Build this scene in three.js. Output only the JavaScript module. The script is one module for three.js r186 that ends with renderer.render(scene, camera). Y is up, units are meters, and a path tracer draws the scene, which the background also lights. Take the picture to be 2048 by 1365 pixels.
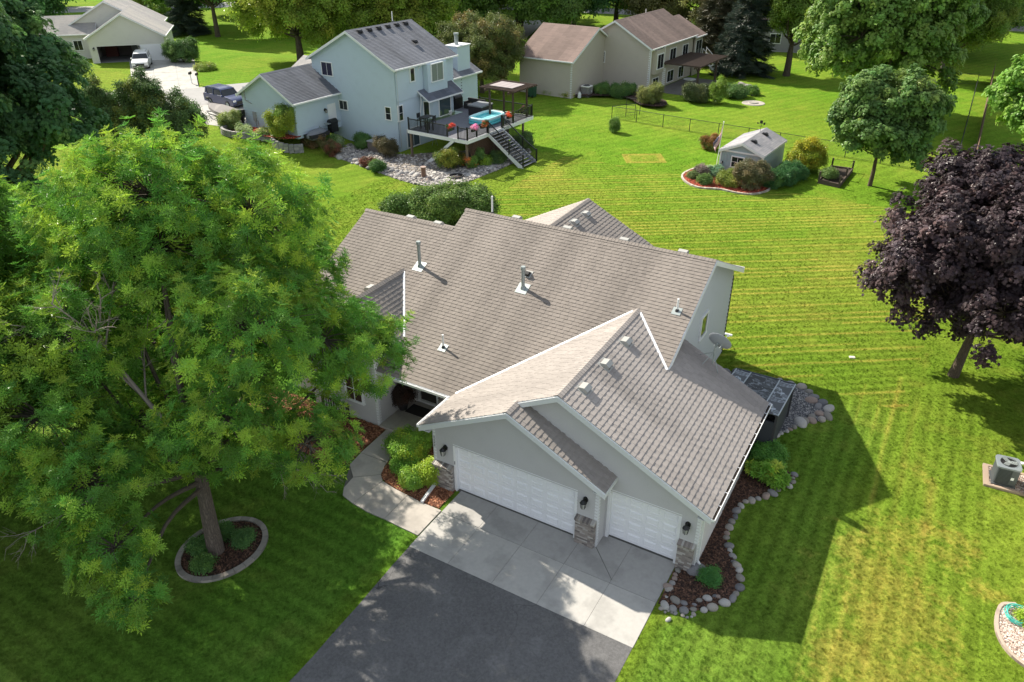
import * as THREE from 'three';
import { mergeGeometries } from 'three/addons/utils/BufferGeometryUtils.js';

// ---------------------------------------------------------------- camera, sky, sun, exposure
const W = 1024, H = 682;
const scene = new THREE.Scene();
const camera = new THREE.PerspectiveCamera(48.45, W / H, 0.5, 900);
{
  const yaw = -0.527, pitch = 0.5268, roll = -0.0044;
  const fwd = new THREE.Vector3(Math.sin(yaw) * Math.cos(pitch), -Math.sin(pitch), -Math.cos(yaw) * Math.cos(pitch));
  const right = new THREE.Vector3(Math.cos(yaw), 0, Math.sin(yaw)), up = new THREE.Vector3().crossVectors(right, fwd);
  const r2 = right.clone().multiplyScalar(Math.cos(roll)).addScaledVector(up, Math.sin(roll));
  const u2 = up.clone().multiplyScalar(Math.cos(roll)).addScaledVector(right, -Math.sin(roll));
  camera.position.set(12.892, 19.404, 18.003);
  camera.quaternion.setFromRotationMatrix(new THREE.Matrix4().makeBasis(r2, u2, fwd.clone().negate()));
}
const SUN = new THREE.Vector3().setFromSphericalCoords(1, (90 - 38.8) * Math.PI / 180, Math.PI + 74.7 * Math.PI / 180);
const skyTex = (() => { // hazy summer sky: pale at the horizon, light blue overhead, a little brighter towards the sun
  const n = 256, m = 128, d = new Float32Array(n * m * 4), v = new THREE.Vector3();
  for (let j = 0; j < m; j++) for (let i = 0; i < n; i++) {
    const el = ((j + 0.5) / m - 0.5) * Math.PI, az = ((i + 0.5) / n - 0.5) * 2 * Math.PI; v.set(Math.cos(el) * Math.cos(az), Math.sin(el), Math.cos(el) * Math.sin(az));
    const h = Math.pow(1 - Math.max(0, v.y), 2.5), g = 0.35 * Math.pow(Math.max(0, v.dot(SUN)), 8), k = (j * n + i) * 4;
    d[k] = 0.285 + 0.23 * h + g; d[k + 1] = 0.33 + 0.21 * h + g; d[k + 2] = 0.405 + 0.17 * h + g * 0.9; d[k + 3] = 1;
  }
  const t = new THREE.DataTexture(d, n, m, THREE.RGBAFormat, THREE.FloatType); t.mapping = THREE.EquirectangularReflectionMapping; t.magFilter = THREE.LinearFilter; t.needsUpdate = true; return t;
})();
scene.background = skyTex; scene.environment = skyTex;
const sun = new THREE.DirectionalLight(new THREE.Color(1, 0.925, 0.8), 5.0);
sun.name = 'sun'; sun.position.copy(SUN).multiplyScalar(120); sun.castShadow = true; sun.shadow.radius = 1;
sun.shadow.mapSize.set(4096, 4096);
Object.assign(sun.shadow.camera, { left: -140, right: 140, top: 140, bottom: -140, near: 1, far: 400 });
scene.add(sun); scene.add(sun.target);
const renderer = new THREE.WebGLRenderer({ antialias: true });
renderer.setSize(W, H); renderer.shadowMap.enabled = true;
renderer.toneMapping = THREE.LinearToneMapping; renderer.toneMappingExposure = 1.84;

// ---------------------------------------------------------------- helpers
let seed = 12345;
const rnd = () => { seed = (seed + 0x6D2B79F5) | 0; let t = Math.imul(seed ^ (seed >>> 15), 1 | seed); t = (t + Math.imul(t ^ (t >>> 7), 61 | t)) ^ t; return ((t ^ (t >>> 14)) >>> 0) / 4294967296; };
const rr = (a, b) => a + (b - a) * rnd(), pick = (a) => a[Math.floor(rnd() * a.length)];
const V = (x, y, z) => new THREE.Vector3(x, y, z);
const S = (t) => { t = Math.min(1, Math.max(0, t)); return t * t * (3 - 2 * t); };
const clamp = (x, a = 0, b = 1) => Math.min(b, Math.max(a, x));
const used = new Map();
function numbered(name) { const n = used.get(name) || 0; used.set(name, n + 1); return n ? `${name}_${String(n).padStart(3, '0')}` : name; }
function tag(o, label, category, group, kind) { o.userData.label = label; o.userData.category = category; if (group) o.userData.group = group; if (kind) o.userData.kind = kind; return o; }
function thing(name, label, category, [x, y, z] = [0, 0, 0], turn = 0, group) {
  const o = new THREE.Group(); o.name = numbered(name); o.position.set(x, y, z); o.rotation.y = turn;
  scene.add(o); return tag(o, label, category, group);
}
function shadows(m) { m.castShadow = m.receiveShadow = true; return m; }
function mesh(name, geo, mat, parent) {
  const m = shadows(new THREE.Mesh(Array.isArray(geo) ? merge(geo) : geo, mat));
  m.name = parent ? name : numbered(name); (parent || scene).add(m); return m;
}
function struct(name, geo, mat, parent) { const m = mesh(name, geo, mat, parent); if (!parent) m.userData.kind = 'structure'; return m; }
function merge(list) {
  const keep = list.map((g) => { const h = g.index ? g.toNonIndexed() : g; for (const k of Object.keys(h.attributes)) if (!['position', 'normal', 'uv', 'color'].includes(k)) h.deleteAttribute(k); return h; });
  const anyColor = keep.some((g) => g.attributes.color);
  for (const g of keep) {
    if (!g.attributes.uv) g.setAttribute('uv', new THREE.BufferAttribute(new Float32Array(g.attributes.position.count * 2), 2));
    if (anyColor && !g.attributes.color) g.setAttribute('color', new THREE.BufferAttribute(new Float32Array(g.attributes.position.count * 3).fill(1), 3));
  }
  return mergeGeometries(keep, false);
}
// uv in metres from the dominant axis of each face
function uvm(g, k = 1) {
  if (g.index) g = g.toNonIndexed();
  const p = g.attributes.position, uv = new Float32Array(p.count * 2), a = V(), b = V(), c = V(), n = V();
  for (let i = 0; i < p.count; i += 3) {
    a.fromBufferAttribute(p, i); b.fromBufferAttribute(p, i + 1); c.fromBufferAttribute(p, i + 2);
    n.subVectors(b, a).cross(c.clone().sub(a)); const x = Math.abs(n.x), y = Math.abs(n.y), z = Math.abs(n.z);
    [a, b, c].forEach((q, j) => { const s = y >= x && y >= z ? [q.x, q.z] : x > z ? [q.z, q.y] : [q.x, q.y]; uv[(i + j) * 2] = s[0] * k; uv[(i + j) * 2 + 1] = s[1] * k; });
  }
  g.setAttribute('uv', new THREE.BufferAttribute(uv, 2)); return g;
}
const box = (x0, x1, y0, y1, z0, z1) => uvm(new THREE.BoxGeometry(x1 - x0, y1 - y0, z1 - z0).translate((x0 + x1) / 2, (y0 + y1) / 2, (z0 + z1) / 2));
const cyl = (x, y0, y1, z, r0, r1 = r0, n = 12) => new THREE.CylinderGeometry(r1, r0, y1 - y0, n).translate(x, (y0 + y1) / 2, z);
const sph = (x, y, z, r, sx = 1, sy = 1, sz = 1) => new THREE.SphereGeometry(r, 12, 8).scale(sx, sy, sz).translate(x, y, z);
const UP = V(0, 1, 0);
function bar(a, b, w, h = w) { // square bar between two points
  a = V(...a); b = V(...b); const d = b.clone().sub(a), L = d.length(); d.normalize();
  let s = V().crossVectors(Math.abs(d.y) > 0.99 ? V(1, 0, 0) : UP, d).normalize(), t = V().crossVectors(d, s);
  return uvm(new THREE.BoxGeometry(w, h, L).applyMatrix4(new THREE.Matrix4().makeBasis(s, t, d)).translate((a.x + b.x) / 2, (a.y + b.y) / 2, (a.z + b.z) / 2));
}
function rod(a, b, r, r1 = r, n = 8) {
  a = V(...a); b = V(...b); const d = b.clone().sub(a), L = d.length();
  const g = new THREE.CylinderGeometry(r1, r, L, n); g.applyQuaternion(new THREE.Quaternion().setFromUnitVectors(UP, d.normalize()));
  return g.translate((a.x + b.x) / 2, (a.y + b.y) / 2, (a.z + b.z) / 2);
}
function pipe(pts, r, n = 8, seg = 24, closed = false) { return new THREE.TubeGeometry(new THREE.CatmullRomCurve3(pts.map((p) => V(...p)), closed), seg, r, n, closed); }
function poly(pts, y0, y1) { // flat prism over (x,z) points
  const s = new THREE.Shape(pts.map(([x, z]) => new THREE.Vector2(x, -z)));
  const g = y1 > y0 ? new THREE.ExtrudeGeometry(s, { depth: y1 - y0, bevelEnabled: false }) : new THREE.ShapeGeometry(s);
  return uvm(g.rotateX(-Math.PI / 2).translate(0, y0, 0));
}
function smooth(pts, n = 6, closed = true) { const c = new THREE.CatmullRomCurve3(pts.map(([x, z]) => V(x, 0, z)), closed, 'catmullrom', 0.5); return c.getPoints(pts.length * n).slice(0, closed ? -1 : undefined).map((p) => [p.x, p.z]); }

// ---- noise and textures
const hash2 = (x, y, s) => { let h = Math.imul(x, 374761393) ^ Math.imul(y, 668265263) ^ Math.imul(s, 1442695041); h = Math.imul(h ^ (h >>> 13), 1274126177); return ((h ^ (h >>> 16)) >>> 0) / 4294967296; };
function vn(x, y, s, per) { // value noise, optional period
  let xi = Math.floor(x), yi = Math.floor(y); const fx = x - xi, fy = y - yi, u = fx * fx * (3 - 2 * fx), v = fy * fy * (3 - 2 * fy);
  let x1 = xi + 1, y1 = yi + 1; if (per) { xi = ((xi % per) + per) % per; yi = ((yi % per) + per) % per; x1 = ((x1 % per) + per) % per; y1 = ((y1 % per) + per) % per; }
  const a = hash2(xi, yi, s), b = hash2(x1, yi, s), c = hash2(xi, y1, s), d = hash2(x1, y1, s);
  return a + (b - a) * u + (c - a) * v + (a - b - c + d) * u * v;
}
function fbm(x, y, s, o = 4, per = 0) { let a = 0.5, t = 0, n = 0; for (let i = 0; i < o; i++) { t += a * vn(x, y, s + i, per); n += a; a *= 0.5; x *= 2; y *= 2; per *= 2; } return t / n; }
const toS = (c) => 255 * (c <= 0.0031308 ? 12.92 * c : 1.055 * Math.pow(c, 1 / 2.4) - 0.055);
const LUT = new Uint8Array(4096); for (let i = 0; i < 4096; i++) LUT[i] = Math.round(clamp(toS(i / 4095), 0, 255));
function tex(n, fn, metres, srgb = true, m = n) { // fn(u,v in 0..1) -> linear rgb (srgb) or grey
  const d = new Uint8Array(n * m * 4), o = [0, 0, 0];
  for (let j = 0; j < m; j++) for (let i = 0; i < n; i++) {
    fn((i + 0.5) / n, (j + 0.5) / m, o); const k = (j * n + i) * 4;
    for (let c = 0; c < 3; c++) d[k + c] = srgb ? LUT[Math.round(clamp(o[c]) * 4095)] : Math.round(clamp(o[c]) * 255);
    d[k + 3] = 255;
  }
  const t = new THREE.DataTexture(d, n, m); t.wrapS = t.wrapT = THREE.RepeatWrapping; t.magFilter = THREE.LinearFilter; t.minFilter = THREE.LinearMipmapLinearFilter; t.generateMipmaps = true;
  if (srgb) t.colorSpace = THREE.SRGBColorSpace; if (metres) t.repeat.set(1 / metres, 1 / metres); t.needsUpdate = true; return t;
}
const matte = (o) => new THREE.MeshPhysicalMaterial({ color: 0xffffff, roughness: 1, specularIntensity: 0.08, ...o });
const grey = (f) => (u, v, o) => { o[0] = o[1] = o[2] = f(u, v); };
const L3 = (r, g, b) => new THREE.Color().setRGB(r, g, b);
const std = (c, rough = 0.8, extra = {}) => new THREE.MeshStandardMaterial({ color: Array.isArray(c) ? L3(...c) : new THREE.Color(c), roughness: rough, metalness: 0, ...extra });
const grainTone = (amp, s, f = 64) => tex(512, (u, v, o) => { const k = 1 - amp + amp * (0.55 * hash2(Math.floor(u * 512), Math.floor(v * 512), s) + 0.8 * fbm(u * f, v * f, s, 3, f) + 0.65 * fbm(u * 4, v * 4, s + 9, 3, 4)); o[0] = o[1] = o[2] = clamp(k); }, 2);
const T = {};
T.grit = grainTone(0.42, 3); T.fine = grainTone(0.16, 7);
T.gritB = tex(512, grey((u, v) => 0.5 * hash2(Math.floor(u * 512), Math.floor(v * 512), 5) + 0.5 * fbm(u * 128, v * 128, 6, 2, 128)), 1.5, false);
T.dirt = tex(512, (u, v, o) => { const f = fbm(u * 6, v * 6, 21, 5, 6), k = 0.9 - 0.28 * S((f - 0.5) * 5) + 0.08 * (hash2(u * 512 | 0, v * 512 | 0, 2) - 0.5); o[0] = k; o[1] = k * 0.985; o[2] = k * 0.96; }, 3.1);
T.wood = tex(512, (u, v, o) => { const k = 0.62 + 0.3 * fbm(u * 4, v * 64, 31, 4, 4) + 0.12 * fbm(u * 16, v * 160, 37, 2, 16); o[0] = o[1] = o[2] = clamp(k); }, 1.2);
T.bark = tex(512, (u, v, o) => { const r = Math.abs(fbm(u * 24, v * 5, 41, 4, 24) - 0.5) * 2, k = 0.35 + 0.75 * r + 0.2 * fbm(u * 40, v * 40, 43, 2, 40); o[0] = k; o[1] = k * 0.96; o[2] = k * 0.9; }, 0);
T.barkB = tex(256, grey((u, v) => Math.abs(fbm(u * 24, v * 5, 41, 4, 24) - 0.5) * 2), 0, false);
// ---------------------------------------------------------------- ground
const hT = (x, z) => 1.5 * S((-34 - x) / 9) * S((z + 68) / 12);
function lawnColor(x, z, o) {
  const big = fbm(x * 0.09 + 40, z * 0.09 + 40, 101, 3), mid = fbm(x * 0.55 + 9, z * 0.55, 105, 3), fine = fbm(x * 8.3, z * 8.3, 111, 3), tiny = hash2(Math.round(x * 43), Math.round(z * 43), 7);
  let k = 0.80 + 0.14 * (mid - 0.5) + 0.45 * (fine - 0.5) + 0.4 * (tiny - 0.5), dry = 0.17 + 0.4 * (big - 0.45) + 0.2 * (mid - 0.5);
  // mowing passes: bent blades, alternating direction
  let st = 0; const wob = 0.16 * (fbm(x * 0.35, z * 0.35, 131, 2) - 0.5);
  if (z < -14 && z > -41 && x > -16 && x < 14.2 - (z + 14) * 0.02) { const q = (x * 0.56 + z * 0.83) / 0.54 + wob * 0.8; const s = Math.sin(q * 2 * Math.PI); st = 0.15 * s; if (vn(Math.floor(q), x * 0.05, 141) > 0.5) dry += 0.42 * Math.max(0, s) * (0.4 + 1.2 * fbm(x * 0.8, z * 0.8, 151, 2)); dry += 0.22 * S((big - 0.35) * 3); }
  else if (x > 8.6 && x < 17.5 && z > -16 && z < 12) { const q = x / 0.56 + wob * 0.6; st = 0.15 * Math.sin(q * 2 * Math.PI); }
  else if (x < 0.3 && x > -24 && z > -4 && z < 16) st = 0.13 * Math.sin((z / 0.62 + wob * 0.6) * 2 * Math.PI);
  else st = 0.07 * Math.sin(((x * 0.9 + z * 0.45) / 1.15 + wob * 1.2) * 2 * Math.PI);
  k *= 1 + st;
  // pale wheel tracks and thin dry turf beside the garage
  const track = (cx, w, z0, z1) => (z > z0 && z < z1) ? Math.max(0, 1 - Math.abs(x - cx - wob) / w) * clamp(0.2 + 1.5 * (fbm(x * 2, z * 0.8, 161, 3) - 0.25)) : 0;
  const tr = Math.max(track(13.66, 0.16, -17, 8), track(15.55, 0.3, -9.5, -2.5), 0.7 * track(13.1, 0.12, -15, -10.5), 0.6 * track(12.35, 0.1, -15.5, -12), 0.35 * track(14.5, 0.2, -20, 4), 0.5 * track(12.9, 0.1, -3, 2));
  dry += 0.55 * tr; k *= 1 + 0.22 * tr;
  const e = Math.hypot((x - 15.2) / 2.0, (z + 2.0) / 4.6), ragged = fbm(x * 0.9, z * 0.9, 171, 4);
  dry += 0.42 * S((1.3 - e - 2.6 * (0.5 - ragged) - 1.2 * (0.5 - fine)) * 1.1) * (0.35 + 0.9 * fine);
  dry += 0.12 * S((ragged - 0.58) * 6);
  // worn square left by a frame in the back yard
  { const c = Math.cos(0.55), s = Math.sin(0.55), px = (x + 9.75) * c - (z + 43.8) * s, pz = (x + 9.75) * s + (z + 43.8) * c; const m = Math.max(Math.abs(px) / 1.75, Math.abs(pz) / 1.35); if (m < 1) dry += 0.5 * S((m - 0.55) * 4) + 0.25 + 0.5 * S((0.25 - Math.hypot(px, pz)) * 6); }
  if (z < -41) dry -= 0.1;
  dry = clamp(dry, -0.1, 1);
  const shadeTint = S((0.8 - x) / 1.5) * S((z + 5) / 3) + 0.6 * S((x - 8.4) / 0.8) * S((14.5 - x) / 3) * S((z + 15) / 4); // greener tint: shade painted into the front lawn and the strip along the garage
  o[0] = k * (0.155 - 0.035 * shadeTint + (0.26 - 0.06 * shadeTint) * dry); o[1] = k * (0.3 - 0.015 * shadeTint + 0.05 * dry); o[2] = k * (0.022 + 0.01 * shadeTint + 0.045 * dry);
}
const grassB = tex(1024, grey((u, v) => 0.45 * fbm(u * 180, v * 180, 61, 2, 180) + 0.55 * hash2(u * 1024 | 0, v * 1024 | 0, 8)), 3.3, false);
const NEAR = [-30, 24, -34, 18], FAR = [-115, 32, -135, 20];
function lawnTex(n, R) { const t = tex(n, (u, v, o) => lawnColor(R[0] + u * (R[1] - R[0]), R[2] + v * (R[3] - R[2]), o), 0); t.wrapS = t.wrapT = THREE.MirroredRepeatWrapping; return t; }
function sheet(R, cell, skip, uvR) {
  const nx = Math.round((R[1] - R[0]) / cell), nz = Math.round((R[3] - R[2]) / cell), p = [], uv = [], idx = [], id = (i, j) => j * (nx + 1) + i;
  for (let j = 0; j <= nz; j++) for (let i = 0; i <= nx; i++) { const x = R[0] + i * cell, z = R[2] + j * cell; p.push(x, hT(x, z), z); uv.push((x - uvR[0]) / (uvR[1] - uvR[0]), (z - uvR[2]) / (uvR[3] - uvR[2])); }
  for (let j = 0; j < nz; j++) for (let i = 0; i < nx; i++) { const x = R[0] + (i + 0.5) * cell, z = R[2] + (j + 0.5) * cell; if (skip && x > skip[0] && x < skip[1] && z > skip[2] && z < skip[3]) continue; idx.push(id(i, j), id(i, j + 1), id(i + 1, j), id(i + 1, j), id(i, j + 1), id(i + 1, j + 1)); }
  const g = new THREE.BufferGeometry(); g.setAttribute('position', new THREE.Float32BufferAttribute(p, 3)); g.setAttribute('uv', new THREE.Float32BufferAttribute(uv, 2)); g.setIndex(idx); g.computeVertexNormals(); return g;
}
function bumpFor(R) { const b = grassB.clone(); b.repeat.set((R[1] - R[0]) / 3.3, (R[3] - R[2]) / 3.3); b.needsUpdate = true; return b; }
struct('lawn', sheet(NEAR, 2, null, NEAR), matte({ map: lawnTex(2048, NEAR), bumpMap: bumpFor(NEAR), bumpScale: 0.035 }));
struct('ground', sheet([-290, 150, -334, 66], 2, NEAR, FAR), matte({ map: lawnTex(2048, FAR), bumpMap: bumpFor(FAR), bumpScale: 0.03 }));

// grass tufts: short blades standing in the turf round the house, and along the paved edges
const inPoly = (x, z, P) => { let c = false; for (let i = 0, j = P.length - 1; i < P.length; j = i++) if ((P[i][1] > z) !== (P[j][1] > z) && x < (P[j][0] - P[i][0]) * (z - P[i][1]) / (P[j][1] - P[i][1]) + P[i][0]) c = !c; return c; };

// ---------------------------------------------------------------- driveway, walk, beds
const concreteMap = tex(1024, (u, v, o) => {
  const f = fbm(u * 5, v * 5, 201, 5, 5), g = fbm(u * 40, v * 40, 207, 3, 40), h = hash2(u * 1024 | 0, v * 1024 | 0, 3);
  let k = 0.47 * (1 - 0.16 * S((f - 0.48) * 5)) * (0.9 + 0.14 * g + 0.1 * (h - 0.5)); if (h > 0.9985) k *= 0.6;
  o[0] = k; o[1] = k * 0.965; o[2] = k * 0.9;
}, 3.7);
const concrete = std([0.92, 0.92, 0.92], 0.88, { map: concreteMap, bumpMap: T.gritB, bumpScale: 0.002 });
const stained = std([0.8, 0.8, 0.81], 0.85, { map: concreteMap, bumpMap: T.gritB, bumpScale: 0.002 });
const asphaltMap = tex(1024, (u, v, o) => { // spans 9 x 9 m
  const h = hash2(u * 1024 | 0, v * 1024 | 0, 13), f = fbm(u * 7, v * 7, 211, 5, 7), g = fbm(u * 150, v * 150, 215, 2, 150);
  let k = 0.116 + 0.03 * (f - 0.5) + 0.05 * (g - 0.5) + 0.05 * (h - 0.5);
  const c1 = Math.abs(fbm(u * 9, v * 9, 219, 4, 9) - 0.5), edge = S((0.09 - u) * 12); // alligator cracks along the left edge
  if (c1 < 0.007 * edge) k *= 0.5;
  const c2 = Math.abs(fbm(u * 3, v * 2.2, 223, 4) - 0.52); if (c2 < 0.0012) k *= 0.75;
  const dust = S((fbm(u * 14, v * 14, 227, 3, 14) - 0.6) * 6) * 0.02; k += dust;
  o[0] = k; o[1] = k * 0.98; o[2] = k * 0.98;
}, 0);
asphaltMap.wrapS = asphaltMap.wrapT = THREE.RepeatWrapping;
{
  const g = new THREE.PlaneGeometry(8.3, 28, 8, 28).rotateX(-Math.PI / 2).translate(4.28, 0.008, 3.23 + 14);
  const p = g.attributes.position, uv = g.attributes.uv; for (let i = 0; i < p.count; i++) { if (p.getX(i) < 0.2) p.setX(i, 0.13 + 0.035 * (p.getZ(i) - 3.2) + 0.05 * (vn(p.getZ(i) * 1.3, 2, 5) - 0.5) * (p.getZ(i) > 3.5 ? 1 : 0)); uv.setXY(i, (p.getX(i) - 0.1) / 9, (p.getZ(i) - 3.2) / 9); }
  struct('asphalt_driveway', g, std([1, 1, 1], 0.9, { map: asphaltMap, bumpMap: T.gritB, bumpScale: 0.006 }));
}
{
  const apron = struct('concrete_apron', poly([[0.13, -0.1], [5.66, -0.1], [5.66, -0.7], [8.45, -0.7], [8.45, 3.225], [0.13, 3.225]], -0.1, 0.004), std([0.12, 0.115, 0.105], 0.95));
  const xs = [0.12, 1.74, 3.46, 5.15, 6.82, 8.44], g = 0.005;
  for (let i = 0; i < 5; i++) for (const [z0, z1] of [[i < 3 ? -0.06 : -0.66, 1.28], [1.28, 3.235]]) {
    let a = xs[i] + g, b = xs[i + 1] - g, y = 0.012 + 0.004 * rnd();
    if (i === 3 && z0 < 0) { // cut round the brick pier, cracked from corner to corner
      mesh('slab', poly([[a, -0.02], [5.70, -0.02], [6.79, 1.09], [b, 1.15], [b, z1 - g], [a, z1 - g]], 0.002, y), stained, apron);
      mesh('slab', poly([[5.715, -0.04], [5.71, -0.66], [b, -0.66], [b, 1.09]], 0.002, y + 0.001), stained, apron); continue;
    }
    mesh('slab', poly([[a, z0 + g], [b, z0 + g], [b, z1 - g], [a, z1 - g]], 0.002, y), z0 < 0 ? stained : concrete, apron);
  }
}
const walkMat = std([0.95, 0.9, 0.86], 0.9, { map: concreteMap, bumpMap: T.gritB, bumpScale: 0.002 });
{
  const walk = struct('front_walk', poly([[0.09, 1.24], [-1.5, 1.18], [-2.8, 1.03], [-3.3, 0.3], [-3.55, -0.5], [-3.55, -1.7], [-4.7, -1.7], [-4.6, 0.8], [-3.9, 2.0], [-3.0, 2.5], [0.09, 2.6]], -0.08, 0.006), std([0.14, 0.13, 0.12], 0.95));
  const P = [[[0.09, 1.22], [-0.83, 1.23], [-1.48, 1.17], [-1.45, 2.62], [-0.6, 2.66], [0.09, 2.68]], [[-1.49, 1.17], [-2.13, 1.12], [-2.8, 1.0], [-2.98, 2.55], [-2.25, 2.63], [-1.46, 2.62]], [[-2.81, 1.0], [-3.1, 0.74], [-3.94, 1.4], [-3.85, 2.05], [-3.6, 2.4], [-2.99, 2.55]], [[-3.11, 0.73], [-3.31, 0.24], [-3.36, 0.04], [-4.66, 0.08], [-4.57, 0.86], [-3.95, 1.39]], [[-3.36, 0.03], [-3.42, -0.3], [-3.59, -0.55], [-3.6, -1.7], [-4.74, -1.7], [-4.67, 0.07]]];
  for (const q of P) { const cx = q.reduce((s, p) => s + p[0], 0) / q.length, cz = q.reduce((s, p) => s + p[1], 0) / q.length; mesh('slab', poly(q.map(([x, z]) => [cx + (x - cx) * 0.994, cz + (z - cz) * 0.994]), 0.004, 0.045), walkMat, walk); }
}
const mulchTex = (r, g, b, s) => tex(512, (u, v, o) => { const a = fbm(u * 70, v * 70, s, 2, 70), c = hash2(u * 512 | 0, v * 512 | 0, s), k = 0.25 + 1.1 * a + 0.35 * (c - 0.5); o[0] = r * k; o[1] = g * k; o[2] = b * k; }, 2.4);
const chipMats = { bark: [[0.34, 0.14, 0.07], [0.22, 0.085, 0.045], [0.42, 0.2, 0.11]], dark: [[0.10, 0.05, 0.032], [0.06, 0.033, 0.024], [0.16, 0.085, 0.055]], red: [[0.42, 0.08, 0.04], [0.3, 0.055, 0.03], [0.5, 0.13, 0.07]], stone: [[0.32, 0.29, 0.26], [0.5, 0.46, 0.42], [0.16, 0.15, 0.15]], gravel: [[0.14, 0.14, 0.15], [0.08, 0.082, 0.09], [0.3, 0.29, 0.28]], pink: [[0.5, 0.4, 0.34], [0.34, 0.25, 0.21], [0.6, 0.53, 0.48]] };
const chipGeo = { chip: new THREE.BoxGeometry(0.075, 0.014, 0.028), pebble: new THREE.IcosahedronGeometry(0.03, 0).scale(1.2, 0.7, 1) };
const bedMats = {};
function bed(name, pts, y, kind, density, shape = 'chip', scale = 1, parent) {
  const c = chipMats[kind]; bedMats[kind] = bedMats[kind] || std([1, 1, 1], 0.97, { map: mulchTex(...c[1].map((x) => x * 0.85), 301 + name.length), bumpMap: T.gritB, bumpScale: 0.02 });
  const b = struct(name, poly(pts, y - 0.02, y), bedMats[kind], parent);
  let x0 = 1e9, x1 = -1e9, z0 = 1e9, z1 = -1e9; for (const [x, z] of pts) { x0 = Math.min(x0, x); x1 = Math.max(x1, x); z0 = Math.min(z0, z); z1 = Math.max(z1, z); }
  const n = Math.round((x1 - x0) * (z1 - z0) * density), M = [], col = [], q = new THREE.Quaternion(), e = new THREE.Euler();
  for (let i = 0; i < n; i++) { const x = rr(x0, x1), z = rr(z0, z1); if (!inPoly(x, z, pts)) continue; e.set(rr(-0.5, 0.5), rr(0, 6.3), rr(-0.5, 0.5)); const s = scale * rr(0.6, 1.5); M.push(new THREE.Matrix4().compose(V(x, y + 0.006 + 0.01 * rnd(), z), q.setFromEuler(e), V(s, s, s))); const k = pick(c), j = rr(0.75, 1.3); col.push(L3(k[0] * j, k[1] * j, k[2] * j)); }
  if (M.length) instanced(shape === 'chip' ? 'mulch_chips' : 'pebbles', chipGeo[shape], std([1, 1, 1], 0.95), M, col, b);
  return b;
}
function instanced(name, geo, mat, M, col, parent) {
  const im = shadows(new THREE.InstancedMesh(geo, mat, M.length)); im.name = name; im.userData.kind = 'stuff';
  M.forEach((m, i) => { im.setMatrixAt(i, m); if (col) im.setColorAt(i, col[i]); }); parent.add(im); return im;
}
const bedWalk = smooth([[-0.06, 1.16], [-0.83, 1.2], [-1.48, 1.13], [-2.13, 1.08], [-2.78, 0.95], [-3.08, 0.7], [-3.28, 0.2], [-3.36, -0.3], [-3.5, -0.9], [-3.5, -1.66]], 3, false).concat([[-1.0, -1.66], [-1.0, 0.0], [-0.06, -0.02]]);
bed('entry_bed', bedWalk, 0.03, 'bark', 420, 'chip');
bed('window_bed', [[-4.78, -1.72], [-4.72, 0.1], [-4.65, 0.9], [-5.6, 1.3], [-7.4, 1.1], [-9.8, 0.9], [-11.5, 0.6], [-11.5, -1.72]], 0.03, 'bark', 260, 'chip');
const edgeA = [[8.5, 1.28], [9.28, 1.16], [10.0, 0.62], [10.48, -0.1], [10.5, -1.03], [10.2, -1.57], [9.66, -2.4], [9.48, -3.1], [9.52, -3.96], [9.58, -4.7], [10.05, -5.28], [10.6, -6.17], [10.92, -6.73], [10.86, -7.23], [10.35, -7.45], [9.45, -8.1]];
const edgeB = [[9.3, -8.5], [9.35, -8.9], [9.79, -9.66], [10.21, -10.57], [10.71, -11.16], [11.23, -11.67], [11.28, -12.4], [10.78, -12.95], [10.23, -13.5], [9.4, -13.75], [8.0, -13.3], [6.6, -13.4]];
bed('side_bed', smooth(edgeA, 3, false).concat([[8.95, -8.1], [8.95, -0.6], [8.5, -0.6]]), 0.03, 'dark', 380, 'chip');
bed('gravel_bed', smooth(edgeB, 3, false).concat([[5.66, -13.4], [5.66, -7.6], [8.95, -7.6], [8.95, -8.12], [9.4, -8.12]]), 0.03, 'gravel', 700, 'pebble', 1.15);
// ring of kerb stones round the ash tree
const ring = (cx, cz, a, b, rot, n) => Array.from({ length: n }, (_, i) => { const t = i / n * 2 * Math.PI, x = a * Math.cos(t), z = b * Math.sin(t); return [cx + x * Math.cos(rot) - z * Math.sin(rot), cz + x * Math.sin(rot) + z * Math.cos(rot)]; });
bed('tree_bed', ring(-5.4, 6.55, 1.18, 1.42, 0.15, 40), 0.05, 'dark', 420, 'chip');
{
  const kerb = thing('landscape_kerb', 'pale concrete kerb ring around the foot of the ash tree', 'kerb', [-5.4, 0, 6.55], -0.15);
  const N = 26, tones = [std([0.36, 0.33, 0.3], 0.92, { map: T.dirt }), std([0.42, 0.385, 0.35], 0.92, { map: T.dirt }), std([0.31, 0.29, 0.265], 0.92, { map: T.dirt })];
  for (let i = 0; i < N; i++) {
    const t0 = (i + 0.02) / N * 6.2832, t1 = (i + 0.98) / N * 6.2832, P = []; for (let k = 0; k <= 3; k++) { const t = t0 + (t1 - t0) * k / 3; P.push([1.36 * Math.cos(t), 1.6 * Math.sin(t)]); } for (let k = 3; k >= 0; k--) { const t = t0 + (t1 - t0) * k / 3; P.push([1.17 * Math.cos(t), 1.41 * Math.sin(t)]); }
    mesh('kerb_stone', poly(P, -0.02, 0.1 + 0.008 * rnd()), pick(tones), kerb);
  }
}
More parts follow.
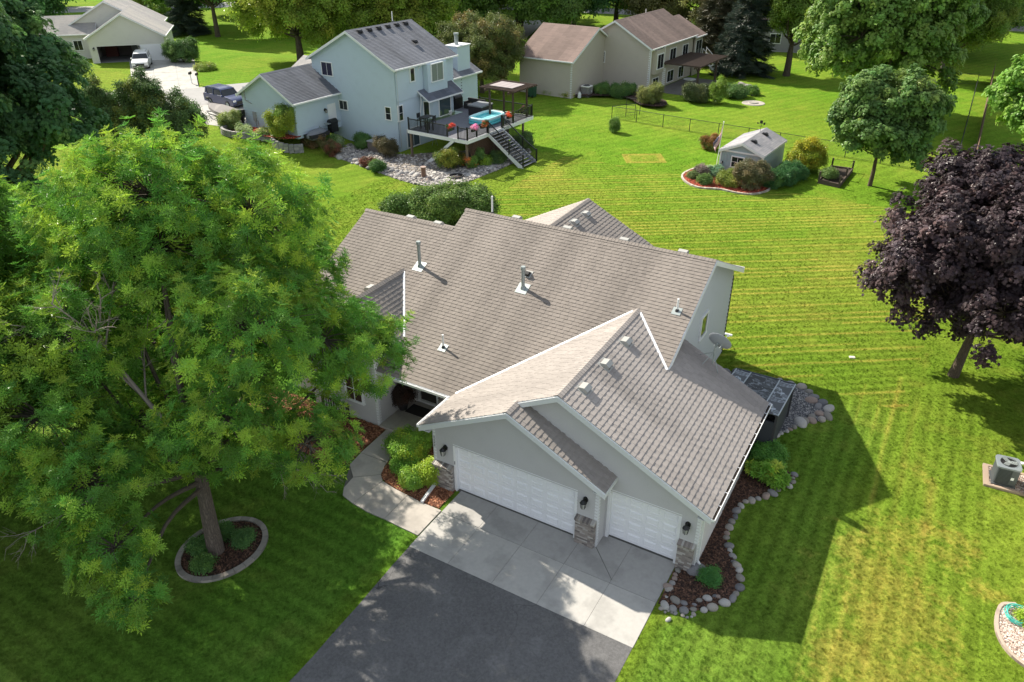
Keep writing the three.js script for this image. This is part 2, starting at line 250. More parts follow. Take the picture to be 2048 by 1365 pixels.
// ---- field stones
const stoneMap = tex(256, (u, v, o) => { const k = 0.75 + 0.35 * fbm(u * 8, v * 8, 401, 4, 8) + 0.2 * (hash2(u * 256 | 0, v * 256 | 0, 4) - 0.5); o[0] = o[1] = o[2] = clamp(k); }, 0);
const stoneMats = [[0.29, 0.28, 0.27], [0.22, 0.215, 0.22], [0.35, 0.32, 0.285], [0.15, 0.15, 0.16], [0.31, 0.24, 0.205], [0.42, 0.405, 0.385], [0.24, 0.225, 0.2]].map((c) => std(c, 0.85, { map: stoneMap, bumpMap: T.gritB, bumpScale: 0.004 }));
const stoneGeos = Array.from({ length: 6 }, (_, k) => {
  const g = new THREE.IcosahedronGeometry(1, 3), p = g.attributes.position, ax = V(rr(-1, 1), rr(-0.4, 0.4), rr(-1, 1)).normalize();
  for (let i = 0; i < p.count; i++) { const v = V().fromBufferAttribute(p, i), f = 1 + 0.2 * (fbm(v.x * 1.3 + k * 7 + 5, v.y * 1.3 + v.z * 1.1 + 5, 411, 3) - 0.5) - 0.18 * Math.max(0, v.dot(ax)) ** 2; v.multiplyScalar(f); p.setXYZ(i, v.x, v.y, v.z); }
  g.deleteAttribute('normal'); g.deleteAttribute('uv'); const m = uvm(g); m.computeVertexNormals();
  const n = m.attributes.normal, q = m.attributes.position; for (let i = 0; i < q.count; i++) { const v = V().fromBufferAttribute(q, i).normalize(), w = V().fromBufferAttribute(n, i).lerp(v, 0.75).normalize(); n.setXYZ(i, w.x, w.y, w.z); } return m;
});
function stone(x, z, r, label, group, mats = stoneMats, y = 0) {
  const m = mesh('field_stone', pick(stoneGeos), pick(mats)); r *= 0.88; m.position.set(x, y + r * 0.2, z); m.rotation.set(rr(-0.25, 0.25), rr(0, 6.3), rr(-0.25, 0.25)); m.scale.set(r * rr(0.95, 1.35), r * rr(0.62, 0.85), r * rr(0.8, 1.1)); tag(m, label, 'stone', group); return m;
}
function stoneRow(path, r0, r1, label, group, off = 0.04, mats) {
  const c = new THREE.CatmullRomCurve3(path.map(([x, z]) => V(x, 0, z))), L = c.getLength(); let s = 0;
  while (s < L) { const r = rr(r0, r1), u = Math.min(1, (s + r) / L), p = c.getPointAt(u); stone(p.x + rr(-off, off), p.z + rr(-off, off), r, label, group, mats); s += 2.05 * r; }
}
const gA = 'stones edging the mulch bed', lA = 'rounded grey field stone edging the mulch bed beside the garage';
stoneRow(edgeA.slice(0, 6), 0.12, 0.2, lA, gA); stoneRow(edgeA.slice(5, 14), 0.1, 0.19, lA, gA);
stoneRow([[8.6, 0.95], [9.2, 0.88], [9.7, 0.5], [10.12, 0.0]], 0.08, 0.17, lA, gA, 0.08);
stoneRow([[8.56, 1.45], [9.1, 1.42], [9.7, 1.15]], 0.05, 0.1, lA, gA, 0.08);
stoneRow([[8.57, 0.75], [8.6, 0.1], [8.64, -0.4]], 0.08, 0.15, lA, gA, 0.05);
stoneRow([[10.6, -6.5], [10.5, -7.0], [10.2, -7.3]], 0.13, 0.19, lA, gA, 0.05);
{ const b = stone(9.12, -0.62, 0.34, 'large flat grey boulder at the foot of the garage corner', undefined, [stoneMats[1]]); b.name = 'boulder'; b.scale.y = 0.24; stone(8.57, 0.5, 0.17, 'single pinkish field stone at the edge of the concrete apron', undefined, [stoneMats[4]]).name = 'pink_stone'; stone(9.0, 1.72, 0.1, 'lone pale stone lying loose on the lawn by the bed corner', undefined, [stoneMats[5]]).name = 'loose_stone'; }
const gB = 'boulders edging the gravel bed', lB = 'rounded field stone edging the dark gravel bed behind the garage';
stoneRow(edgeB.slice(0, 4), 0.11, 0.18, lB, gB); stoneRow(edgeB.slice(3, 12), 0.18, 0.3, lB, gB, 0.06);
stoneRow([[10.35, -10.9], [10.9, -11.75], [10.85, -12.4], [10.3, -12.95]], 0.16, 0.28, lB, gB, 0.08);
stoneRow([[5.75, -13.3], [6.4, -13.25]], 0.18, 0.25, lB, gB, 0.05);
// grass: short tufts standing in the turf near the house
{
  const P = []; for (let i = 0; i < 10; i++) { const a = i * 0.63 + rr(-0.2, 0.2), r = rr(0.0, 0.05), x = Math.cos(a) * r, z = Math.sin(a) * r, b = rr(0, 6.28), w = 0.006, h = rr(0.03, 0.055), l = rr(0.01, 0.035); P.push(x - Math.cos(b) * w, 0, z - Math.sin(b) * w, x + Math.cos(b) * w, 0, z + Math.sin(b) * w, x + Math.cos(a) * l, h, z + Math.sin(a) * l); }
  const g = tris(P), Ms = [], cs = [], c = [0, 0, 0], q = new THREE.Quaternion(), keep = [edgeA.concat([[9.0, -8.1], [9.0, -0.6]]), edgeB.concat([[5.6, -13.4], [5.6, -7.6], [9, -7.6]]), bedWalk, ring(-5.4, 6.55, 1.38, 1.62, 0.15, 30), [[-4.78, -1.8], [-4.65, 0.9], [-5.6, 1.3], [-7.4, 1.1], [-11.5, 0.6], [-11.5, -1.8]], [[0.09, 1.2], [-2.8, 1.0], [-3.6, -0.6], [-3.6, -1.8], [-4.75, -1.8], [-4.6, 0.86], [-3.9, 2.0], [-3.0, 2.56], [0.12, 2.7]], [[0.12, 3.22], [8.44, 3.22], [8.44, 30], [1.1, 30]], [[-11, -15], [6, -15], [6, -8], [9, -8], [9, 0], [8.45, 0], [8.45, 3.23], [0.12, 3.23], [0, 0], [-1, 0], [-5, -1.7], [-11, -1.7]], [[-7, -14.9], [2, -14.9], [2, -16.5], [-7, -16.5]], [[17.2, -11.7], [18.7, -11.7], [18.7, -10.2], [17.2, -10.2]], [[17.8, -4.3], [19, -4.3], [19, -1.7], [18, -2.2]]];
  for (let i = 0; i < 260000; i++) {
    const z = 13 - 75 * Math.pow(rnd(), 1.3), x = z > -16 ? rr(-16, 18.6) : rr(-26, 18.6); if (rnd() < S((-z - 12) / 46)) continue; if (keep.some((k) => inPoly(x, z, k))) continue;
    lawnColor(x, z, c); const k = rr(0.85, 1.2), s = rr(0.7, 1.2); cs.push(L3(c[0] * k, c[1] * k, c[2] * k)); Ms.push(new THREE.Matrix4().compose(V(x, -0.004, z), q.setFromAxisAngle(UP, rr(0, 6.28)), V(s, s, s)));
  }
  tag(instanced('grass', g, matte({ side: THREE.DoubleSide }), Ms, cs, scene), 'short mown grass blades covering the lawn round the house', 'grass');
}
// ---------------------------------------------------------------- building kit
const CAM = camera.position;
const M = {
  trim: std([0.72, 0.73, 0.74], 0.6, { map: T.fine }), white: std([0.84, 0.845, 0.85], 0.5, { map: T.fine }), door: std([0.87, 0.875, 0.89], 0.55, { map: T.fine }), siding: std([0.53, 0.52, 0.515], 0.65, { map: T.fine }), core: std([0.47, 0.465, 0.46], 0.8),
  dark: std([0.03, 0.03, 0.032], 0.6), black: std([0.012, 0.012, 0.013], 0.45), galv: std([0.38, 0.43, 0.43], 0.5, { metalness: 0.3, map: T.dirt }), ventm: std([0.42, 0.42, 0.4], 0.6, { map: T.dirt }), pvc: std([0.8, 0.8, 0.79], 0.5), glass: std([0.02, 0.024, 0.026], 0.06), soil: std([0.05, 0.035, 0.025], 0.95),
  lampglass: std([0.45, 0.45, 0.42], 0.2),
};
function prism(pts, a, b, plane = 'z') { // closed outline, (x,y) extruded in z or (z,y) extruded in x
  const s = new THREE.Shape(pts.map(([x, y]) => new THREE.Vector2(plane === 'z' ? x : -x, y)));
  let g = new THREE.ExtrudeGeometry(s, { depth: Math.abs(b - a), bevelEnabled: false });
  if (plane === 'z') g.translate(0, 0, Math.min(a, b)); else g.rotateY(Math.PI / 2).translate(Math.min(a, b), 0, 0);
  return uvm(g);
}
function prismHoles(pts, holes, z0, z1) {
  const s = new THREE.Shape(pts.map(([x, y]) => new THREE.Vector2(x, y)));
  for (const [a, b, c, d] of holes) s.holes.push(new THREE.Path([V2(a, c), V2(a, d), V2(b, d), V2(b, c)]));
  return uvm(new THREE.ExtrudeGeometry(s, { depth: z1 - z0, bevelEnabled: false }).translate(0, 0, z0));
}
const V2 = (x, y) => new THREE.Vector2(x, y);
function tris(P, uvs) { const g = new THREE.BufferGeometry(); g.setAttribute('position', new THREE.Float32BufferAttribute(P, 3)); if (uvs) g.setAttribute('uv', new THREE.Float32BufferAttribute(uvs, 2)); g.computeVertexNormals(); return g; }
// a wall standing in local x (along) / y (up), outer face at local z = 0, lap boards in front of it
function rangeAt(pts, y) { const xs = []; for (let i = 0; i < pts.length; i++) { const [x0, y0] = pts[i], [x1, y1] = pts[(i + 1) % pts.length]; if ((y0 <= y) !== (y1 <= y)) xs.push(x0 + (x1 - x0) * (y - y0) / (y1 - y0)); } return xs.length > 1 ? [Math.min(...xs), Math.max(...xs)] : null; }
function boardGeo(l0, r0, l1, r1, y0, y1, d0 = 0.026, d1 = 0.004) {
  const A = [l0, y0, d0], B = [r0, y0, d0], C = [r1, y1, d1], D = [l1, y1, d1], a = [l0, y0, 0], b = [r0, y0, 0], c = [r1, y1, 0], e = [l1, y1, 0];
  const q = (p, s, t, u) => [...p, ...s, ...t, ...p, ...t, ...u];
  const P = [...q(A, B, C, D), ...q(a, b, B, A), ...q(e, a, A, D), ...q(B, b, c, C)];
  const g = tris(P); const uv = new Float32Array(P.length / 3 * 2); for (let i = 0; i < P.length / 3; i++) { uv[i * 2] = P[i * 3]; uv[i * 2 + 1] = P[i * 3 + 1]; } g.setAttribute('uv', new THREE.BufferAttribute(uv, 2)); return g;
}
function wall(parent, name, at, turn, pts, opt = {}) {
  const { holes = [], mat = M.siding, core = M.core, lap = 0.135, each = false, thick = 0.14, skipBelow = [] } = opt;
  const w = mesh(name, prismHoles(pts, holes, -thick, 0), core, parent); w.position.set(...at); w.rotation.y = turn;
  const ys = pts.map((p) => p[1]), y0 = Math.min(...ys), y1 = Math.max(...ys), list = [];
  for (let y = y0; y < y1 - 0.02; y += lap) {
    const t = Math.min(y + lap, y1 - 0.001), a = rangeAt(pts, y + 0.001), b = rangeAt(pts, t - 0.001); if (!a || !b) continue;
    let seg = [[a[0], a[1]]]; const my = (y + t) / 2;
    for (const [h0, h1, k0, k1] of holes.concat(skipBelow)) if (my > k0 && my < k1) seg = seg.flatMap(([s, e]) => { const o = []; if (h0 > s) o.push([s, Math.min(e, h0)]); if (h1 < e) o.push([Math.max(s, h1), e]); return h0 >= e || h1 <= s ? [[s, e]] : o; });
    for (const [s, e] of seg) { if (e - s < 0.02) continue; list.push(boardGeo(s, e, Math.max(s, b[0]), Math.min(e, b[1]), y, t, lap > 0.15 ? 0.06 : 0.042)); }
  }
  if (each) for (const g of list) mesh('siding_board', g, mat, w);
  else if (list.length) { const m = mesh('siding_boards', list, mat, w); m.userData.kind = 'stuff'; }
  return w;
}
function windowAt(parent, at, turn, w, h, opt = {}) { // centred at local origin, facing local +z
  const { cols = 1, rows = 1, frame = 0.08, mat = M.white, glass = M.glass, bars = 0.03, depth = 0.05 } = opt;
  const fr = mesh('window', [box(-w / 2, w / 2, h / 2 - frame, h / 2, -0.07, depth), box(-w / 2 - 0.02, w / 2 + 0.02, -h / 2, -h / 2 + frame, -0.07, depth + 0.015), box(-w / 2, -w / 2 + frame, -h / 2 + frame, h / 2 - frame, -0.07, depth - 0.002), box(w / 2 - frame, w / 2, -h / 2 + frame, h / 2 - frame, -0.07, depth - 0.002)], mat, parent);
  fr.position.set(at[0] + 0.035 * Math.sin(turn), at[1], at[2] + 0.035 * Math.cos(turn)); fr.rotation.y = turn; const iw = w - 2 * frame, ih = h - 2 * frame;
  for (let i = 0; i < cols; i++) for (let j = 0; j < rows; j++) mesh('pane', box(-iw / 2 + iw * i / cols + 0.004, -iw / 2 + iw * (i + 1) / cols - 0.004, -ih / 2 + ih * j / rows + 0.004, -ih / 2 + ih * (j + 1) / rows - 0.004, 0.008, 0.02), glass, fr);
  const mb = []; for (let i = 1; i < cols; i++) mb.push(box(-iw / 2 + iw * i / cols - bars / 2, -iw / 2 + iw * i / cols + bars / 2, -ih / 2, ih / 2, 0.005, 0.036)); for (let j = 1; j < rows; j++) mb.push(box(-iw / 2, iw / 2, -ih / 2 + ih * j / rows - bars / 2, -ih / 2 + ih * j / rows + bars / 2, 0.005, 0.034));
  if (mb.length) mesh('glazing_bar', mb, mat, fr); return fr;
}
// shingled slope: O eave corner, s along the eave, t up the slope (unit vectors), right-handed so that s x t points out of the roof
const TAB = { E: 0.2, w: 0.33 };
const shingleTones = (base, n = 6, amp = 0.16, sd = 3) => { const o = []; for (let i = 0; i < n; i++) { const k = 1 + amp * ((i / (n - 1)) * 2 - 1), w = ((i * 7) % n) / n - 0.5; o.push([base[0] * k * (1 + 0.06 * w), base[1] * k, base[2] * k * (1 - 0.08 * w)]); } return o; };
const pending = [];
function slope(parent, name, O, s, t, Ls, Lt, opt = {}) {
  const { tones, coarse = false, deck = M.trim, thick = 0.08, E = TAB.E, tw = TAB.w, single = 0, patch = 1 } = opt;
  O = V(...O); s = V(...s).normalize(); t = V(...t).normalize(); let n = V().crossVectors(s, t); if (n.y < 0) { O = O.clone().addScaledVector(s, Ls); s = s.negate(); n = V().crossVectors(s, t); }
  const basis = new THREE.Matrix4().makeBasis(s, t, n).setPosition(O);
  const d = mesh(name, uvm(new THREE.BoxGeometry(Ls, Lt, thick).translate(Ls / 2, Lt / 2, -thick / 2 - 0.001)).applyMatrix4(basis), deck, parent);
  const P = [], C = [], U = [], rows = Math.ceil((Lt - 0.01) / E), off = rnd() * 9, sd = Math.floor(rnd() * 999);
  const tone = (a, b) => { const f = fbm(a * 1.1 + off, b * 0.12, sd, 3), g = hash2(Math.round(a * 31), Math.round(b * 17), sd); return tones[clamp(Math.floor((0.5 + patch * (f - 0.5) * 1.6 + 0.34 * (g - 0.5)) * tones.length), 0, tones.length - 1)]; };
  const add = (arr, a0, a1, b0, b1, h0, h1, col) => {
    const q = (...c) => { for (const i of [0, 1, 2, 0, 2, 3]) arr.push(...c[i]); };
    q([a0, b0, h0], [a1, b0, h0], [a1, b1, h1], [a0, b1, h1]); q([a0, b0, -0.001], [a1, b0, -0.001], [a1, b0, h0], [a0, b0, h0]); q([a0, b1, -0.001], [a0, b0, -0.001], [a0, b0, h0], [a0, b1, h1]); q([a1, b0, -0.001], [a1, b1, -0.001], [a1, b1, h1], [a1, b0, h0]);
    if (col) for (let i = 0; i < 24; i++) { C.push(...col); U.push(0, 0); }
  };
  for (let r = 0; r < rows; r++) {
    const b0 = r * E + (coarse ? 0 : rr(-0.004, 0.004)), b1 = Math.min(r * E + E + 0.02, Lt); let a = coarse ? 0 : -0.1 * rnd(), thick = rnd() < 0.5;
    while (a < Ls) { // laminated shingles: thick and thin tabs take turns
      const wt = coarse ? tw : rr(0.12, 0.2), a0 = Math.max(0, a), a1 = Math.min(Ls, a + wt), h0 = coarse ? 0.026 : thick ? 0.025 : 0.017, h1 = 0.003; a += wt; thick = !thick; if (a1 - a0 < 0.02) continue;
      const col = tone(a0, b0);
      if (single && a0 > 0 && a1 < Ls && b1 - b0 > E && V((a0 + a1) / 2, b0, 0).applyMatrix4(basis).distanceTo(CAM) < single) { pending.push({ d, basis, a0, b0, w: a1 - a0, h0, col }); continue; }
      add(P, a0, a1, b0, b1, h0, h1, col);
    }
  }
  const g = tris(P); g.setAttribute('color', new THREE.Float32BufferAttribute(C, 3));
  const uv = new Float32Array(P.length / 3 * 2); for (let i = 0; i < P.length / 3; i++) { uv[2 * i] = P[3 * i]; uv[2 * i + 1] = P[3 * i + 1]; } g.setAttribute('uv', new THREE.BufferAttribute(uv, 2)); g.applyMatrix4(basis);
  const f = mesh('shingle_courses', g, shingleMat, d); f.userData.kind = 'stuff'; d.userData.field = null; return { deck: d, field: f, basis, tones };
}
const shingleMat = std([1, 1, 1], 0.92, { vertexColors: true, map: T.grit });
function ridgeCaps(parent, a, b, col, drop = 0.45) { // bent cap shingles along a ridge
  a = V(...a); b = V(...b); const d = b.clone().sub(a), L = d.length(), n = Math.max(1, Math.round(L / 0.15)); d.normalize(); const side = V().crossVectors(UP, d).normalize(), W = 0.15;
  const mk = (k) => { const P = []; const top = [0, 0.03, 0], l = [-W, 0.012 - W * drop + 0.012, 0], r = [W, 0.012 - W * drop + 0.012, 0], e = 0.2, q = (p, s, t, u) => P.push(...p, ...s, ...t, ...p, ...t, ...u), z = (p, dz, dy) => [p[0], p[1] + dy, p[2] + dz]; q(z(l, 0, 0.008), z(top, 0, 0.008), z(top, e, -0.004), z(l, e, -0.004)); q(z(top, 0, 0.008), z(r, 0, 0.008), z(r, e, -0.004), z(top, e, -0.004)); q(z(l, 0, -0.01), z(top, 0, -0.01), z(top, 0, 0.008), z(l, 0, 0.008)); q(z(top, 0, -0.01), z(r, 0, -0.01), z(r, 0, 0.008), z(top, 0, 0.008)); return uvm(tris(P)); };
  const g = mk(0), mats = col.map((c) => std(c, 0.92, { map: T.grit })), bas = new THREE.Matrix4().makeBasis(side, UP, d), q = new THREE.Quaternion().setFromRotationMatrix(bas);
  for (let i = 0; i < n; i++) { const m = mesh('ridge_cap', g, pick(mats), parent); m.position.copy(a).addScaledVector(d, i * L / n); m.quaternion.copy(q); }
}
function gutter(parent, a, b, out, grit = true) { // open U trough, out = outward horizontal unit vector
  a = V(...a); b = V(...b); const o = V(...out); if (V().crossVectors(o, UP).dot(b.clone().sub(a)) < 0) [a, b] = [b, a]; const L = a.distanceTo(b), d = b.clone().sub(a).normalize();
  const bas = new THREE.Matrix4().makeBasis(o, UP, d).setPosition(a) , B = (x0, x1, y0, y1, z0 = 0, z1 = L) => { const g = box(x0, x1, y0, y1, z0, z1).applyMatrix4(bas); return g; };
  const m = mesh('gutter', [B(0, 0.006, -0.1, 0.01), B(0, 0.115, -0.104, -0.098), B(0.115, 0.122, -0.1, 0.004), B(0.108, 0.13, 0.004, 0.012), B(0, 0.122, -0.1, 0.006, 0, 0.006), B(0, 0.122, -0.1, 0.006, L - 0.006, L)], M.white, parent);
  const n = Math.max(2, Math.round(L / 0.75)), st = []; for (let i = 1; i < n; i++) st.push(B(0.006, 0.115, -0.004, 0.002, i * L / n - 0.012, i * L / n + 0.012)); mesh('gutter_strap', st, M.white, m); if (grit) mesh('gutter_grit', B(0.007, 0.113, -0.097, -0.09), M.soil, m); return m;
}
function boxVent(parent, at, turn, pitch, mat = M.ventm) { // low slant-back roof vent, local +z down the slope
  const g = new THREE.Group(); g.name = 'roof_vent'; parent.add(g); g.position.set(...at); g.rotation.set(0, turn, 0); const i = new THREE.Object3D(); 
  const body = [prism([[-0.16, 0], [0.2, 0], [0.2, 0.13], [0.02, 0.17], [-0.16, 0.06]], -0.19, 0.19, 'x'), prism([[-0.24, 0], [0.28, 0], [0.28, 0.012], [-0.24, 0.012]], -0.26, 0.26, 'x')].map((q) => q.rotateX(Math.atan(pitch)));
  const b = mesh('vent_hood', body[0], mat, g); mesh('vent_flange', body[1], mat, g); mesh('vent_opening', prism([[0.19, 0.02], [0.203, 0.02], [0.203, 0.11], [0.19, 0.11]], -0.17, 0.17, 'x').rotateX(Math.atan(pitch)), M.dark, g); return g;
}
function flue(parent, at, h, r, pitch) { // galvanised flue pipe with cap and cone flashing
  const g = new THREE.Group(); g.name = 'flue'; parent.add(g); g.position.set(...at);
  mesh('pipe', cyl(0, -0.1, h, 0, r), M.galv, g); mesh('cap', [cyl(0, h - 0.02, h + 0.07, 0, r * 1.35, r * 1.35, 16), cyl(0, h + 0.07, h + 0.13, 0, r * 1.5, r * 1.3, 16)], M.galv, g); mesh('collar', cyl(0, 0.06, 0.1, 0, r * 1.4, r * 1.2), M.galv, g); mesh('cone', cyl(0, -0.06, 0.08, 0, r * 1.8, r * 1.1), M.galv, g);
  mesh('flashing', box(-0.26, 0.26, 0.012, 0.02, -0.24, 0.3).rotateX(Math.atan(pitch)), M.galv, g); return g;
}
function pvcPipe(parent, at, h, pitch) {
  const g = new THREE.Group(); g.name = 'plumbing_vent'; parent.add(g); g.position.set(...at); mesh('pipe', cyl(0, -0.05, h, 0, 0.042), M.pvc, g); mesh('boot', cyl(0, -0.05, 0.09, 0, 0.1, 0.05), M.dark, g); mesh('flashing', box(-0.18, 0.18, 0.014, 0.021, -0.16, 0.2).rotateX(Math.atan(pitch)), M.galv, g); return g;
}
const lampSet = (parent, at, turn = 0, k = 1) => { // carriage lantern on a wall plate, facing local +z
  const g = new THREE.Group(); g.name = 'wall_lamp'; parent.add(g); g.position.set(...at); g.rotation.y = turn; g.scale.setScalar(k);
  mesh('back_plate', new THREE.CylinderGeometry(0.075, 0.085, 0.03, 16).scale(1, 1, 1.35).rotateX(Math.PI / 2).translate(0, 0.14, 0.03), M.black, g); mesh('arm', pipe([[0, 0.16, 0.03], [0, 0.26, 0.1], [0, 0.24, 0.18]], 0.014), M.black, g);
  mesh('cap', new THREE.CylinderGeometry(0.03, 0.115, 0.1, 6).translate(0, 0.19, 0.18), M.black, g); mesh('glass', new THREE.CylinderGeometry(0.085, 0.062, 0.2, 6).translate(0, 0.04, 0.18), M.lampglass, g);
  const c = []; for (let i = 0; i < 6; i++) { const a = i / 6 * 6.283; c.push(rod([0.09 * Math.sin(a), 0.14, 0.18 + 0.09 * Math.cos(a)], [0.066 * Math.sin(a), -0.06, 0.18 + 0.066 * Math.cos(a)], 0.008)); } mesh('cage', c, M.black, g); mesh('base', new THREE.CylinderGeometry(0.07, 0.03, 0.03, 6).translate(0, -0.07, 0.18), M.black, g); return g;
};
const brickMats = [[0.38, 0.34, 0.31], [0.29, 0.255, 0.235], [0.48, 0.45, 0.42], [0.2, 0.18, 0.17], [0.33, 0.29, 0.27], [0.55, 0.53, 0.5]].map((c) => std(c, 0.9, { map: T.dirt, bumpMap: T.gritB, bumpScale: 0.003 }));
function pier(parent, x0, x1, zf, depth, h, side) { // brick veneer pier, front at zf+depth
  const w = mesh('brick_pier', box(x0 + 0.008, x1 - 0.008, -0.05, h, zf, zf + depth - 0.01), std([0.3, 0.285, 0.27], 0.95), parent), bh = 0.067, n = Math.floor(h / bh), bl = 0.2;
  const gb = (l) => uvm(new THREE.BoxGeometry(l, bh - 0.011, 0.09)); const cache = {};
  for (let r = 0; r < n; r++) { let x = x0 - (r % 2) * bl / 2; while (x < x1 - 0.02) { const a = Math.max(x, x0), b = Math.min(x + bl, x1), l = Math.round((b - a - 0.01) * 100) / 100; x += bl; if (l < 0.03) continue; cache[l] = cache[l] || gb(l); const m = mesh('brick', cache[l], pick(brickMats), w); m.position.set((a + b) / 2, r * bh + bh / 2 - 0.02, zf + depth - 0.045 + rr(-0.004, 0.004)); } }
  if (side) for (let r = 0; r < n; r++) { const m = mesh('brick', cache.side = cache.side || uvm(new THREE.BoxGeometry(0.09, bh - 0.011, depth - 0.02)), pick(brickMats), w); m.position.set(side > 0 ? x1 - 0.04 : x0 + 0.04, r * bh + bh / 2 - 0.02, zf + depth / 2 - 0.03); }
  const k = Math.round((x1 - x0 + 0.04) / 0.075); for (let i = 0; i < k; i++) { const m = mesh('brick', cache.cap = cache.cap || uvm(new THREE.BoxGeometry(0.062, 0.1, depth + 0.07)), pick(brickMats), w); m.position.set(x0 - 0.02 + (i + 0.5) * (x1 - x0 + 0.04) / k, h + 0.0, zf + depth / 2 + 0.012); m.rotation.x = 0.28; }
  return w;
}
function garageDoor(parent, x0, x1, z, h, cols, rows) {
  const d = mesh('garage_door', box(x0, x1, 0.02, h, z - 0.05, z), M.door, parent), sh = (h - 0.02) / rows;
  const cw = (x1 - x0) / cols, pw = cw * 0.76, ph = sh * 0.56, b = 0.035;
  const P = []; { const q = (p, s, t, u) => P.push(...p, ...s, ...t, ...p, ...t, ...u), o = [[-pw / 2, -ph / 2, 0], [pw / 2, -ph / 2, 0], [pw / 2, ph / 2, 0], [-pw / 2, ph / 2, 0]], i1 = o.map(([x, y]) => [x * (1 - b * 1.2 / pw), y * (1 - b * 1.2 / ph), 0.024]), i2 = o.map(([x, y]) => [x * (1 - b * 2.2 / pw), y * (1 - b * 2.2 / ph), 0.006]), i3 = o.map(([x, y]) => [x * (1 - b * 3.4 / pw), y * (1 - b * 3.4 / ph), 0.024]); for (let i = 0; i < 4; i++) { const j = (i + 1) % 4; q(o[i], o[j], i1[j], i1[i]); q(i1[i], i1[j], i2[j], i2[i]); q(i2[i], i2[j], i3[j], i3[i]); } q(...i3); }
  const pg = uvm(tris(P));
  for (let r = 0; r < rows; r++) { mesh('door_section', box(x0 + 0.004, x1 - 0.004, 0.024 + r * sh, 0.02 + (r + 1) * sh - 0.008, z, z + 0.012), M.door, d); for (let c = 0; c < cols; c++) { const m = mesh('panel', pg, M.door, d); m.position.set(x0 + (c + 0.5) * cw, 0.02 + (r + 0.5) * sh, z + 0.012); } }
  mesh('bottom_seal', box(x0, x1, 0.0, 0.022, z - 0.04, z + 0.01), M.black, d); return d;
}
// ---------------------------------------------------------------- the house with the three-car garage
const house = thing('ranch_house', 'grey sided house with brown shingle roofs and white three-car garage', 'house');
const P_ = 0.508, PM = 0.502, hyp = (p) => Math.hypot(1, p);
const tonesMain = shingleTones([0.238, 0.2, 0.168], 7, 0.17), tonesGar = shingleTones([0.325, 0.282, 0.247], 7, 0.16), tonesBack = shingleTones([0.24, 0.212, 0.19], 6, 0.14);
const near = 25.6; // metres: shingles closer than this are pieces of their own
const XA = 2.3885, YA = 4.7232, XB = 3.928, YB = 5.5055, YE2 = 2.7333, ZR = -0.316, ZF = 0.376, XL = -1.32, XR1 = 6.097, XR2 = 9.385, ZB = -7.56;
const gsl = [];
gsl.push(slope(house, 'roof_slope', [XL, 2.839, -7.6], [0, 0, 1], [1, P_, 0], 7.6 + ZR, (XB - XL) * hyp(P_), { tones: tonesGar }));
gsl.push(slope(house, 'roof_slope', [XL, 2.839, ZR], [0, 0, 1], [1, P_, 0], ZF - ZR, (XA - XL) * hyp(P_), { tones: tonesGar, single: near }));
gsl.push(slope(house, 'roof_slope', [XR1, 2.839, -0.6], [0, 0, 1], [-1, P_, 0], ZF + 0.6, (XR1 - XA) * hyp(P_), { tones: tonesGar, single: near }));
gsl.push(slope(house, 'roof_slope', [XR2, YE2, ZB], [0, 0, 1], [-1, P_, 0], ZR - ZB, (XR2 - XB) * hyp(P_), { tones: tonesGar, single: near }));
// main roof: long front slope, high part and lower left part, back slopes
const YM = 6.932, ZM = -10.138, X1 = -5.897, X2 = 6.006, ZE = -1.842, YE = YM - PM * (ZE - ZM), ZL = -8.996, YL = YM - PM * (ZL - ZM), X0 = -11.0;
slope(house, 'roof_slope', [X1, YE, ZE], [1, 0, 0], [0, PM, -1], X2 - X1, (ZE - ZM) * hyp(PM), { tones: tonesMain, patch: 0.75, E: 0.17 });
slope(house, 'roof_slope', [X0, YE, ZE], [1, 0, 0], [0, PM, -1], X1 - X0, (ZE - ZL) * hyp(PM), { tones: tonesMain, patch: 0.75, E: 0.17 });
slope(house, 'roof_slope', [X1, YM - 0.465 * 5.36, ZM - 5.36], [1, 0, 0], [0, 0.465, 1], X2 - X1, 5.36 * hyp(0.465), { tones: tonesMain });
slope(house, 'roof_slope', [X0, YL - 0.465 * 5.5, ZL - 5.5], [1, 0, 0], [0, 0.465, 1], X1 - X0, 5.5 * hyp(0.465), { tones: tonesMain });
// wing with a steeper gable over the bedroom window
const XW = -6.95, YW = 5.09, PW = 0.707;
slope(house, 'roof_slope', [XW + 2.15, YW - PW * 2.15, -6.6], [0, 0, 1], [-1, PW, 0], 5.2, 2.15 * hyp(PW), { tones: tonesBack });
slope(house, 'roof_slope', [XW - 2.15, YW - PW * 2.15, -6.6], [0, 0, 1], [1, PW, 0], 5.2, 2.15 * hyp(PW), { tones: tonesBack });
// rear wing gable
const XK = -2.6, YK = 6.0;
slope(house, 'roof_slope', [XK + 4.4, YK - 0.5 * 4.4, -16.6], [0, 0, 1], [-1, 0.5, 0], 4.7, 4.4 * hyp(0.5), { tones: tonesBack });
slope(house, 'roof_slope', [XK - 4.4, YK - 0.5 * 4.4, -16.6], [0, 0, 1], [1, 0.5, 0], 4.7, 4.4 * hyp(0.5), { tones: shingleTones([0.34, 0.3, 0.27], 6, 0.14) });
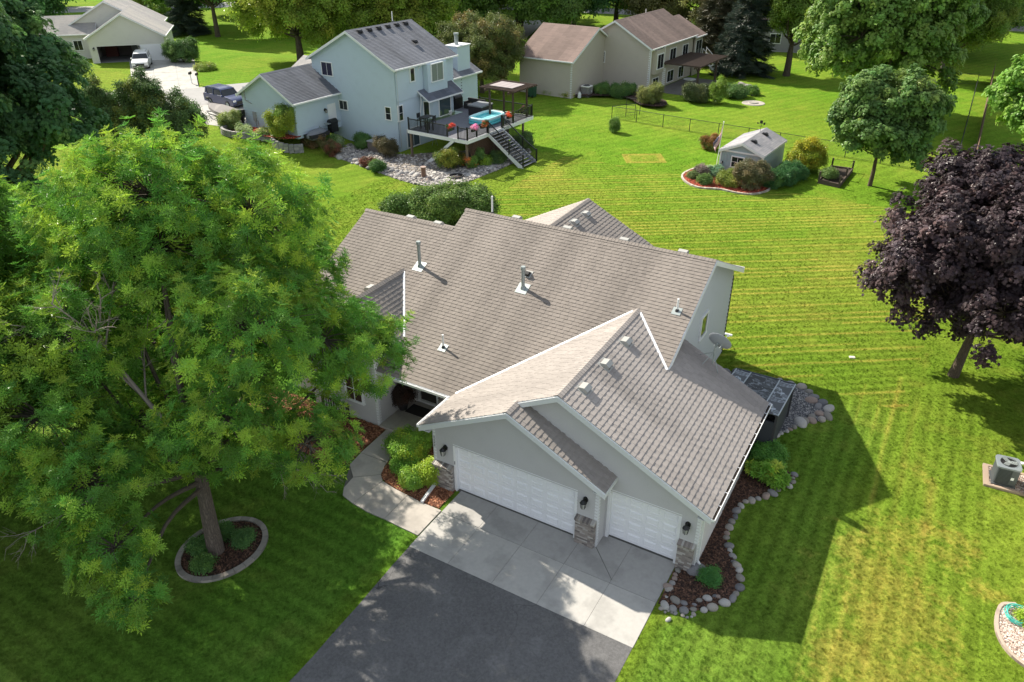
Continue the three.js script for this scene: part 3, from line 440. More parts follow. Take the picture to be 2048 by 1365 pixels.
// the nearest shingles are pieces of their own
{
  const g0 = {}, mats = new Map();
  for (const p of pending) {
    const w = Math.round(p.w * 50) / 50, key = w + '_' + p.h0, h = p.h0; g0[key] = g0[key] || (() => { const P = [], q = (...c) => { for (const i of [0, 1, 2, 0, 2, 3]) P.push(...c[i]); }, a = w / 2, b = 0.22; q([-a, 0, h], [a, 0, h], [a, b, 0.003], [-a, b, 0.003]); q([-a, 0, 0], [a, 0, 0], [a, 0, h], [-a, 0, h]); q([-a, b, 0], [-a, 0, 0], [-a, 0, h], [-a, b, 0.003]); q([a, 0, 0], [a, b, 0], [a, b, 0.003], [a, 0, h]); return uvm(tris(P)); })();
    if (!mats.has(p.col)) mats.set(p.col, std(p.col, 0.92, { map: T.grit }));
    const m = mesh('shingle', g0[key], mats.get(p.col), p.d), mm = new THREE.Matrix4().copy(p.basis).multiply(new THREE.Matrix4().makeTranslation(p.a0 + p.w / 2, p.b0, 0)); mm.decompose(m.position, m.quaternion, m.scale);
  }
}
ridgeCaps(house, [XA, YA, ZF], [XA, YA, ZR - 0.1], tonesGar.slice(2, 6)); ridgeCaps(house, [XB, YB, ZR], [XB, YB, -7.4], tonesGar.slice(2, 6));
ridgeCaps(house, [X2, YM, ZM], [X1, YM, ZM], tonesMain.slice(2, 6)); ridgeCaps(house, [X1, YL, ZL], [X0, YL, ZL], tonesMain.slice(2, 6)); ridgeCaps(house, [XW, YW, -1.4], [XW, YW, -6.5], tonesBack.slice(1, 5), 0.6); ridgeCaps(house, [XK, YK, -16.6], [XK, YK, -12.1], tonesBack.slice(1, 5));
// fascia and rake boards
const rake = (x0, y0, x1, y1, z0, z1, h = 0.2) => prism([[x0, y0 - h], [x1, y1 - h], [x1, y1], [x0, y0]], z0, z1);
mesh('rake_board', [rake(XL, 2.8, XA, YA - 0.03, ZF - 0.005, ZF + 0.03)], M.trim, house); mesh('rake_board', [rake(XA, YA - 0.03, XR1, 2.8, ZF - 0.005, ZF + 0.03)], M.trim, house);
mesh('rake_board', [rake(XA + 0.02, YA - 0.03, XB, YB - 0.03, ZR - 0.005, ZR + 0.03)], M.trim, house); mesh('rake_board', [rake(XB, YB - 0.03, XR2, YE2 - 0.03, ZR - 0.005, ZR + 0.03)], M.trim, house);
mesh('soffit', [rake(XL + 0.1, 2.84 - 0.12, XA, YA - 0.14, 0.0, ZF - 0.006, 0.02), rake(XA, YA - 0.14, XR1 - 0.05, 2.84 - 0.12, 0.0, ZF - 0.006, 0.02), rake(XB, YB - 0.14, XR2 - 0.05, YE2 - 0.12, -0.62, ZR - 0.006, 0.02)], M.trim, house);
const rakeX = (z0, y0, z1, y1, x0, x1, h = 0.2) => prism([[z0, y0 - h], [z1, y1 - h], [z1, y1], [z0, y0]], x0, x1, 'x');
mesh('rake_board', [rakeX(ZE, YE - 0.03, ZM, YM - 0.03, X2 - 0.005, X2 + 0.03)], M.trim, house); mesh('rake_board', [rakeX(ZM, YM - 0.03, ZM - 5.36, YM - 0.465 * 5.36 - 0.03, X2 - 0.005, X2 + 0.03)], M.white, house);
mesh('rake_board', [rakeX(ZM, YM - 0.03, ZL, YL - 0.03, X1 - 0.03, X1 + 0.005)], M.trim, house);
mesh('fascia', [box(XR1 - 0.02, XR1 + 0.01, 2.64, 2.8, -0.6, ZF), box(XR2 - 0.03, XR2 - 0.01, YE2 - 0.2, YE2 - 0.03, ZB, ZR), box(XL + 0.02, XL + 0.04, 2.64, 2.8, -2, ZF), box(X0, XL, YE - 0.2, YE - 0.04, ZE - 0.04, ZE - 0.02)], M.trim, house);
mesh('soffit', [box(5.66, XR1 - 0.03, 2.66, 2.68, -0.6, ZF - 0.03), box(8.95, XR2 - 0.04, 2.52, 2.54, ZB, ZR - 0.02), box(XL + 0.05, -0.9, 2.64, 2.66, -3, ZF - 0.03), box(-5.2, -1.3, YE - 0.16, YE - 0.14, -4.0, ZE - 0.05)], M.trim, house);
gutter(house, [XR2 - 0.005, YE2 - 0.01, ZB], [XR2 - 0.005, YE2 - 0.01, ZR + 0.02], [1, 0, 0]); gutter(house, [XL + 0.005, 2.83, ZF], [XL + 0.005, 2.83, -1.75], [-1, 0, 0], false); gutter(house, [-4.6, YE - 0.01, ZE - 0.005], [XL - 0.15, YE - 0.01, ZE - 0.005], [0, 0, 1], false);
gutter(house, [X2, YM - 0.465 * 5.36, ZM - 5.36], [X1, YM - 0.465 * 5.36, ZM - 5.36], [0, 0, -1]);
// valley metal
{ const vl = (pts) => mesh('valley_flashing', bar(pts[0], pts[1], 0.1, 0.014), M.white, house), zOf = (y) => ZM + (YM - y) / PM, yl = (x) => 2.839 + P_ * (x - XL), yr = (x) => YB - P_ * (x - XB);
  vl([[XB - 0.15, yl(XB - 0.15) + 0.03, zOf(yl(XB - 0.15)) + 0.02], [XL + 0.05, yl(XL) + 0.05, zOf(yl(XL)) + 0.02]]); vl([[XB + 0.15, yr(XB + 0.15) + 0.03, zOf(yr(XB + 0.15)) + 0.02], [X2 - 0.02, yr(X2) + 0.035, zOf(yr(X2)) + 0.02]]);
  const yw = (x) => YW - PW * (x - XW); vl([[XW + 0.1, yw(XW + 0.1) + 0.03, zOf(yw(XW + 0.1)) + 0.01], [XW + 2.1, yw(XW + 2.1) + 0.03, zOf(yw(XW + 2.1)) + 0.01]]); }
// walls
wall(house, 'garage_wall', [0, 0, 0], 0, [[-0.95, 0], [5.73, 0], [5.73, 2.7], [XA, 2.7 + P_ * (5.73 - XA) + 0.2], [-0.95, 2.7]].map(([x, y]) => [x, x === XA ? YA - 0.15 : y]), { holes: [[-0.09, 4.97, 0.0, 2.22]], each: true });
wall(house, 'garage_wall', [0, 0, -0.616], 0, [[5.6, 0], [9.02, 0], [9.02, YB - P_ * (9.02 - XB) - 0.15], [XB, YB - 0.15], [2.5, YB - P_ * (XB - 2.5) - 0.15], [2.5, 4.4], [5.6, 2.75]], { holes: [[5.83, 8.41, 0.0, 2.22]], each: true });
wall(house, 'garage_side_wall', [5.73, 0, -0.02], Math.PI / 2, [[0, 0], [0.58, 0], [0.58, 2.68], [0, 2.68]], { each: true });
wall(house, 'garage_side_wall', [9.02, 0, -0.63], Math.PI / 2, [[0, 0], [6.8, 0], [6.8, 2.55], [0, 2.55]]);
wall(house, 'garage_side_wall', [-0.95, 0, -6.0], -Math.PI / 2, [[0, 0], [5.98, 0], [5.98, 2.75], [0, 2.75]]);
wall(house, 'garage_back_wall', [9.0, 0, -7.42], Math.PI, [[0, 0], [3.3, 0], [3.3, 4.2], [0, 2.6]]);
mesh('garage_roof_end', prism([[5.7, 4.5], [9.35, 2.66], [9.35, 2.5], [5.7, 4.3]], -7.5, -7.44), M.trim, house);
const zRoof = (z) => z > ZM ? YM - PM * (z - ZM) : YM + 0.465 * (z - ZM);
wall(house, 'gable_wall', [5.65, 0, -2.4], Math.PI / 2, [[0, -0.3], [12.55, -0.3], [12.55, zRoof(-14.95) - 0.14], [-2.4 - ZM, YM - 0.16], [0, zRoof(-2.4) - 0.14]], { mat: std([0.5, 0.52, 0.54], 0.7, { map: T.fine }), lap: 0.2 });
windowAt(house, [5.67, 3.62, -10.66], Math.PI / 2, 0.95, 1.15, { frame: 0.09, glass: std([0.05, 0.06, 0.04], 0.03) });
mesh('house_shell', [box(-10.6, 5.5, -0.3, 2.5, -14.6, -4.15), prism([[-14.6, 2.5], [-4.15, 2.5], [-4.15, zRoof(-4.15) - 0.25], [ZM, YM - 0.35], [-14.6, zRoof(-14.6) - 0.3]], -5.5, 5.45, 'x'), prism([[-14.4, 2.4], [-4.15, 2.4], [-4.15, zRoof(-4.15) - 0.25], [ZL, YL - 0.3], [-14.4, 3.6]], -10.6, -5.5, 'x')], M.core, house);
wall(house, 'wing_wall', [-8.75, 0, -1.8], 0, [[0, 0], [3.6, 0], [3.6, 3.45], [1.8, YW - 0.15], [0, 3.45]], { each: true });
wall(house, 'wing_side_wall', [-5.15, 0, -1.82], Math.PI / 2, [[0, 0], [2.2, 0], [2.2, 3.4], [0, 3.4]], { each: true });
wall(house, 'left_wall', [-10.6, 0, -2.3], 0, [[0, 0], [1.85, 0], [1.85, 2.7], [0, 2.7]]);
wall(house, 'wing_side_wall', [-8.75, 0, -4.1], -Math.PI / 2, [[0, 0], [2.3, 0], [2.3, 3.4], [0, 3.4]]);
wall(house, 'rear_wing_wall', [XK + 4.0, 0, -14.9], Math.PI / 2, [[0, -0.3], [1.5, -0.3], [1.5, 3.8], [0, 3.8]]);
wall(house, 'rear_wing_wall', [XK + 4.0, 0, -16.4], Math.PI, [[0, -0.3], [8, -0.3], [8, 3.8], [4, 5.85], [0, 3.8]]);
for (const g of [rake(XK - 4.4, 3.78, XK, 5.97, -16.63, -16.6), rake(XK, 5.97, XK + 4.4, 3.78, -16.63, -16.6), rake(XW - 2.15, 3.55, XW, YW - 0.03, -1.4, -1.37), rake(XW, YW - 0.03, XW + 2.15, 3.55, -1.4, -1.37)]) mesh('rake_board', g, M.trim, house);
windowAt(house, [-6.35, 1.55, -1.78], 0, 1.0, 1.35, { cols: 2, rows: 2, frame: 0.1, glass: std([0.07, 0.045, 0.035], 0.1) });
mesh('corner_trim', [box(-0.975, -0.86, 1.1, 2.68, 0.0, 0.035), box(-0.985, -0.95, 1.1, 2.68, -0.1, 0.035), box(5.63, 5.735, 1.2, 2.66, 0.0, 0.035), box(5.735, 5.765, 0, 2.66, -0.1, 0.035), box(8.92, 9.025, 1.2, 2.5, -0.616, -0.58), box(9.025, 9.055, 0, 2.5, -0.72, -0.58), box(-5.26, -5.15, 0, 3.4, -1.8, -1.765), box(-5.15, -5.115, 0, 3.4, -1.9, -1.765)], M.trim, house);
// garage doors, trim, thresholds
garageDoor(house, 0, 4.88, -0.13, 2.13, 8, 4); garageDoor(house, 5.92, 8.32, -0.746, 2.13, 4, 4);
const frame = (x0, x1, z, h) => mesh('door_trim', [box(x0 - 0.09, x0, 0, h, z - 0.13, z + 0.03), box(x1, x1 + 0.09, 0, h, z - 0.13, z + 0.03), box(x0 - 0.09, x1 + 0.09, h, h + 0.09, z - 0.13, z + 0.032)], M.white, house);
frame(0, 4.88, 0, 2.13); frame(5.92, 8.32, -0.616, 2.13);
mesh('threshold', [box(-0.02, 4.9, -0.02, 0.009, -0.16, 0.0), box(5.9, 8.34, -0.02, 0.009, -0.776, -0.62)], std([0.09, 0.085, 0.08], 0.9), house);
pier(house, 4.985, 5.7, 0.02, 0.16, 1.12, 1); pier(house, -0.96, -0.1, 0.02, 0.16, 1.1, -1); pier(house, 8.43, 8.96, -0.596, 0.16, 1.12, 1);
lampSet(house, [-0.42, 1.78, 0.02], 0, 1.15); lampSet(house, [5.28, 1.8, 0.02], 0, 1.15); lampSet(house, [8.64, 1.76, -0.596], 0, 1.15);
mesh('keypad', box(-0.065, -0.025, 1.3, 1.44, 0.03, 0.05), std([0.3, 0.3, 0.31], 0.5), house);
{ // house number, one numeral under the other on the corner trim
  const c = document.createElement('canvas'); c.width = 64; c.height = 256; const x = c.getContext('2d'); x.fillStyle = '#d9d9d8'; x.fillRect(0, 0, 64, 256); x.fillStyle = '#141414'; x.font = 'bold 62px serif'; x.textAlign = 'center'; x.textBaseline = 'middle'; ['2', '1', '4', '2'].forEach((d, i) => x.fillText(d, 32, 34 + i * 63));
  const t = new THREE.CanvasTexture(c); t.colorSpace = THREE.SRGBColorSpace; const g = new THREE.BoxGeometry(0.1, 0.5, 0.006).translate(-0.917, 2.05, 0.039); mesh('house_number', g, std([0.75, 0.75, 0.76], 0.6, { map: t }), house);
}
// downspouts
mesh('downspout', [bar([9.08, 2.5, -0.75], [9.08, 0.35, -0.75], 0.07, 0.09), bar([9.3, 2.6, -0.6], [9.09, 2.35, -0.75], 0.07), bar([9.08, 0.38, -0.75], [9.3, 0.12, -0.7], 0.07)], M.trim, house);
mesh('downspout', [bar([-1.02, 2.5, -0.25], [-1.02, 0.2, -0.25], 0.07, 0.09), bar([-1.3, 2.7, -0.2], [-1.02, 2.5, -0.25], 0.07), bar([-1.0, 0.2, -0.25], [-0.93, 0.13, 0.0], 0.08, 0.08), bar([-0.92, 0.13, 0.0], [-0.77, 0.09, 1.24], 0.11, 0.08)], M.white, house);
mesh('downspout', [bar([5.7, 4.2, -14.98], [5.7, 0, -14.98], 0.06, 0.05)], M.dark, house);
// roof fittings
flue(house, [-1.08, 5.34, -6.95], 0.86, 0.075, PM); flue(house, [-6.28, 5.25, -6.77], 1.06, 0.075, PM);
pvcPipe(house, [5.39, 5.66, -7.58], 0.52, PM); pvcPipe(house, [-2.9, 3.65, -3.57], 0.6, PM); pvcPipe(house, [-5.0, 6.6, -10.95], 0.85, -0.465);
for (const z of [-1.42, -3.17, -4.97]) boxVent(house, [4.36, YB - P_ * (4.36 - XB) + 0.008, z], Math.PI / 2, P_);
for (const x of [-3.4, -0.8, 1.9, 4.5]) boxVent(house, [x, YM - 0.465 * 0.32 + 0.005, ZM - 0.32], Math.PI, 0.465);
for (const x of [-8.6, -7.0]) boxVent(house, [x, YL - 0.465 * 0.32 + 0.005, ZL - 0.32], Math.PI, 0.465);
for (const z of [-13.8, -15.1]) boxVent(house, [XK + 0.55, YK - 0.275 + 0.01, z], Math.PI / 2, 0.5);
boxVent(house, [XW - 0.45, YW - PW * 0.45, -4.6], -Math.PI / 2, PW);
{ const g = new THREE.Group(); g.name = 'exhaust_hood'; house.add(g); g.position.set(-1.2, 5.68, -7.62); mesh('hood', prism([[-0.12, 0], [0.14, 0], [0.14, 0.17], [0, 0.2]], -0.1, 0.1, 'x').rotateX(Math.atan(PM)), M.black, g); mesh('hood_flange', box(-0.17, 0.17, 0.012, 0.02, -0.18, 0.2).rotateX(Math.atan(PM)), M.ventm, g); }
// entry
wall(house, 'entry_wall', [-5.15, 0, -4.0], 0, [[0, 0], [4.2, 0], [4.2, 3.6], [0, 3.6]], { holes: [[0.35, 1.55, 0.15, 2.3]], skipBelow: [[1.55, 4.2, 0, 1.6]] });
mesh('front_door', [box(-4.62, -3.72, 0.17, 2.2, -4.1, -4.05)], std([0.05, 0.045, 0.042], 0.25), house); mesh('sidelight', box(-4.95, -4.7, 0.2, 2.2, -4.1, -4.06), M.glass, house);
mesh('door_trim', [box(-5.05, -4.95, 0.15, 2.3, -4.06, -3.96), box(-4.72, -4.62, 0.15, 2.3, -4.06, -3.96), box(-3.72, -3.6, 0.15, 2.3, -4.06, -3.96), box(-5.05, -3.6, 2.2, 2.32, -4.06, -3.955), box(-5.05, -3.6, 0.15, 0.24, -4.06, -3.94)], M.white, house);
{ const w = mesh('brick_wainscot', box(-3.58, -1.0, 0.1, 1.6, -4.0, -3.93), std([0.26, 0.23, 0.21], 0.95), house), g = uvm(new THREE.BoxGeometry(0.19, 0.056, 0.05)); for (let r = 0; r < 22; r++) for (let i = 0; i < 6; i++) { const m = mesh('brick', g, pick(brickMats), w); m.position.set(-3.5 + i * 0.2 + (r % 2) * 0.1, 0.16 + r * 0.067, -3.925); } }
struct('porch_slab', poly([[-5.1, -3.9], [-1.0, -3.9], [-1.0, -1.68], [-5.1, -1.68]], -0.1, 0.15), walkMat);
tag(mesh('door_mat', box(-4.75, -3.65, 0.152, 0.17, -3.65, -3.0), std([0.035, 0.032, 0.03], 0.98, { bumpMap: T.gritB, bumpScale: 0.01 })), 'dark door mat lying before the front entry', 'mat');
// splash block under the left downspout is part of the run; satellite dish on its tripod
{
  const d = thing('satellite_dish', 'grey satellite dish on a tripod mount behind the garage ridge', 'dish', [6.92, 4.02, -7.2]);
  const c = [0.32, 0.95, 0.0], ax = V(0.15, 0.42, -0.9).normalize();
  const pts = []; for (let i = 0; i <= 8; i++) { const r = i / 8; pts.push(V2(r * 0.43, 0.1 * r * r)); } for (let i = 8; i >= 0; i--) { const r = i / 8; pts.push(V2(r * 0.43, 0.1 * r * r - 0.014)); }
  const q = new THREE.Quaternion().setFromUnitVectors(UP, ax), g = new THREE.LatheGeometry(pts, 32).scale(1.08, 1, 0.95).applyQuaternion(q).translate(...c); mesh('reflector', g, std([0.3, 0.32, 0.34], 0.55), d);
  mesh('mast', rod([0.2, 0.0, 0], [0.2, 0.78, 0], 0.025), M.galv, d); mesh('bracket', [bar([0.2, 0.74, 0], [0.3, 0.92, 0.02], 0.1, 0.09), sph(0.21, 0.76, 0, 0.06)], M.galv, d);
  for (const [x, z] of [[-0.35, -0.1], [-0.1, 0.35], [0.5, 0.2]]) mesh('strut', rod([0.2, 0.5, 0], [x, -P_ * (x + 0) + 0.0, z], 0.013), M.galv, d);
  const tip = V(...c).addScaledVector(ax, 0.42).add(V(0.14, 0.0, -0.1)); mesh('feed_arm', rod([c[0] + 0.1, c[1] - 0.12, c[2] + 0.2], [tip.x, tip.y, tip.z], 0.012), M.galv, d); mesh('receiver', [bar([tip.x - 0.14, tip.y, tip.z], [tip.x + 0.14, tip.y, tip.z], 0.06), sph(tip.x, tip.y - 0.05, tip.z, 0.05)], M.white, d);
}
{ // lean-to behind the garage, weathered dark panels
  const l = thing('lean_to', 'dark weathered panel roof of a lean-to shelter behind the garage', 'shelter', [8.55, 0, -9.3]);
  const pm = tex(256, (u, v, o) => { const f = fbm(u * 6, v * 6, 501, 5, 6), k = 0.075 + 0.24 * S((Math.abs(f - 0.5) < 0.045 ? 0.8 : f - 0.5) * 2.2) * fbm(u * 20, v * 20, 503, 3, 20) * 2; o[0] = k * 0.86; o[1] = k * 0.95; o[2] = k * 1.05; }, 1.7);
  const mats = [std([1.5, 1.5, 1.5], 0.7, { map: pm }), std([0.6, 0.6, 0.6], 0.7, { map: pm }), std([1.2, 1.2, 1.2], 0.7, { map: pm })];
  const xs = [-1.25, -0.62, 0.6, 1.25], y = (z) => 1.98 + z * 0.16; 
  for (let i = 0; i < 3; i++) for (const [z0, z1] of [[-1.75, -0.2], [-0.18, 1.7]]) { const g = prism([[z0, y(z0)], [z1, y(z1)], [z1, y(z1) - 0.03], [z0, y(z0) - 0.03]], xs[i] + 0.01, xs[i + 1] - 0.01, 'x'); mesh('roof_panel', g, mats[i], l); }
  for (const x of xs) mesh('batten', bar([x, y(-1.78) + 0.012, -1.78], [x, y(1.72) + 0.012, 1.72], 0.045, 0.03), std([0.4, 0.44, 0.47], 0.6), l);
  mesh('edge_rail', bar([-1.27, y(-1.78), -1.8], [1.27, y(-1.78), -1.8], 0.04, 0.06), std([0.1, 0.11, 0.12], 0.7), l);
  for (const [x, z] of [[-1.2, -1.7], [1.2, -1.7], [1.2, 1.6], [-1.2, 1.6]]) mesh('post', bar([x, 0, z], [x, y(z) - 0.03, z], 0.09), std([0.05, 0.05, 0.055], 0.9), l);
  mesh('side_panel', prism([[-1.7, 0.05], [1.6, 0.05], [1.6, y(1.6) - 0.04], [-1.7, y(-1.7) - 0.04]], 1.14, 1.18, 'x'), std([0.035, 0.04, 0.05], 0.8), l); mesh('back_panel', box(-1.15, 1.14, 0.05, y(-1.7) - 0.04, -1.74, -1.7), std([0.035, 0.04, 0.05], 0.8), l); mesh('side_panel', box(0.45, 1.15, 0.03, 1.85, 1.58, 1.66), std([0.04, 0.045, 0.055], 0.8), l);
}
// ---------------------------------------------------------------- neighbouring houses
// gabled block: ridge along local x or z; returns nothing, adds walls, slopes, rakes and fascias to the house
function block(parent, o) {
  const { x0, x1, z0, z1, base = 0, eave, pitch = 0.5, axis = 'x', ov = 0.35, tones, siding, core = siding, holes = {}, trim = M.white, skip = '', gut = true, lap = 0.24 } = o;
  const W = axis === 'x' ? z1 - z0 : x1 - x0, Ln = axis === 'x' ? x1 - x0 : z1 - z0, rise = pitch * W / 2, ridge = eave + pitch * (W / 2 + ov) ;
  const yw = eave + pitch * ov - 0.12; // wall top at the eave
  const gab = [[0, base], [W, base], [W, yw], [W / 2, yw + rise], [0, yw]], rect = [[0, base], [Ln, base], [Ln, yw], [0, yw]], op = (k) => ({ mat: siding, core, lap, holes: holes[k] || [] });
  if (axis === 'x') {
    if (!skip.includes('a')) wall(parent, 'gable_wall', [x0, 0, z0], -Math.PI / 2, gab, op('a')); if (!skip.includes('b')) wall(parent, 'gable_wall', [x1, 0, z1], Math.PI / 2, gab, op('b'));
    if (!skip.includes('c')) wall(parent, 'side_wall', [x0, 0, z1], 0, rect, op('c')); if (!skip.includes('d')) wall(parent, 'side_wall', [x1, 0, z0], Math.PI, rect, op('d'));
    const L = (W / 2 + ov) * hyp(pitch); slope(parent, 'roof_slope', [x0 - ov, eave, z1 + ov], [1, 0, 0], [0, pitch, -1], Ln + 2 * ov, L, { tones, coarse: true, tw: 0.62, E: 0.17 }); slope(parent, 'roof_slope', [x0 - ov, eave, z0 - ov], [1, 0, 0], [0, pitch, 1], Ln + 2 * ov, L, { tones, coarse: true, tw: 0.62, E: 0.17 });
    const zm = (z0 + z1) / 2; for (const x of [x0 - ov - 0.03, x1 + ov]) { mesh('rake_board', rakeX(z1 + ov, eave - 0.02, zm, ridge - 0.02, x, x + 0.03, 0.2), trim, parent); mesh('rake_board', rakeX(zm, ridge - 0.02, z0 - ov, eave - 0.02, x, x + 0.03, 0.2), trim, parent); }
    if (gut) { mesh('gutter', box(x0 - ov, x1 + ov, eave - 0.13, eave + 0.0, z1 + ov, z1 + ov + 0.11), trim, parent); mesh('gutter', box(x0 - ov, x1 + ov, eave - 0.13, eave, z0 - ov - 0.11, z0 - ov), trim, parent); }
    mesh('soffit', box(x0 - ov, x1 + ov, eave - 0.12, eave - 0.09, z1, z1 + ov), trim, parent); mesh('soffit', box(x0 - ov, x1 + ov, eave - 0.12, eave - 0.09, z0 - ov, z0), trim, parent);
    mesh('ridge_strip', [prism([[zm - 0.14, ridge - 0.05], [zm, ridge + 0.03], [zm + 0.14, ridge - 0.05], [zm, ridge + 0.01]], x0 - ov, x1 + ov, 'x')], std(tones[2], 0.9, { map: T.grit }), parent);
  } else {
    const g = { ...o };
    if (!skip.includes('a')) wall(parent, 'gable_wall', [x0, 0, z1], 0, gab, op('a')); if (!skip.includes('b')) wall(parent, 'gable_wall', [x1, 0, z0], Math.PI, gab, op('b'));
    if (!skip.includes('c')) wall(parent, 'side_wall', [x1, 0, z1], Math.PI / 2, rect, op('c')); if (!skip.includes('d')) wall(parent, 'side_wall', [x0, 0, z0], -Math.PI / 2, rect, op('d'));
    const L = (W / 2 + ov) * hyp(pitch); slope(parent, 'roof_slope', [x1 + ov, eave, z0 - ov], [0, 0, 1], [-1, pitch, 0], Ln + 2 * ov, L, { tones, coarse: true, tw: 0.62, E: 0.17 }); slope(parent, 'roof_slope', [x0 - ov, eave, z0 - ov], [0, 0, 1], [1, pitch, 0], Ln + 2 * ov, L, { tones, coarse: true, tw: 0.62, E: 0.17 });
    const xm = (x0 + x1) / 2; for (const z of [z1 + ov, z0 - ov - 0.03]) { mesh('rake_board', rake(x0 - ov, eave - 0.02, xm, ridge - 0.02, z, z + 0.03, 0.2), trim, parent); mesh('rake_board', rake(xm, ridge - 0.02, x1 + ov, eave - 0.02, z, z + 0.03, 0.2), trim, parent); }
    if (gut) { mesh('gutter', box(x1 + ov, x1 + ov + 0.11, eave - 0.13, eave, z0 - ov, z1 + ov), trim, parent); mesh('gutter', box(x0 - ov - 0.11, x0 - ov, eave - 0.13, eave, z0 - ov, z1 + ov), trim, parent); }
    mesh('soffit', box(x1, x1 + ov, eave - 0.12, eave - 0.09, z0 - ov, z1 + ov), trim, parent); mesh('soffit', box(x0 - ov, x0, eave - 0.12, eave - 0.09, z0 - ov, z1 + ov), trim, parent);
    mesh('ridge_strip', [prism([[xm - 0.14, ridge - 0.05], [xm, ridge + 0.03], [xm + 0.14, ridge - 0.05], [xm, ridge + 0.01]], z0 - ov, z1 + ov)], std(tones[2], 0.9, { map: T.grit }), parent);
  }
}
const HP = Math.PI / 2;
const blueS = std([0.52, 0.62, 0.70], 0.65, { map: T.fine }), tanS = std([0.50, 0.45, 0.385], 0.65, { map: T.fine }), creamS = std([0.66, 0.64, 0.58], 0.65, { map: T.fine }), slateT = shingleTones([0.165, 0.167, 0.182], 7, 0.22), brownT = shingleTones([0.235, 0.165, 0.135], 7, 0.22), paleT = shingleTones([0.36, 0.34, 0.32], 6, 0.15);
const blackVent = std([0.02, 0.02, 0.022], 0.6);
// --- blue two-storey house; local x runs back along the eave, local z to the right
const blue = thing('two_storey_house', 'blue grey two-storey house with white trim and a raised rear deck', 'house', [-29.388, 0, -34.982], 1.501);
block(blue, { x0: 0, x1: 8, z0: -10, z1: 0, base: -0.1, eave: 7.1, pitch: 0.5, axis: 'x', tones: slateT, siding: blueS });
block(blue, { x0: -5.3, x1: 0, z0: -13.86, z1: -7.06, base: 1.3, eave: 4.39, pitch: 0.56, axis: 'x', tones: slateT, siding: blueS, skip: 'b' });
block(blue, { x0: 1.5, x1: 7, z0: -15.5, z1: -10.02, base: 1.3, eave: 4.6, pitch: 0.5, axis: 'z', tones: paleT, siding: blueS, skip: 'b' });
block(blue, { x0: 8, x1: 14.3, z0: -9.0, z1: -1.9, base: 0, eave: 4.5, pitch: 0.5, axis: 'x', tones: slateT, siding: blueS, skip: 'a' });
mesh('corner_trim', [box(-0.03, 0.07, 0, 6.9, 0.0, 0.03), box(-0.03, 0.0, 0, 6.9, -0.1, 0.03)], blueS, blue); mesh('downspout', [bar([0.12, 6.9, 0.08], [0.12, 0.3, 0.08], 0.07), bar([-0.2, 7.0, 0.4], [0.12, 6.8, 0.08], 0.07)], std([0.5, 0.54, 0.56], 0.6), blue);
mesh('downspout', pipe([[3.1, 6.9, 0.3], [3.05, 6.7, 0.1], [3.0, 4.6, 0.08], [2.95, 4.3, 0.25], [2.9, 2.6, 0.1]], 0.05, 8, 30), M.white, blue);
windowAt(blue, [-0.01, 6.3, -8.08], -HP, 1.44, 1.25, { cols: 2, glass: std([0.03, 0.03, 0.06], 0.1) }); windowAt(blue, [-0.01, 3.3, -6.48], -HP, 1.12, 0.92, { cols: 2 }); windowAt(blue, [-0.01, 3.25, -1.03], -HP, 0.72, 1.2, { rows: 2 });
windowAt(blue, [0.33, 3.35, 0.02], 0, 0.72, 1.4, { rows: 2 }); windowAt(blue, [2.1, 6.3, 0.12], 0, 0.66, 1.2, {});
// jetty and bay on the deck side
mesh('jetty', box(0.05, 3.55, 4.36, 6.85, -0.02, 0.1), blueS, blue); mesh('bay', box(3.62, 6.35, 4.4, 6.95, -0.02, 0.62), blueS, blue); windowAt(blue, [4.9, 6.15, 0.63], 0, 1.75, 1.6, { cols: 2, glass: std([0.2, 0.22, 0.23], 0.12) });
mesh('bay', poly([[3.1, -0.02], [3.7, 0.95], [6.7, 0.95], [7.3, -0.02]], 2.3, 4.1), blueS, blue); windowAt(blue, [5.35, 3.1, 0.96], 0, 1.75, 1.65, { glass: std([0.06, 0.09, 0.1], 0.04) }); windowAt(blue, [3.38, 3.15, 0.48], -1.02, 0.62, 1.45, {});
slope(blue, 'roof_slope', [2.7, 4.05, 1.35], [1, 0, 0], [0, 0.62, -1], 5.0, 1.75, { tones: shingleTones([0.13, 0.14, 0.17], 5, 0.2), coarse: true, tw: 0.6, E: 0.17 }); mesh('fascia', [box(2.7, 7.7, 3.92, 4.04, 1.34, 1.4), prism([[1.37, 3.92], [1.37, 4.06], [-0.02, 4.92], [-0.02, 4.78]], 2.66, 2.7, 'x'), prism([[1.37, 3.92], [1.37, 4.06], [-0.02, 4.92], [-0.02, 4.78]], 7.7, 7.74, 'x')], M.white, blue);
windowAt(blue, [1.8, 0.95, 0.02], 0, 1.75, 1.75, { cols: 2, glass: std([0.08, 0.11, 0.14], 0.1) });
mesh('side_door', box(-1.55, -0.55, 1.45, 3.55, -7.05, -7.0), M.white, blue); lampSet(blue, [-1.9, 3.0, -7.04], 0, 1.2);
windowAt(blue, [8.6, 3.9, -1.88], 0, 0.7, 1.0); mesh('chimney', [box(11.6, 13.6, 4.0, 7.1, -3.6, -2.2)], blueS, blue); mesh('chimney_cap', box(11.5, 13.7, 7.1, 7.18, -3.7, -2.1), M.trim, blue); mesh('chimney_pipe', [cyl(12.4, 7.18, 8.1, -2.9, 0.2), cyl(12.4, 8.1, 8.25, -2.9, 0.26)], M.galv, blue);
for (let i = 0; i < 6; i++) boxVent(blue, [0.9 + i * 1.2, 9.62, -4.5], 0, 0.5, blackVent); boxVent(blue, [5.2, 8.45, -2.0], 0, 0.5, blackVent); pvcPipe(blue, [6.4, 9.7, -5.6], 0.9, -0.5);
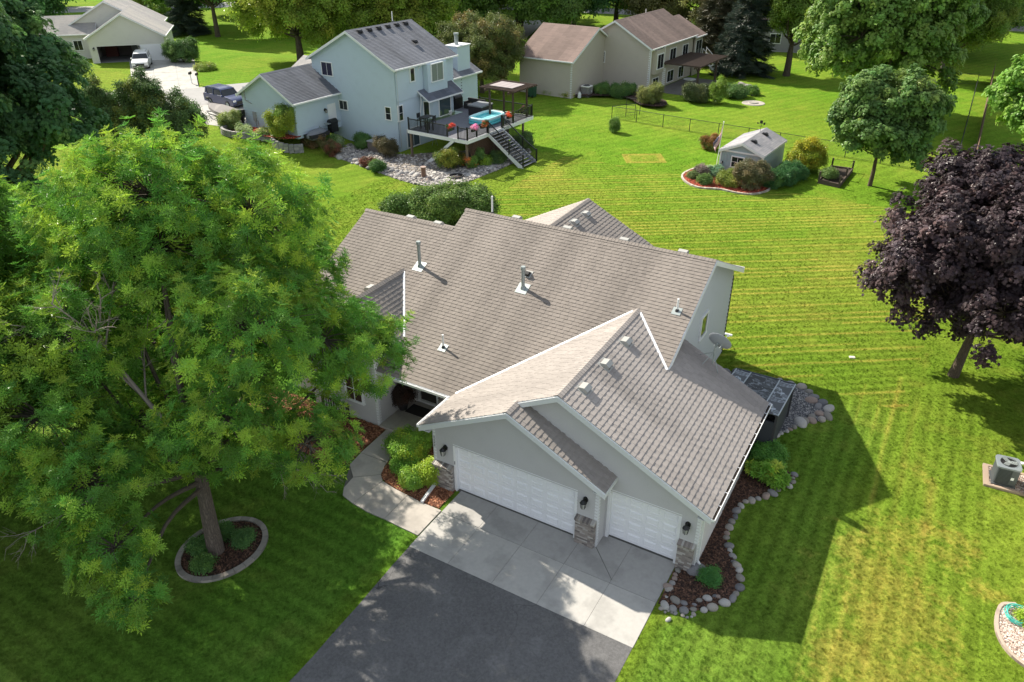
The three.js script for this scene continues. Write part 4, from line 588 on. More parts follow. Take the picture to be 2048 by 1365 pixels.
mesh('meter_pipe', [rod([-5.36, 3.9, -13.4], [-5.36, 5.1, -13.4], 0.05), rod([-5.36, 3.9, -13.4], [-5.36, 3.7, -12.6], 0.05), box(-5.45, -5.3, 2.2, 3.0, -12.6, -12.2), rod([-5.36, 2.2, -12.4], [-5.36, 1.4, -12.4], 0.04), rod([-5.36, 2.2, -12.1], [-5.36, 1.4, -12.1], 0.04)], std([0.36, 0.38, 0.39], 0.6), blue);
for (let i = 0; i < 8; i++) mesh('hook', box(11.6, 11.68, 2.1 + i * 0.28, 2.16 + i * 0.28, -1.9, -1.82), M.dark, blue);
// deck of the blue house
const deckMat = std([0.16, 0.165, 0.19], 0.75, { map: T.wood });
const deck = thing('raised_deck', 'raised deck with black metal railing and stairs behind the blue house', 'deck', [-29.388, 0, -34.982], 1.501);
{
  const y = 2.45; for (let i = 0; i < 46; i++) { const z = 0.1 + i * 0.178; if (z > 8.2) break; mesh('deck_board', box(z < 1.9 ? 6.8 : -0.95, 8.9, y - 0.03, y, z, z + 0.17), deckMat, deck); }
  mesh('rim_board', [box(-0.98, -0.94, y - 0.28, y + 0.01, 1.9, 8.3), box(-0.98, 8.95, y - 0.28, y + 0.01, 8.3, 8.34), box(8.91, 8.95, y - 0.28, y + 0.01, 0.1, 8.3)], M.white, deck);
  for (const [x, z] of [[-0.8, 2.1], [-0.8, 8.1], [3.0, 8.1], [7.6, 8.1], [8.7, 4]]) mesh('support_post', bar([x, 0, z], [x, y - 0.2, z], 0.16), std([0.2, 0.15, 0.11], 0.9), deck);
  const lat = []; for (let i = 0; i < 40; i++) { const x = -0.9 + i * 0.13; lat.push(bar([x, 0.05, 8.18], [x + 1.1, Math.min(2.1, 2.1), 8.18], 0.02, 0.035)); lat.push(bar([x + 1.1, 0.05, 8.2], [x, 2.1, 8.2], 0.02, 0.035)); } const lt = mesh('lattice', lat, std([0.13, 0.075, 0.05], 0.9), deck); lt.userData.kind = 'stuff'; mesh('lattice_backing', box(-0.85, 5.4, 0, 2.15, 8.0, 8.05), std([0.03, 0.022, 0.02], 0.95), deck);
  const railing = (pts) => { for (let i = 0; i + 1 < pts.length; i++) { const [a, b] = [pts[i], pts[i + 1]], L = Math.hypot(b[0] - a[0], b[2] - a[2]), n = Math.max(2, Math.round(L / 0.13)), bal = []; mesh('rail', [bar([a[0], a[1] + 0.95, a[2]], [b[0], b[1] + 0.95, b[2]], 0.08, 0.06)], M.black, deck); mesh('rail', [bar([a[0], a[1] + 0.1, a[2]], [b[0], b[1] + 0.1, b[2]], 0.035, 0.035)], M.black, deck); for (let k = 1; k < n; k++) { const f = k / n, p = [0, 1, 2].map((c) => a[c] + (b[c] - a[c]) * f); bal.push(bar([p[0], p[1] + 0.1, p[2]], [p[0], p[1] + 0.95, p[2]], 0.032)); } mesh('balusters', bal, M.black, deck).userData.kind = 'stuff'; } for (const p of pts) mesh('rail_post', bar([p[0], p[1], p[2]], [p[0], p[1] + 1.08, p[2]], 0.09), M.black, deck); };
  railing([[-0.9, y, 2.0], [-0.9, y, 4.1], [-0.9, y, 6.2]]); railing([[-0.9, y, 8.25], [0.4, y, 8.25], [1.9, y, 8.25]]); railing([[4.0, y, 8.25], [5.8, y, 8.25], [8.85, y, 8.25], [8.85, y, 5.2], [8.85, y, 2.4]]); railing([[-0.9, y, 7.3], [-0.9, y, 8.25]]);
  const N = 13, tread = std([0.17, 0.18, 0.2], 0.8, { map: T.wood }); for (let i = 0; i < N; i++) { const yy = y - (i + 1) * y / (N + 1); mesh('stair_tread', box(1.95, 3.95, yy - 0.04, yy, 8.35 + i * 0.27, 8.35 + (i + 1) * 0.27 + 0.02), tread, deck); }
  const end = 8.35 + N * 0.27; for (const x of [1.9, 3.98]) mesh('stringer', prism([[8.32, y - 0.3], [8.32, y], [end, 0.15], [end, -0.05], [end - 0.4, -0.05]], x, x + 0.05, 'x'), M.white, deck);
  railing([[1.92, y, 8.35], [1.92, 0.95, 8.35 + 2.1], [1.92, 0.1, end]]); railing([[4.0, y, 8.35], [4.0, 0.95, 8.35 + 2.1], [4.0, 0.1, end]]);
  for (let i = 0; i < 11; i++) { const yy = y - (i + 1) * y / 12; mesh('stair_tread', box(-1.0 + i * 0.0, -0.1, yy - 0.04, yy, 6.9 - (i + 1) * 0.26, 6.9 - i * 0.26 + 0.02).translate(-0.05, 0, 0), tread, deck); }
  mesh('stringer', prism([[6.95, y - 0.3], [6.95, y], [4.0, 0.1], [4.0, -0.05], [4.3, -0.05]], -1.08, -1.03, 'x'), M.white, deck);
}
const bl = (x, y, z) => { const p = V(x, y, z).applyAxisAngle(UP, 1.501); return [p.x - 29.388, p.y, p.z - 34.982]; };
{ // things standing on the deck
  const pm = std([0.1, 0.062, 0.045], 0.85, { map: T.wood }), pg = thing('pergola', 'small dark wooden pergola with pale roof panels on the raised deck', 'pergola', bl(7.4, 2.45, 6.6), 1.501);
  for (const [x, z] of [[-1.1, -1.2], [1.1, -1.2], [1.1, 1.3], [-1.1, 1.3]]) mesh('post', bar([x, 0, z], [x, 2.5, z], 0.14), pm, pg); for (const z of [-1.2, 1.3]) mesh('beam', box(-1.9, 1.9, 2.45, 2.65, z - 0.05, z + 0.05), pm, pg); for (let i = 0; i < 11; i++) mesh('rafter', box(-1.7 + i * 0.34, -1.64 + i * 0.34, 2.65, 2.78, -1.9, 2.0), pm, pg);
  for (let i = 0; i < 4; i++) mesh('roof_panel', box(-1.0, 1.0, 2.79, 2.82, -1.3 + i * 0.62, -0.72 + i * 0.62), std([0.36, 0.31, 0.3], 0.5), pg);
  const pool = thing('wading_pool', 'turquoise inflatable wading pool on the raised deck', 'pool', bl(5.0, 2.45, 6.0), 1.501); const tq = std([0.1, 0.55, 0.62], 0.35), tl = std([0.5, 0.75, 0.78], 0.35);
  const rr2 = (w, d, y) => { const P = []; for (let i = 0; i < 40; i++) { const t = i / 40 * 6.2832, c = Math.cos(t), s = Math.sin(t); P.push([w * Math.sign(c) * Math.abs(c) ** 0.45, y, d * Math.sign(s) * Math.abs(s) ** 0.45]); } return P; };
  for (const [i, y] of [[0, 0.12], [1, 0.33], [2, 0.52]]) mesh('air_ring', pipe(rr2(1.55, 1.0, y), 0.13, 8, 80, true), i === 2 ? tl : tq, pool); mesh('water', box(-1.4, 1.4, 0.3, 0.34, -0.9, 0.9), std([0.25, 0.68, 0.72], 0.08), pool);
  const tub = thing('hot_tub', 'dark boxed hot tub with grey cover on the raised deck', 'hot tub', bl(6.9, 2.45, 3.9), 1.501); mesh('cabinet', box(-0.85, 0.85, 0, 0.82, -0.75, 0.75), std([0.025, 0.02, 0.025], 0.5), tub); mesh('cover', box(-0.9, 0.9, 0.82, 0.93, -0.8, 0.8), std([0.2, 0.21, 0.22], 0.7), tub);
  const sofa = thing('deck_sofa', 'dark wicker sofa by the hot tub on the raised deck', 'sofa', bl(8.3, 2.45, 2.2), 1.501); mesh('seat', box(-0.4, 0.4, 0, 0.42, -1, 1), M.dark, sofa); mesh('backrest', box(0.3, 0.45, 0.42, 0.85, -1, 1), M.dark, sofa); for (const z of [-1, 0.88]) mesh('arm', box(-0.4, 0.4, 0.42, 0.62, z, z + 0.12), M.dark, sofa);
  const gr = thing('covered_grill', 'black covered barbecue against the wall on the raised deck', 'grill', bl(7.6, 2.45, 0.6), 1.501); mesh('cover', [box(-0.6, 0.6, 0, 0.9, -0.3, 0.3), cyl(0, 0, 1.1, 0, 0.32, 0.32, 16).rotateZ(HP).translate(0.55, 0.9, 0)], M.black, gr);
  const tb = thing('deck_table', 'black bar table with chairs at the deck rail', 'table', bl(0.3, 2.45, 3.0), 1.501); mesh('tabletop', box(-0.6, 0.6, 0.98, 1.03, -0.4, 0.4), M.black, tb); for (const [x, z] of [[-0.5, -0.3], [0.5, -0.3], [0.5, 0.3], [-0.5, 0.3]]) mesh('leg', bar([x, 0, z], [x, 0.98, z], 0.05), M.black, tb);
  for (const [i, z] of [-0.65, 0.65].entries()) { const c = thing('bar_chair', i ? 'black bar chair on the stair side of the deck table' : 'black bar chair on the house side of the deck table', 'chair', bl(0.3, 2.45, 3 + z), 1.501 + (i ? Math.PI : 0)); mesh('seat', box(-0.22, 0.22, 0.7, 0.74, -0.22, 0.22), M.black, c); mesh('backrest', box(-0.22, 0.22, 0.8, 1.2, -0.24, -0.2), M.black, c); for (const [a, b] of [[-0.2, -0.2], [0.2, -0.2], [0.2, 0.2], [-0.2, 0.2]]) mesh('leg', bar([a, 0, b], [a, 0.7, b], 0.04), M.black, c); }
  const bucket = thing('bucket', 'small pale bucket standing on the deck beside the bay window', 'bucket', bl(5.2, 2.45, 1.75)); mesh('body', cyl(0, 0, 0.34, 0, 0.13, 0.16), std([0.6, 0.6, 0.58], 0.6), bucket); mesh('rim', new THREE.TorusGeometry(0.16, 0.015, 6, 16).rotateX(HP).translate(0, 0.34, 0), M.white, bucket);
}
// --- tan house
const tan = thing('tan_house', 'tan sided house with brown roof and a pergola over its patio', 'house', [-18.95, 0.0, -68.181], 1.495);
tan.position.y = 0.3;
block(tan, { x0: 0, x1: 12.3, z0: -9.1, z1: 0, base: -0.5, eave: 4.55, pitch: 0.55, axis: 'x', tones: brownT, siding: tanS });
block(tan, { x0: -7.46, x1: 3.4, z0: -12.8, z1: -5.9, base: -0.5, eave: 3.7, pitch: 0.5, axis: 'z', tones: brownT, siding: tanS, skip: 'b' });
block(tan, { x0: 12.3, x1: 14.6, z0: -7, z1: 0.3, base: -0.5, eave: 4.4, pitch: 0.5, axis: 'x', tones: brownT, siding: tanS, skip: 'a' });
mesh('corner_trim', [box(-0.04, 0.1, -0.4, 4.4, 0, 0.04), box(-7.5, -7.36, -0.4, 3.6, -5.9, -5.86), box(-7.5, -7.46, -0.4, 3.6, -6.0, -5.86), box(-0.04, 0, -0.4, 4.4, -0.14, 0.04), box(2.9, 3.0, 1.8, 4.4, 0.0, 0.5)], M.white, tan);
mesh('downspout', [bar([-0.1, 4.4, 0.15], [-0.1, 0, 0.15], 0.09), bar([0.3, 4.4, 0.4], [-0.1, 4.3, 0.15], 0.08)], M.white, tan);
windowAt(tan, [-0.01, 3.15, -6.35], -HP, 1.3, 1.3, { rows: 2 }); mesh('bay', box(0.5, 2.9, 1.7, 4.3, -0.02, 0.5), tanS, tan); windowAt(tan, [1.7, 3.0, 0.51], 0, 1.7, 1.7, { cols: 2 }); windowAt(tan, [6.2, 3.05, 0.02], 0, 1.8, 1.6, { cols: 2 }); windowAt(tan, [9.9, 3.05, 0.02], 0, 1.7, 1.5, { cols: 2 }); windowAt(tan, [13.4, 2.9, 0.32], 0, 1.9, 2.0, { cols: 2 });
windowAt(tan, [1.8, 0.5, 0.02], 0, 1.7, 1.3, { cols: 2 }); windowAt(tan, [6.0, 0.65, 0.02], 0, 1.9, 1.4, { cols: 2 }); windowAt(tan, [9.2, 0.65, 0.02], 0, 1.6, 1.4, { cols: 2 }); mesh('patio_door', box(3.7, 4.6, -0.3, 1.8, 0, 0.05), M.white, tan);
pvcPipe(tan, [9, 7.0, -5.2], 0.5, -0.5);
const tn = (x, y, z) => { const p = V(x, y, z).applyAxisAngle(UP, 1.495); return [p.x - 18.95, p.y, p.z - 68.181]; };
{
  const pm = std([0.11, 0.075, 0.06], 0.85, { map: T.wood }), p = thing('patio_pergola', 'dark stained pergola along the patio side of the tan house', 'pergola', tn(3.2, 0, 0.2), 1.495);
  for (const x of [1.0, 6.6]) { mesh('post', bar([x, 0, 4.1], [x, 2.6, 4.1], 0.2), pm, p); for (const s of [-1, 1]) mesh('brace', bar([x, 1.9, 4.1], [x + 0.7 * s, 2.6, 4.1], 0.1), pm, p); }
  mesh('beam', box(-0.4, 8.2, 2.6, 2.82, 4.02, 4.14), pm, p); mesh('beam', box(-0.4, 8.2, 2.6, 2.82, 0.05, 0.15), pm, p); for (let i = 0; i < 20; i++) mesh('rafter', box(-0.3 + i * 0.43, -0.22 + i * 0.43, 2.82, 3.0, 0.05, 4.9), pm, p);
  const tb = thing('patio_table', 'round pale table under the patio pergola', 'table', tn(6.5, 0.02, 2.4)); mesh('tabletop', cyl(0, 0.68, 0.73, 0, 0.75, 0.75, 24), std([0.5, 0.52, 0.5], 0.4), tb); mesh('pedestal', [cyl(0, 0.03, 0.68, 0, 0.06), cyl(0, 0, 0.03, 0, 0.35, 0.3)], M.dark, tb);
  struct('tan_patio', poly([tn(1, 0, 0.2), tn(11, 0, 0.2), tn(11, 0, 4.6), tn(1, 0, 4.6)].map((q) => [q[0], q[2]]), 0, 0.03), std([0.3, 0.29, 0.28], 0.9, { map: concreteMap }));
  const stairs = thing('porch_stairs', 'white railed stairs at the far end of the tan house', 'stairs', tn(15.0, 0, 0.6), 1.495); for (let i = 0; i < 8; i++) mesh('stair_tread', box(-0.6, 0.6, 2.0 - i * 0.26, 2.05 - i * 0.26, i * 0.28, i * 0.28 + 0.3), M.white, stairs); for (const x of [-0.6, 0.6]) { mesh('rail', bar([x, 3.0, 0], [x, 0.9, 2.4], 0.07), M.white, stairs); mesh('stringer', bar([x, 2.0, 0], [x, 0.05, 2.2], 0.05, 0.2), M.white, stairs); for (const t of [0, 0.5, 1]) mesh('rail_post', bar([x, 2.0 - 1.9 * t, 2.3 * t], [x, 3.05 - 2.0 * t, 2.3 * t], 0.08), M.white, stairs); }
}
function acUnit(at, turn, k, label, col) { const a = thing('air_conditioner', label, 'air conditioner', at, turn); a.scale.setScalar(k); const m = std(col, 0.5), d = std(col.map((c) => c * 0.35), 0.6);
  const rsq = (w, y0, y1) => { const s = new THREE.Shape(), r = 0.16; s.moveTo(-w + r, -w); s.lineTo(w - r, -w); s.quadraticCurveTo(w, -w, w, -w + r); s.lineTo(w, w - r); s.quadraticCurveTo(w, w, w - r, w); s.lineTo(-w + r, w); s.quadraticCurveTo(-w, w, -w, w - r); s.lineTo(-w, -w + r); s.quadraticCurveTo(-w, -w, -w + r, -w); return s; }, holed = (s) => { s.holes.push(new THREE.Path().absarc(0, 0, 0.3, 0, 6.2832)); return s; };
  mesh('coil', new THREE.ExtrudeGeometry(holed(rsq(0.36)), { depth: 0.74, bevelEnabled: false }).rotateX(-HP).translate(0, 0.05, 0), d, a); for (let i = 0; i < 12; i++) mesh('louvre', new THREE.ExtrudeGeometry(holed(rsq(0.385)), { depth: 0.028, bevelEnabled: false }).rotateX(-HP).translate(0, 0.1 + i * 0.057, 0), m, a);
  const top = rsq(0.4); top.holes.push(new THREE.Path().absarc(0, 0, 0.29, 0, 6.2832)); mesh('lid', new THREE.ExtrudeGeometry(top, { depth: 0.05, bevelEnabled: true, bevelSize: 0.015, bevelThickness: 0.015, bevelSegments: 2 }).rotateX(-HP).translate(0, 0.8, 0), std(col.map((c) => c * 2.6), 0.4), a); mesh('base_pan', box(-0.4, 0.4, 0, 0.06, -0.4, 0.4), m, a);
  mesh('well_shade_disc', cyl(0, 0.86, 0.87, 0, 0.29, 0.29, 28), M.black, a); const fan = mesh('fan', [cyl(0, 0.87, 0.89, 0, 0.08)], M.galv, a); for (let i = 0; i < 3; i++) mesh('blade', box(0.06, 0.27, -0.005, 0.005, -0.09, 0.09).rotateX(0.1).translate(0, 0.885, 0).rotateY(i * 2.094), M.galv, a); mesh('fan_guard', [0.1, 0.16, 0.22, 0.28].map((r) => new THREE.TorusGeometry(r, 0.005, 4, 24).rotateX(HP).translate(0, 0.905, 0)), M.black, a); mesh('access_panel', box(0.12, 0.36, 0.1, 0.78, 0.37, 0.395), m, a); mesh('rating_label', box(0.14, 0.24, 0.35, 0.47, 0.395, 0.399), M.white, a); return a; }  // black disc under the guard paints the dark inside of the fan opening
acUnit(tn(-5.3, 0, -5.1), 1.5, 1.35, 'pale grey air conditioner beside the tan house wall', [0.35, 0.34, 0.33]);
{ const t = thing('propane_tank', 'white propane cylinder standing beside the tan house', 'gas tank', tn(-6.7, 0, -5.2)); mesh('tank', [cyl(0, 0.08, 0.45, 0, 0.2), sph(0, 0.45, 0, 0.2, 1, 0.6, 1), sph(0, 0.1, 0, 0.2, 1, 0.5, 1)], M.white, t); mesh('collar', cyl(0, 0.55, 0.7, 0, 0.11), M.white, t);
  const b = thing('trash_bin', 'dark green wheeled bin with a pale lid beside the tan garage', 'bin', tn(-9.1, 0, -10), 1.5); b.scale.setScalar(1.25); mesh('body', prism([[-0.26, 0.06], [0.26, 0.06], [0.32, 0.98], [-0.32, 0.98]], -0.28, 0.28), std([0.02, 0.075, 0.045], 0.5), b); mesh('lid', prism([[-0.34, 0.98], [0.36, 0.98], [0.3, 1.06], [-0.3, 1.06]], -0.3, 0.3), std([0.55, 0.42, 0.22], 0.5), b); for (const z of [-0.25, 0.19]) mesh('wheel', new THREE.CylinderGeometry(0.12, 0.12, 0.06, 16).rotateX(HP).translate(-0.28, 0.12, z + 0.03), M.black, b); }
// --- white house across the street
const white = thing('white_house', 'cream house with an open two-car garage across the street', 'house', [-86.113, 0, -55.406], 2.369);
white.position.set(-78.46, 1.5, -49.73); white.scale.setScalar(0.9227);
{
  block(white, { x0: 0, x1: 10, z0: -9.7, z1: 0, base: 0, eave: 3.27, pitch: 0.58, axis: 'x', tones: paleT, siding: creamS, holes: { a: [[0.9, 6.15, 0, 2.15]] } });
  block(white, { x0: 6.5, x1: 17, z0: -14, z1: -1.5, base: 0, eave: 3.6, pitch: 0.56, axis: 'x', tones: paleT, siding: creamS });
  block(white, { x0: 4.5, x1: 12, z0: -20, z1: -9.8, base: 0, eave: 3.3, pitch: 0.5, axis: 'z', tones: paleT, siding: creamS });
  mesh('garage_door', box(-0.05, 0.0, 0.02, 2.2, -3.25, -0.4), M.white, white); for (let r = 0; r < 4; r++) mesh('door_section', box(-0.07, -0.05, 0.04 + r * 0.545, 0.54 + r * 0.545, -3.22, -0.43), M.white, white);
  mesh('garage_floor', box(0.0, 6, -0.05, 0.02, -9.5, -0.2), std([0.2, 0.2, 0.2], 0.9), white); mesh('garage_back', box(5.9, 6, 0, 3, -9.5, -0.2), std([0.12, 0.1, 0.1], 0.9), white); mesh('inner_door', box(5.82, 5.9, 0, 2.0, -5.4, -4.4), std([0.3, 0.32, 0.34], 0.7), white); mesh('shelf_clutter', [box(3.6, 4.4, 0, 0.9, -4.2, -3.6), box(5.0, 5.8, 0, 1.6, -8.8, -7.2)], std([0.14, 0.05, 0.045], 0.9), white); mesh('storage_box', box(2.2, 3.1, 0.02, 0.7, -4.4, -3.5), std([0.3, 0.22, 0.14], 0.9), white);
  for (const z of [-3.42, -9.2]) lampSet(white, [-0.02, 1.75, z], -HP, 1.3); lampSet(white, [-0.02, 1.75, -0.15], -HP, 1.3);
  windowAt(white, [4.45, 1.8, -12], -HP, 1.2, 1.4, { cols: 2 }); windowAt(white, [4.45, 1.8, -15], -HP, 1.2, 1.4, { cols: 2 });
}
// --- edge of the neighbour on the right
{
  const wv = std([0.7, 0.7, 0.69], 0.6, { map: T.fine }), n = thing('vinyl_house', 'white vinyl sided house wall at the edge of the side yard', 'house', [18.72, 0, -3.0]);
  block(n, { x0: 0, x1: 9, z0: -9, z1: 6, base: 0, eave: 2.6, pitch: 0.4, axis: 'z', ov: 0.02, tones: paleT, siding: wv, gut: false });
  mesh('downspout', [pipe([[-0.05, 1.5, -9.1], [-0.05, 0.5, -9.1], [-0.15, 0.25, -9.15], [-0.45, 0.1, -9.35]], 0.06, 8, 20)], M.white, n); mesh('meter_box', [box(-0.16, 0, 0.75, 1.15, -2.1, -1.8), box(-0.13, 0, 1.25, 1.5, -2.05, -1.85)], M.white, n);
  acUnit([17.85, 0.07, -10.85], 0.12, 1.0, 'dark grey air conditioner on a timber edged pad in the side yard', [0.075, 0.085, 0.09]);
  const pad = thing('equipment_pad', 'timber edged gravel pad under the dark air conditioner', 'pad', [18.0, 0, -10.95], 0.05); const tm = std([0.42, 0.32, 0.24], 0.9, { map: T.wood }); mesh('timber', box(-0.78, -0.6, 0, 0.1, -0.72, 0.68), tm, pad); mesh('timber', box(-0.6, 0.62, 0, 0.1, 0.56, 0.68), tm, pad); mesh('timber', box(-0.6, 0.62, 0, 0.1, -0.72, -0.6), tm, pad); bed('pad_gravel', [[-0.6, -0.6], [0.62, -0.6], [0.62, 0.56], [-0.6, 0.56]], 0.06, 'pink', 500, 'pebble', 0.7, pad);
  const RB = smooth([[17.95, -4.0], [17.85, -3.1], [18.05, -2.4], [18.5, -1.95], [19.3, -1.7]], 4, false); bed('corner_gravel_bed', RB.concat([[19.3, -4.2], [18.3, -4.25]]), 0.04, 'pink', 900, 'pebble', 0.9);
  const ke = thing('curved_kerb', 'curved pale kerb edging the gravel bed by the white wall', 'kerb', [17.85, 0, -3.1]); const KP = smooth([[18.35, -4.3], [17.93, -4.0], [17.83, -3.1], [18.03, -2.38], [18.5, -1.92], [19.3, -1.66]], 3, false); for (let i = 0; i + 1 < KP.length; i++) mesh('kerb_stone', bar([KP[i][0] - 17.85, 0.04, KP[i][1] + 3.1], [KP[i + 1][0] - 17.85, 0.04, KP[i + 1][1] + 3.1], 0.1, 0.12), std([0.45, 0.36, 0.3], 0.9, { map: T.dirt }), ke);
  const hose = thing('garden_hose', 'coiled turquoise garden hose on the gravel by the white wall', 'hose', [18.35, 0.08, -3.75]); const hp = []; for (let i = 0; i <= 150; i++) { const t = i / 150 * 6.2832 * 5.2, r = 0.3 + 0.05 * Math.sin(i * 0.37); hp.push([r * Math.cos(t), 0.02 + i * 0.0009 + 0.01 * Math.sin(i), r * Math.sin(t) * 1.15]); } mesh('coil', pipe(hp, 0.014, 6, 400), std([0.05, 0.42, 0.36], 0.4), hose);
}
// ---------------------------------------------------------------- streets, yards, vehicles
const roadMat = std([1, 1, 1], 0.9, { map: tex(512, (u, v, o) => { const k = 0.30 + 0.06 * (fbm(u * 9, v * 9, 611, 4, 9) - 0.5) + 0.05 * (hash2(u * 512 | 0, v * 512 | 0, 12) - 0.5); o[0] = k; o[1] = k * 0.98; o[2] = k * 0.95; }, 7) });
const farEdge = [[-78, -23], [-70, -30.5], [-64.5, -36], [-61, -40.2], [-57.5, -45.5], [-53.5, -51], [-50, -55]], nearEdge = [[-72, -17], [-63.5, -23.5], [-58, -28.5], [-54, -33], [-50.5, -38.2], [-47, -43.5], [-44.5, -47.5]];
struct('street', poly(farEdge.concat([...nearEdge].reverse()), 1.4, 1.515), roadMat);
const drv = std([0.9, 0.9, 0.88], 0.9, { map: concreteMap });
{ const d = struct('white_driveway', poly([[-83.2, -47.4], [-75.9, -51.8], [-60.6, -39.6], [-65.6, -34.9]], 1.4, 1.51), std([0.3, 0.3, 0.3], 0.9));
  const q = (a, b, c, e) => { const A = [-83.2, -47.4], B = [-75.9, -51.8], C = [-60.6, -39.6], D = [-65.6, -34.9], P = (u, v) => [0, 1].map((k) => (A[k] * (1 - u) + B[k] * u) * (1 - v) + (D[k] * (1 - u) + C[k] * u) * v); return [P(a + 0.004, c + 0.002), P(b - 0.004, c + 0.002), P(b - 0.004, e - 0.002), P(a + 0.004, e - 0.002)]; };
  for (const [a, b] of [[0, 0.35], [0.35, 0.7], [0.7, 1]]) for (const [c, e] of [[0, 0.22], [0.22, 0.48], [0.48, 0.74], [0.74, 1]]) mesh('slab', poly(q(a, b, c, e), 1.5, 1.524), drv, d); }
struct('blue_driveway', poly([[-54.5, -33.2], [-50.0, -39.5], [-43.6, -40.5], [-43.6, -29.5], [-49.5, -29.0]], 1.4, 1.519), drv);
struct('far_road', poly([[-175, -70], [-115, -128], [-109, -120], [-168, -62]], 0, 0.02), roadMat);
struct('back_driveway', poly([[-57.5, -96.5], [-50.5, -95.5], [-58, -117], [-67, -112]], 0, 0.02), drv);
struct('back_street', poly([[-120, -128], [60, -158], [62, -150], [-118, -120]], 0, 0.015), roadMat);

function car(name, label, cat, at, turn, col, long) { // local +x is the front
  const c = thing(name, label, cat, at, turn), paint = new THREE.MeshPhysicalMaterial({ color: L3(...col), roughness: 0.35, clearcoat: 0.6, clearcoatRoughness: 0.08, metalness: 0.0 }), L = 2.35, hw = 0.93;
  const body = new THREE.Shape(); const rearTop = long ? -2.2 : -1.7; body.moveTo(-L, 0.35); body.lineTo(-L - 0.03, 0.75); body.quadraticCurveTo(-L - 0.02, 1.05, -L + 0.1, 1.08); body.lineTo(1.0, 1.05); body.quadraticCurveTo(2.0, 1.0, L - 0.05, 0.82); body.quadraticCurveTo(L + 0.05, 0.6, L, 0.35);
  for (const wx of [1.45, -1.4]) { body.lineTo(wx + 0.4, 0.32); body.absarc(wx, 0.34, 0.4, 0, Math.PI, false); } body.lineTo(-L, 0.35);
  mesh('body', new THREE.ExtrudeGeometry(body, { depth: 2 * hw - 0.1, bevelEnabled: true, bevelSize: 0.05, bevelThickness: 0.05, bevelSegments: 3, curveSegments: 10 }).translate(0, 0, -hw + 0.05), paint, c);
  const P = [[-2.2, 1.08], [1.05, 1.05], [0.35, 1.62], [rearTop + 0.15, 1.7], [-2.12, 1.5]], roofP = [[rearTop, 1.62], [0.42, 1.6], [0.2, 1.7], [-0.6, 1.75], [rearTop + 0.1, 1.72]];
  const taper = (g) => { const p = g.attributes.position; for (let i = 0; i < p.count; i++) p.setZ(i, p.getZ(i) * (1 - 0.24 * Math.max(0, p.getY(i) - 1.05))); g.computeVertexNormals(); return g; };
  mesh('glasshouse', taper(prism(P, -hw + 0.04, hw - 0.04)), M.glass, c); mesh('roof', taper(prism(roofP, -hw + 0.03, hw - 0.03)), paint, c);
  for (const s of [-1, 1]) { for (const [x, t] of [[0.35, 0.75], [-0.75, -0.75], [-2.0, -1.75]]) mesh('pillar', taper(bar([t, 1.05, s * (hw - 0.02)], [x, 1.64, s * (hw - 0.02)], 0.06, 0.1)), paint, c); mesh('mirror', sph(0.85, 1.12, s * 1.02, 0.12, 0.8, 0.8, 1), paint, c); mesh('roof_rail', bar([-1.9, 1.78, s * 0.62], [0.1, 1.78, s * 0.62], 0.03), M.galv, c); mesh('headlight', box(L - 0.12, L + 0.06, 0.68, 0.84, s * 0.72 - 0.17, s * 0.72 + 0.17), std([0.7, 0.7, 0.7], 0.1), c); mesh('tail_light', box(-L - 0.09, -L + 0.05, 0.8, 1.05, s * 0.8 - 0.1, s * 0.8 + 0.1), std([0.35, 0.01, 0.01], 0.2), c); }
  mesh('grille', box(L - 0.02, L + 0.08, 0.5, 0.72, -0.5, 0.5), M.black, c); mesh('bumper', box(L - 0.05, L + 0.09, 0.36, 0.48, -0.86, 0.86), M.dark, c);
  for (const wx of [1.45, -1.4]) for (const s of [-1, 1]) { const w = mesh('wheel', new THREE.CylinderGeometry(0.35, 0.35, 0.24, 24).rotateX(HP).translate(wx, 0.35, s * 0.83), M.black, c); mesh('rim', new THREE.CylinderGeometry(0.22, 0.2, 0.03, 16).rotateX(HP).translate(wx, 0.35, s * 0.955), M.galv, w); }
  return c;
}
car('parked_suv', 'dark navy sport utility vehicle parked by the blue garage', 'car', [-51.7, 1.52, -35.6], -0.1, [0.018, 0.03, 0.11], true);
car('parked_car', 'white car parked before the open garage across the street', 'car', [-77.2, 1.52, -45.0], -0.75, [0.72, 0.72, 0.72], true);
car('distant_car', 'white car parked beyond the tan house roof', 'car', [-31, 0.02, -124], -0.2, [0.7, 0.7, 0.7], true);
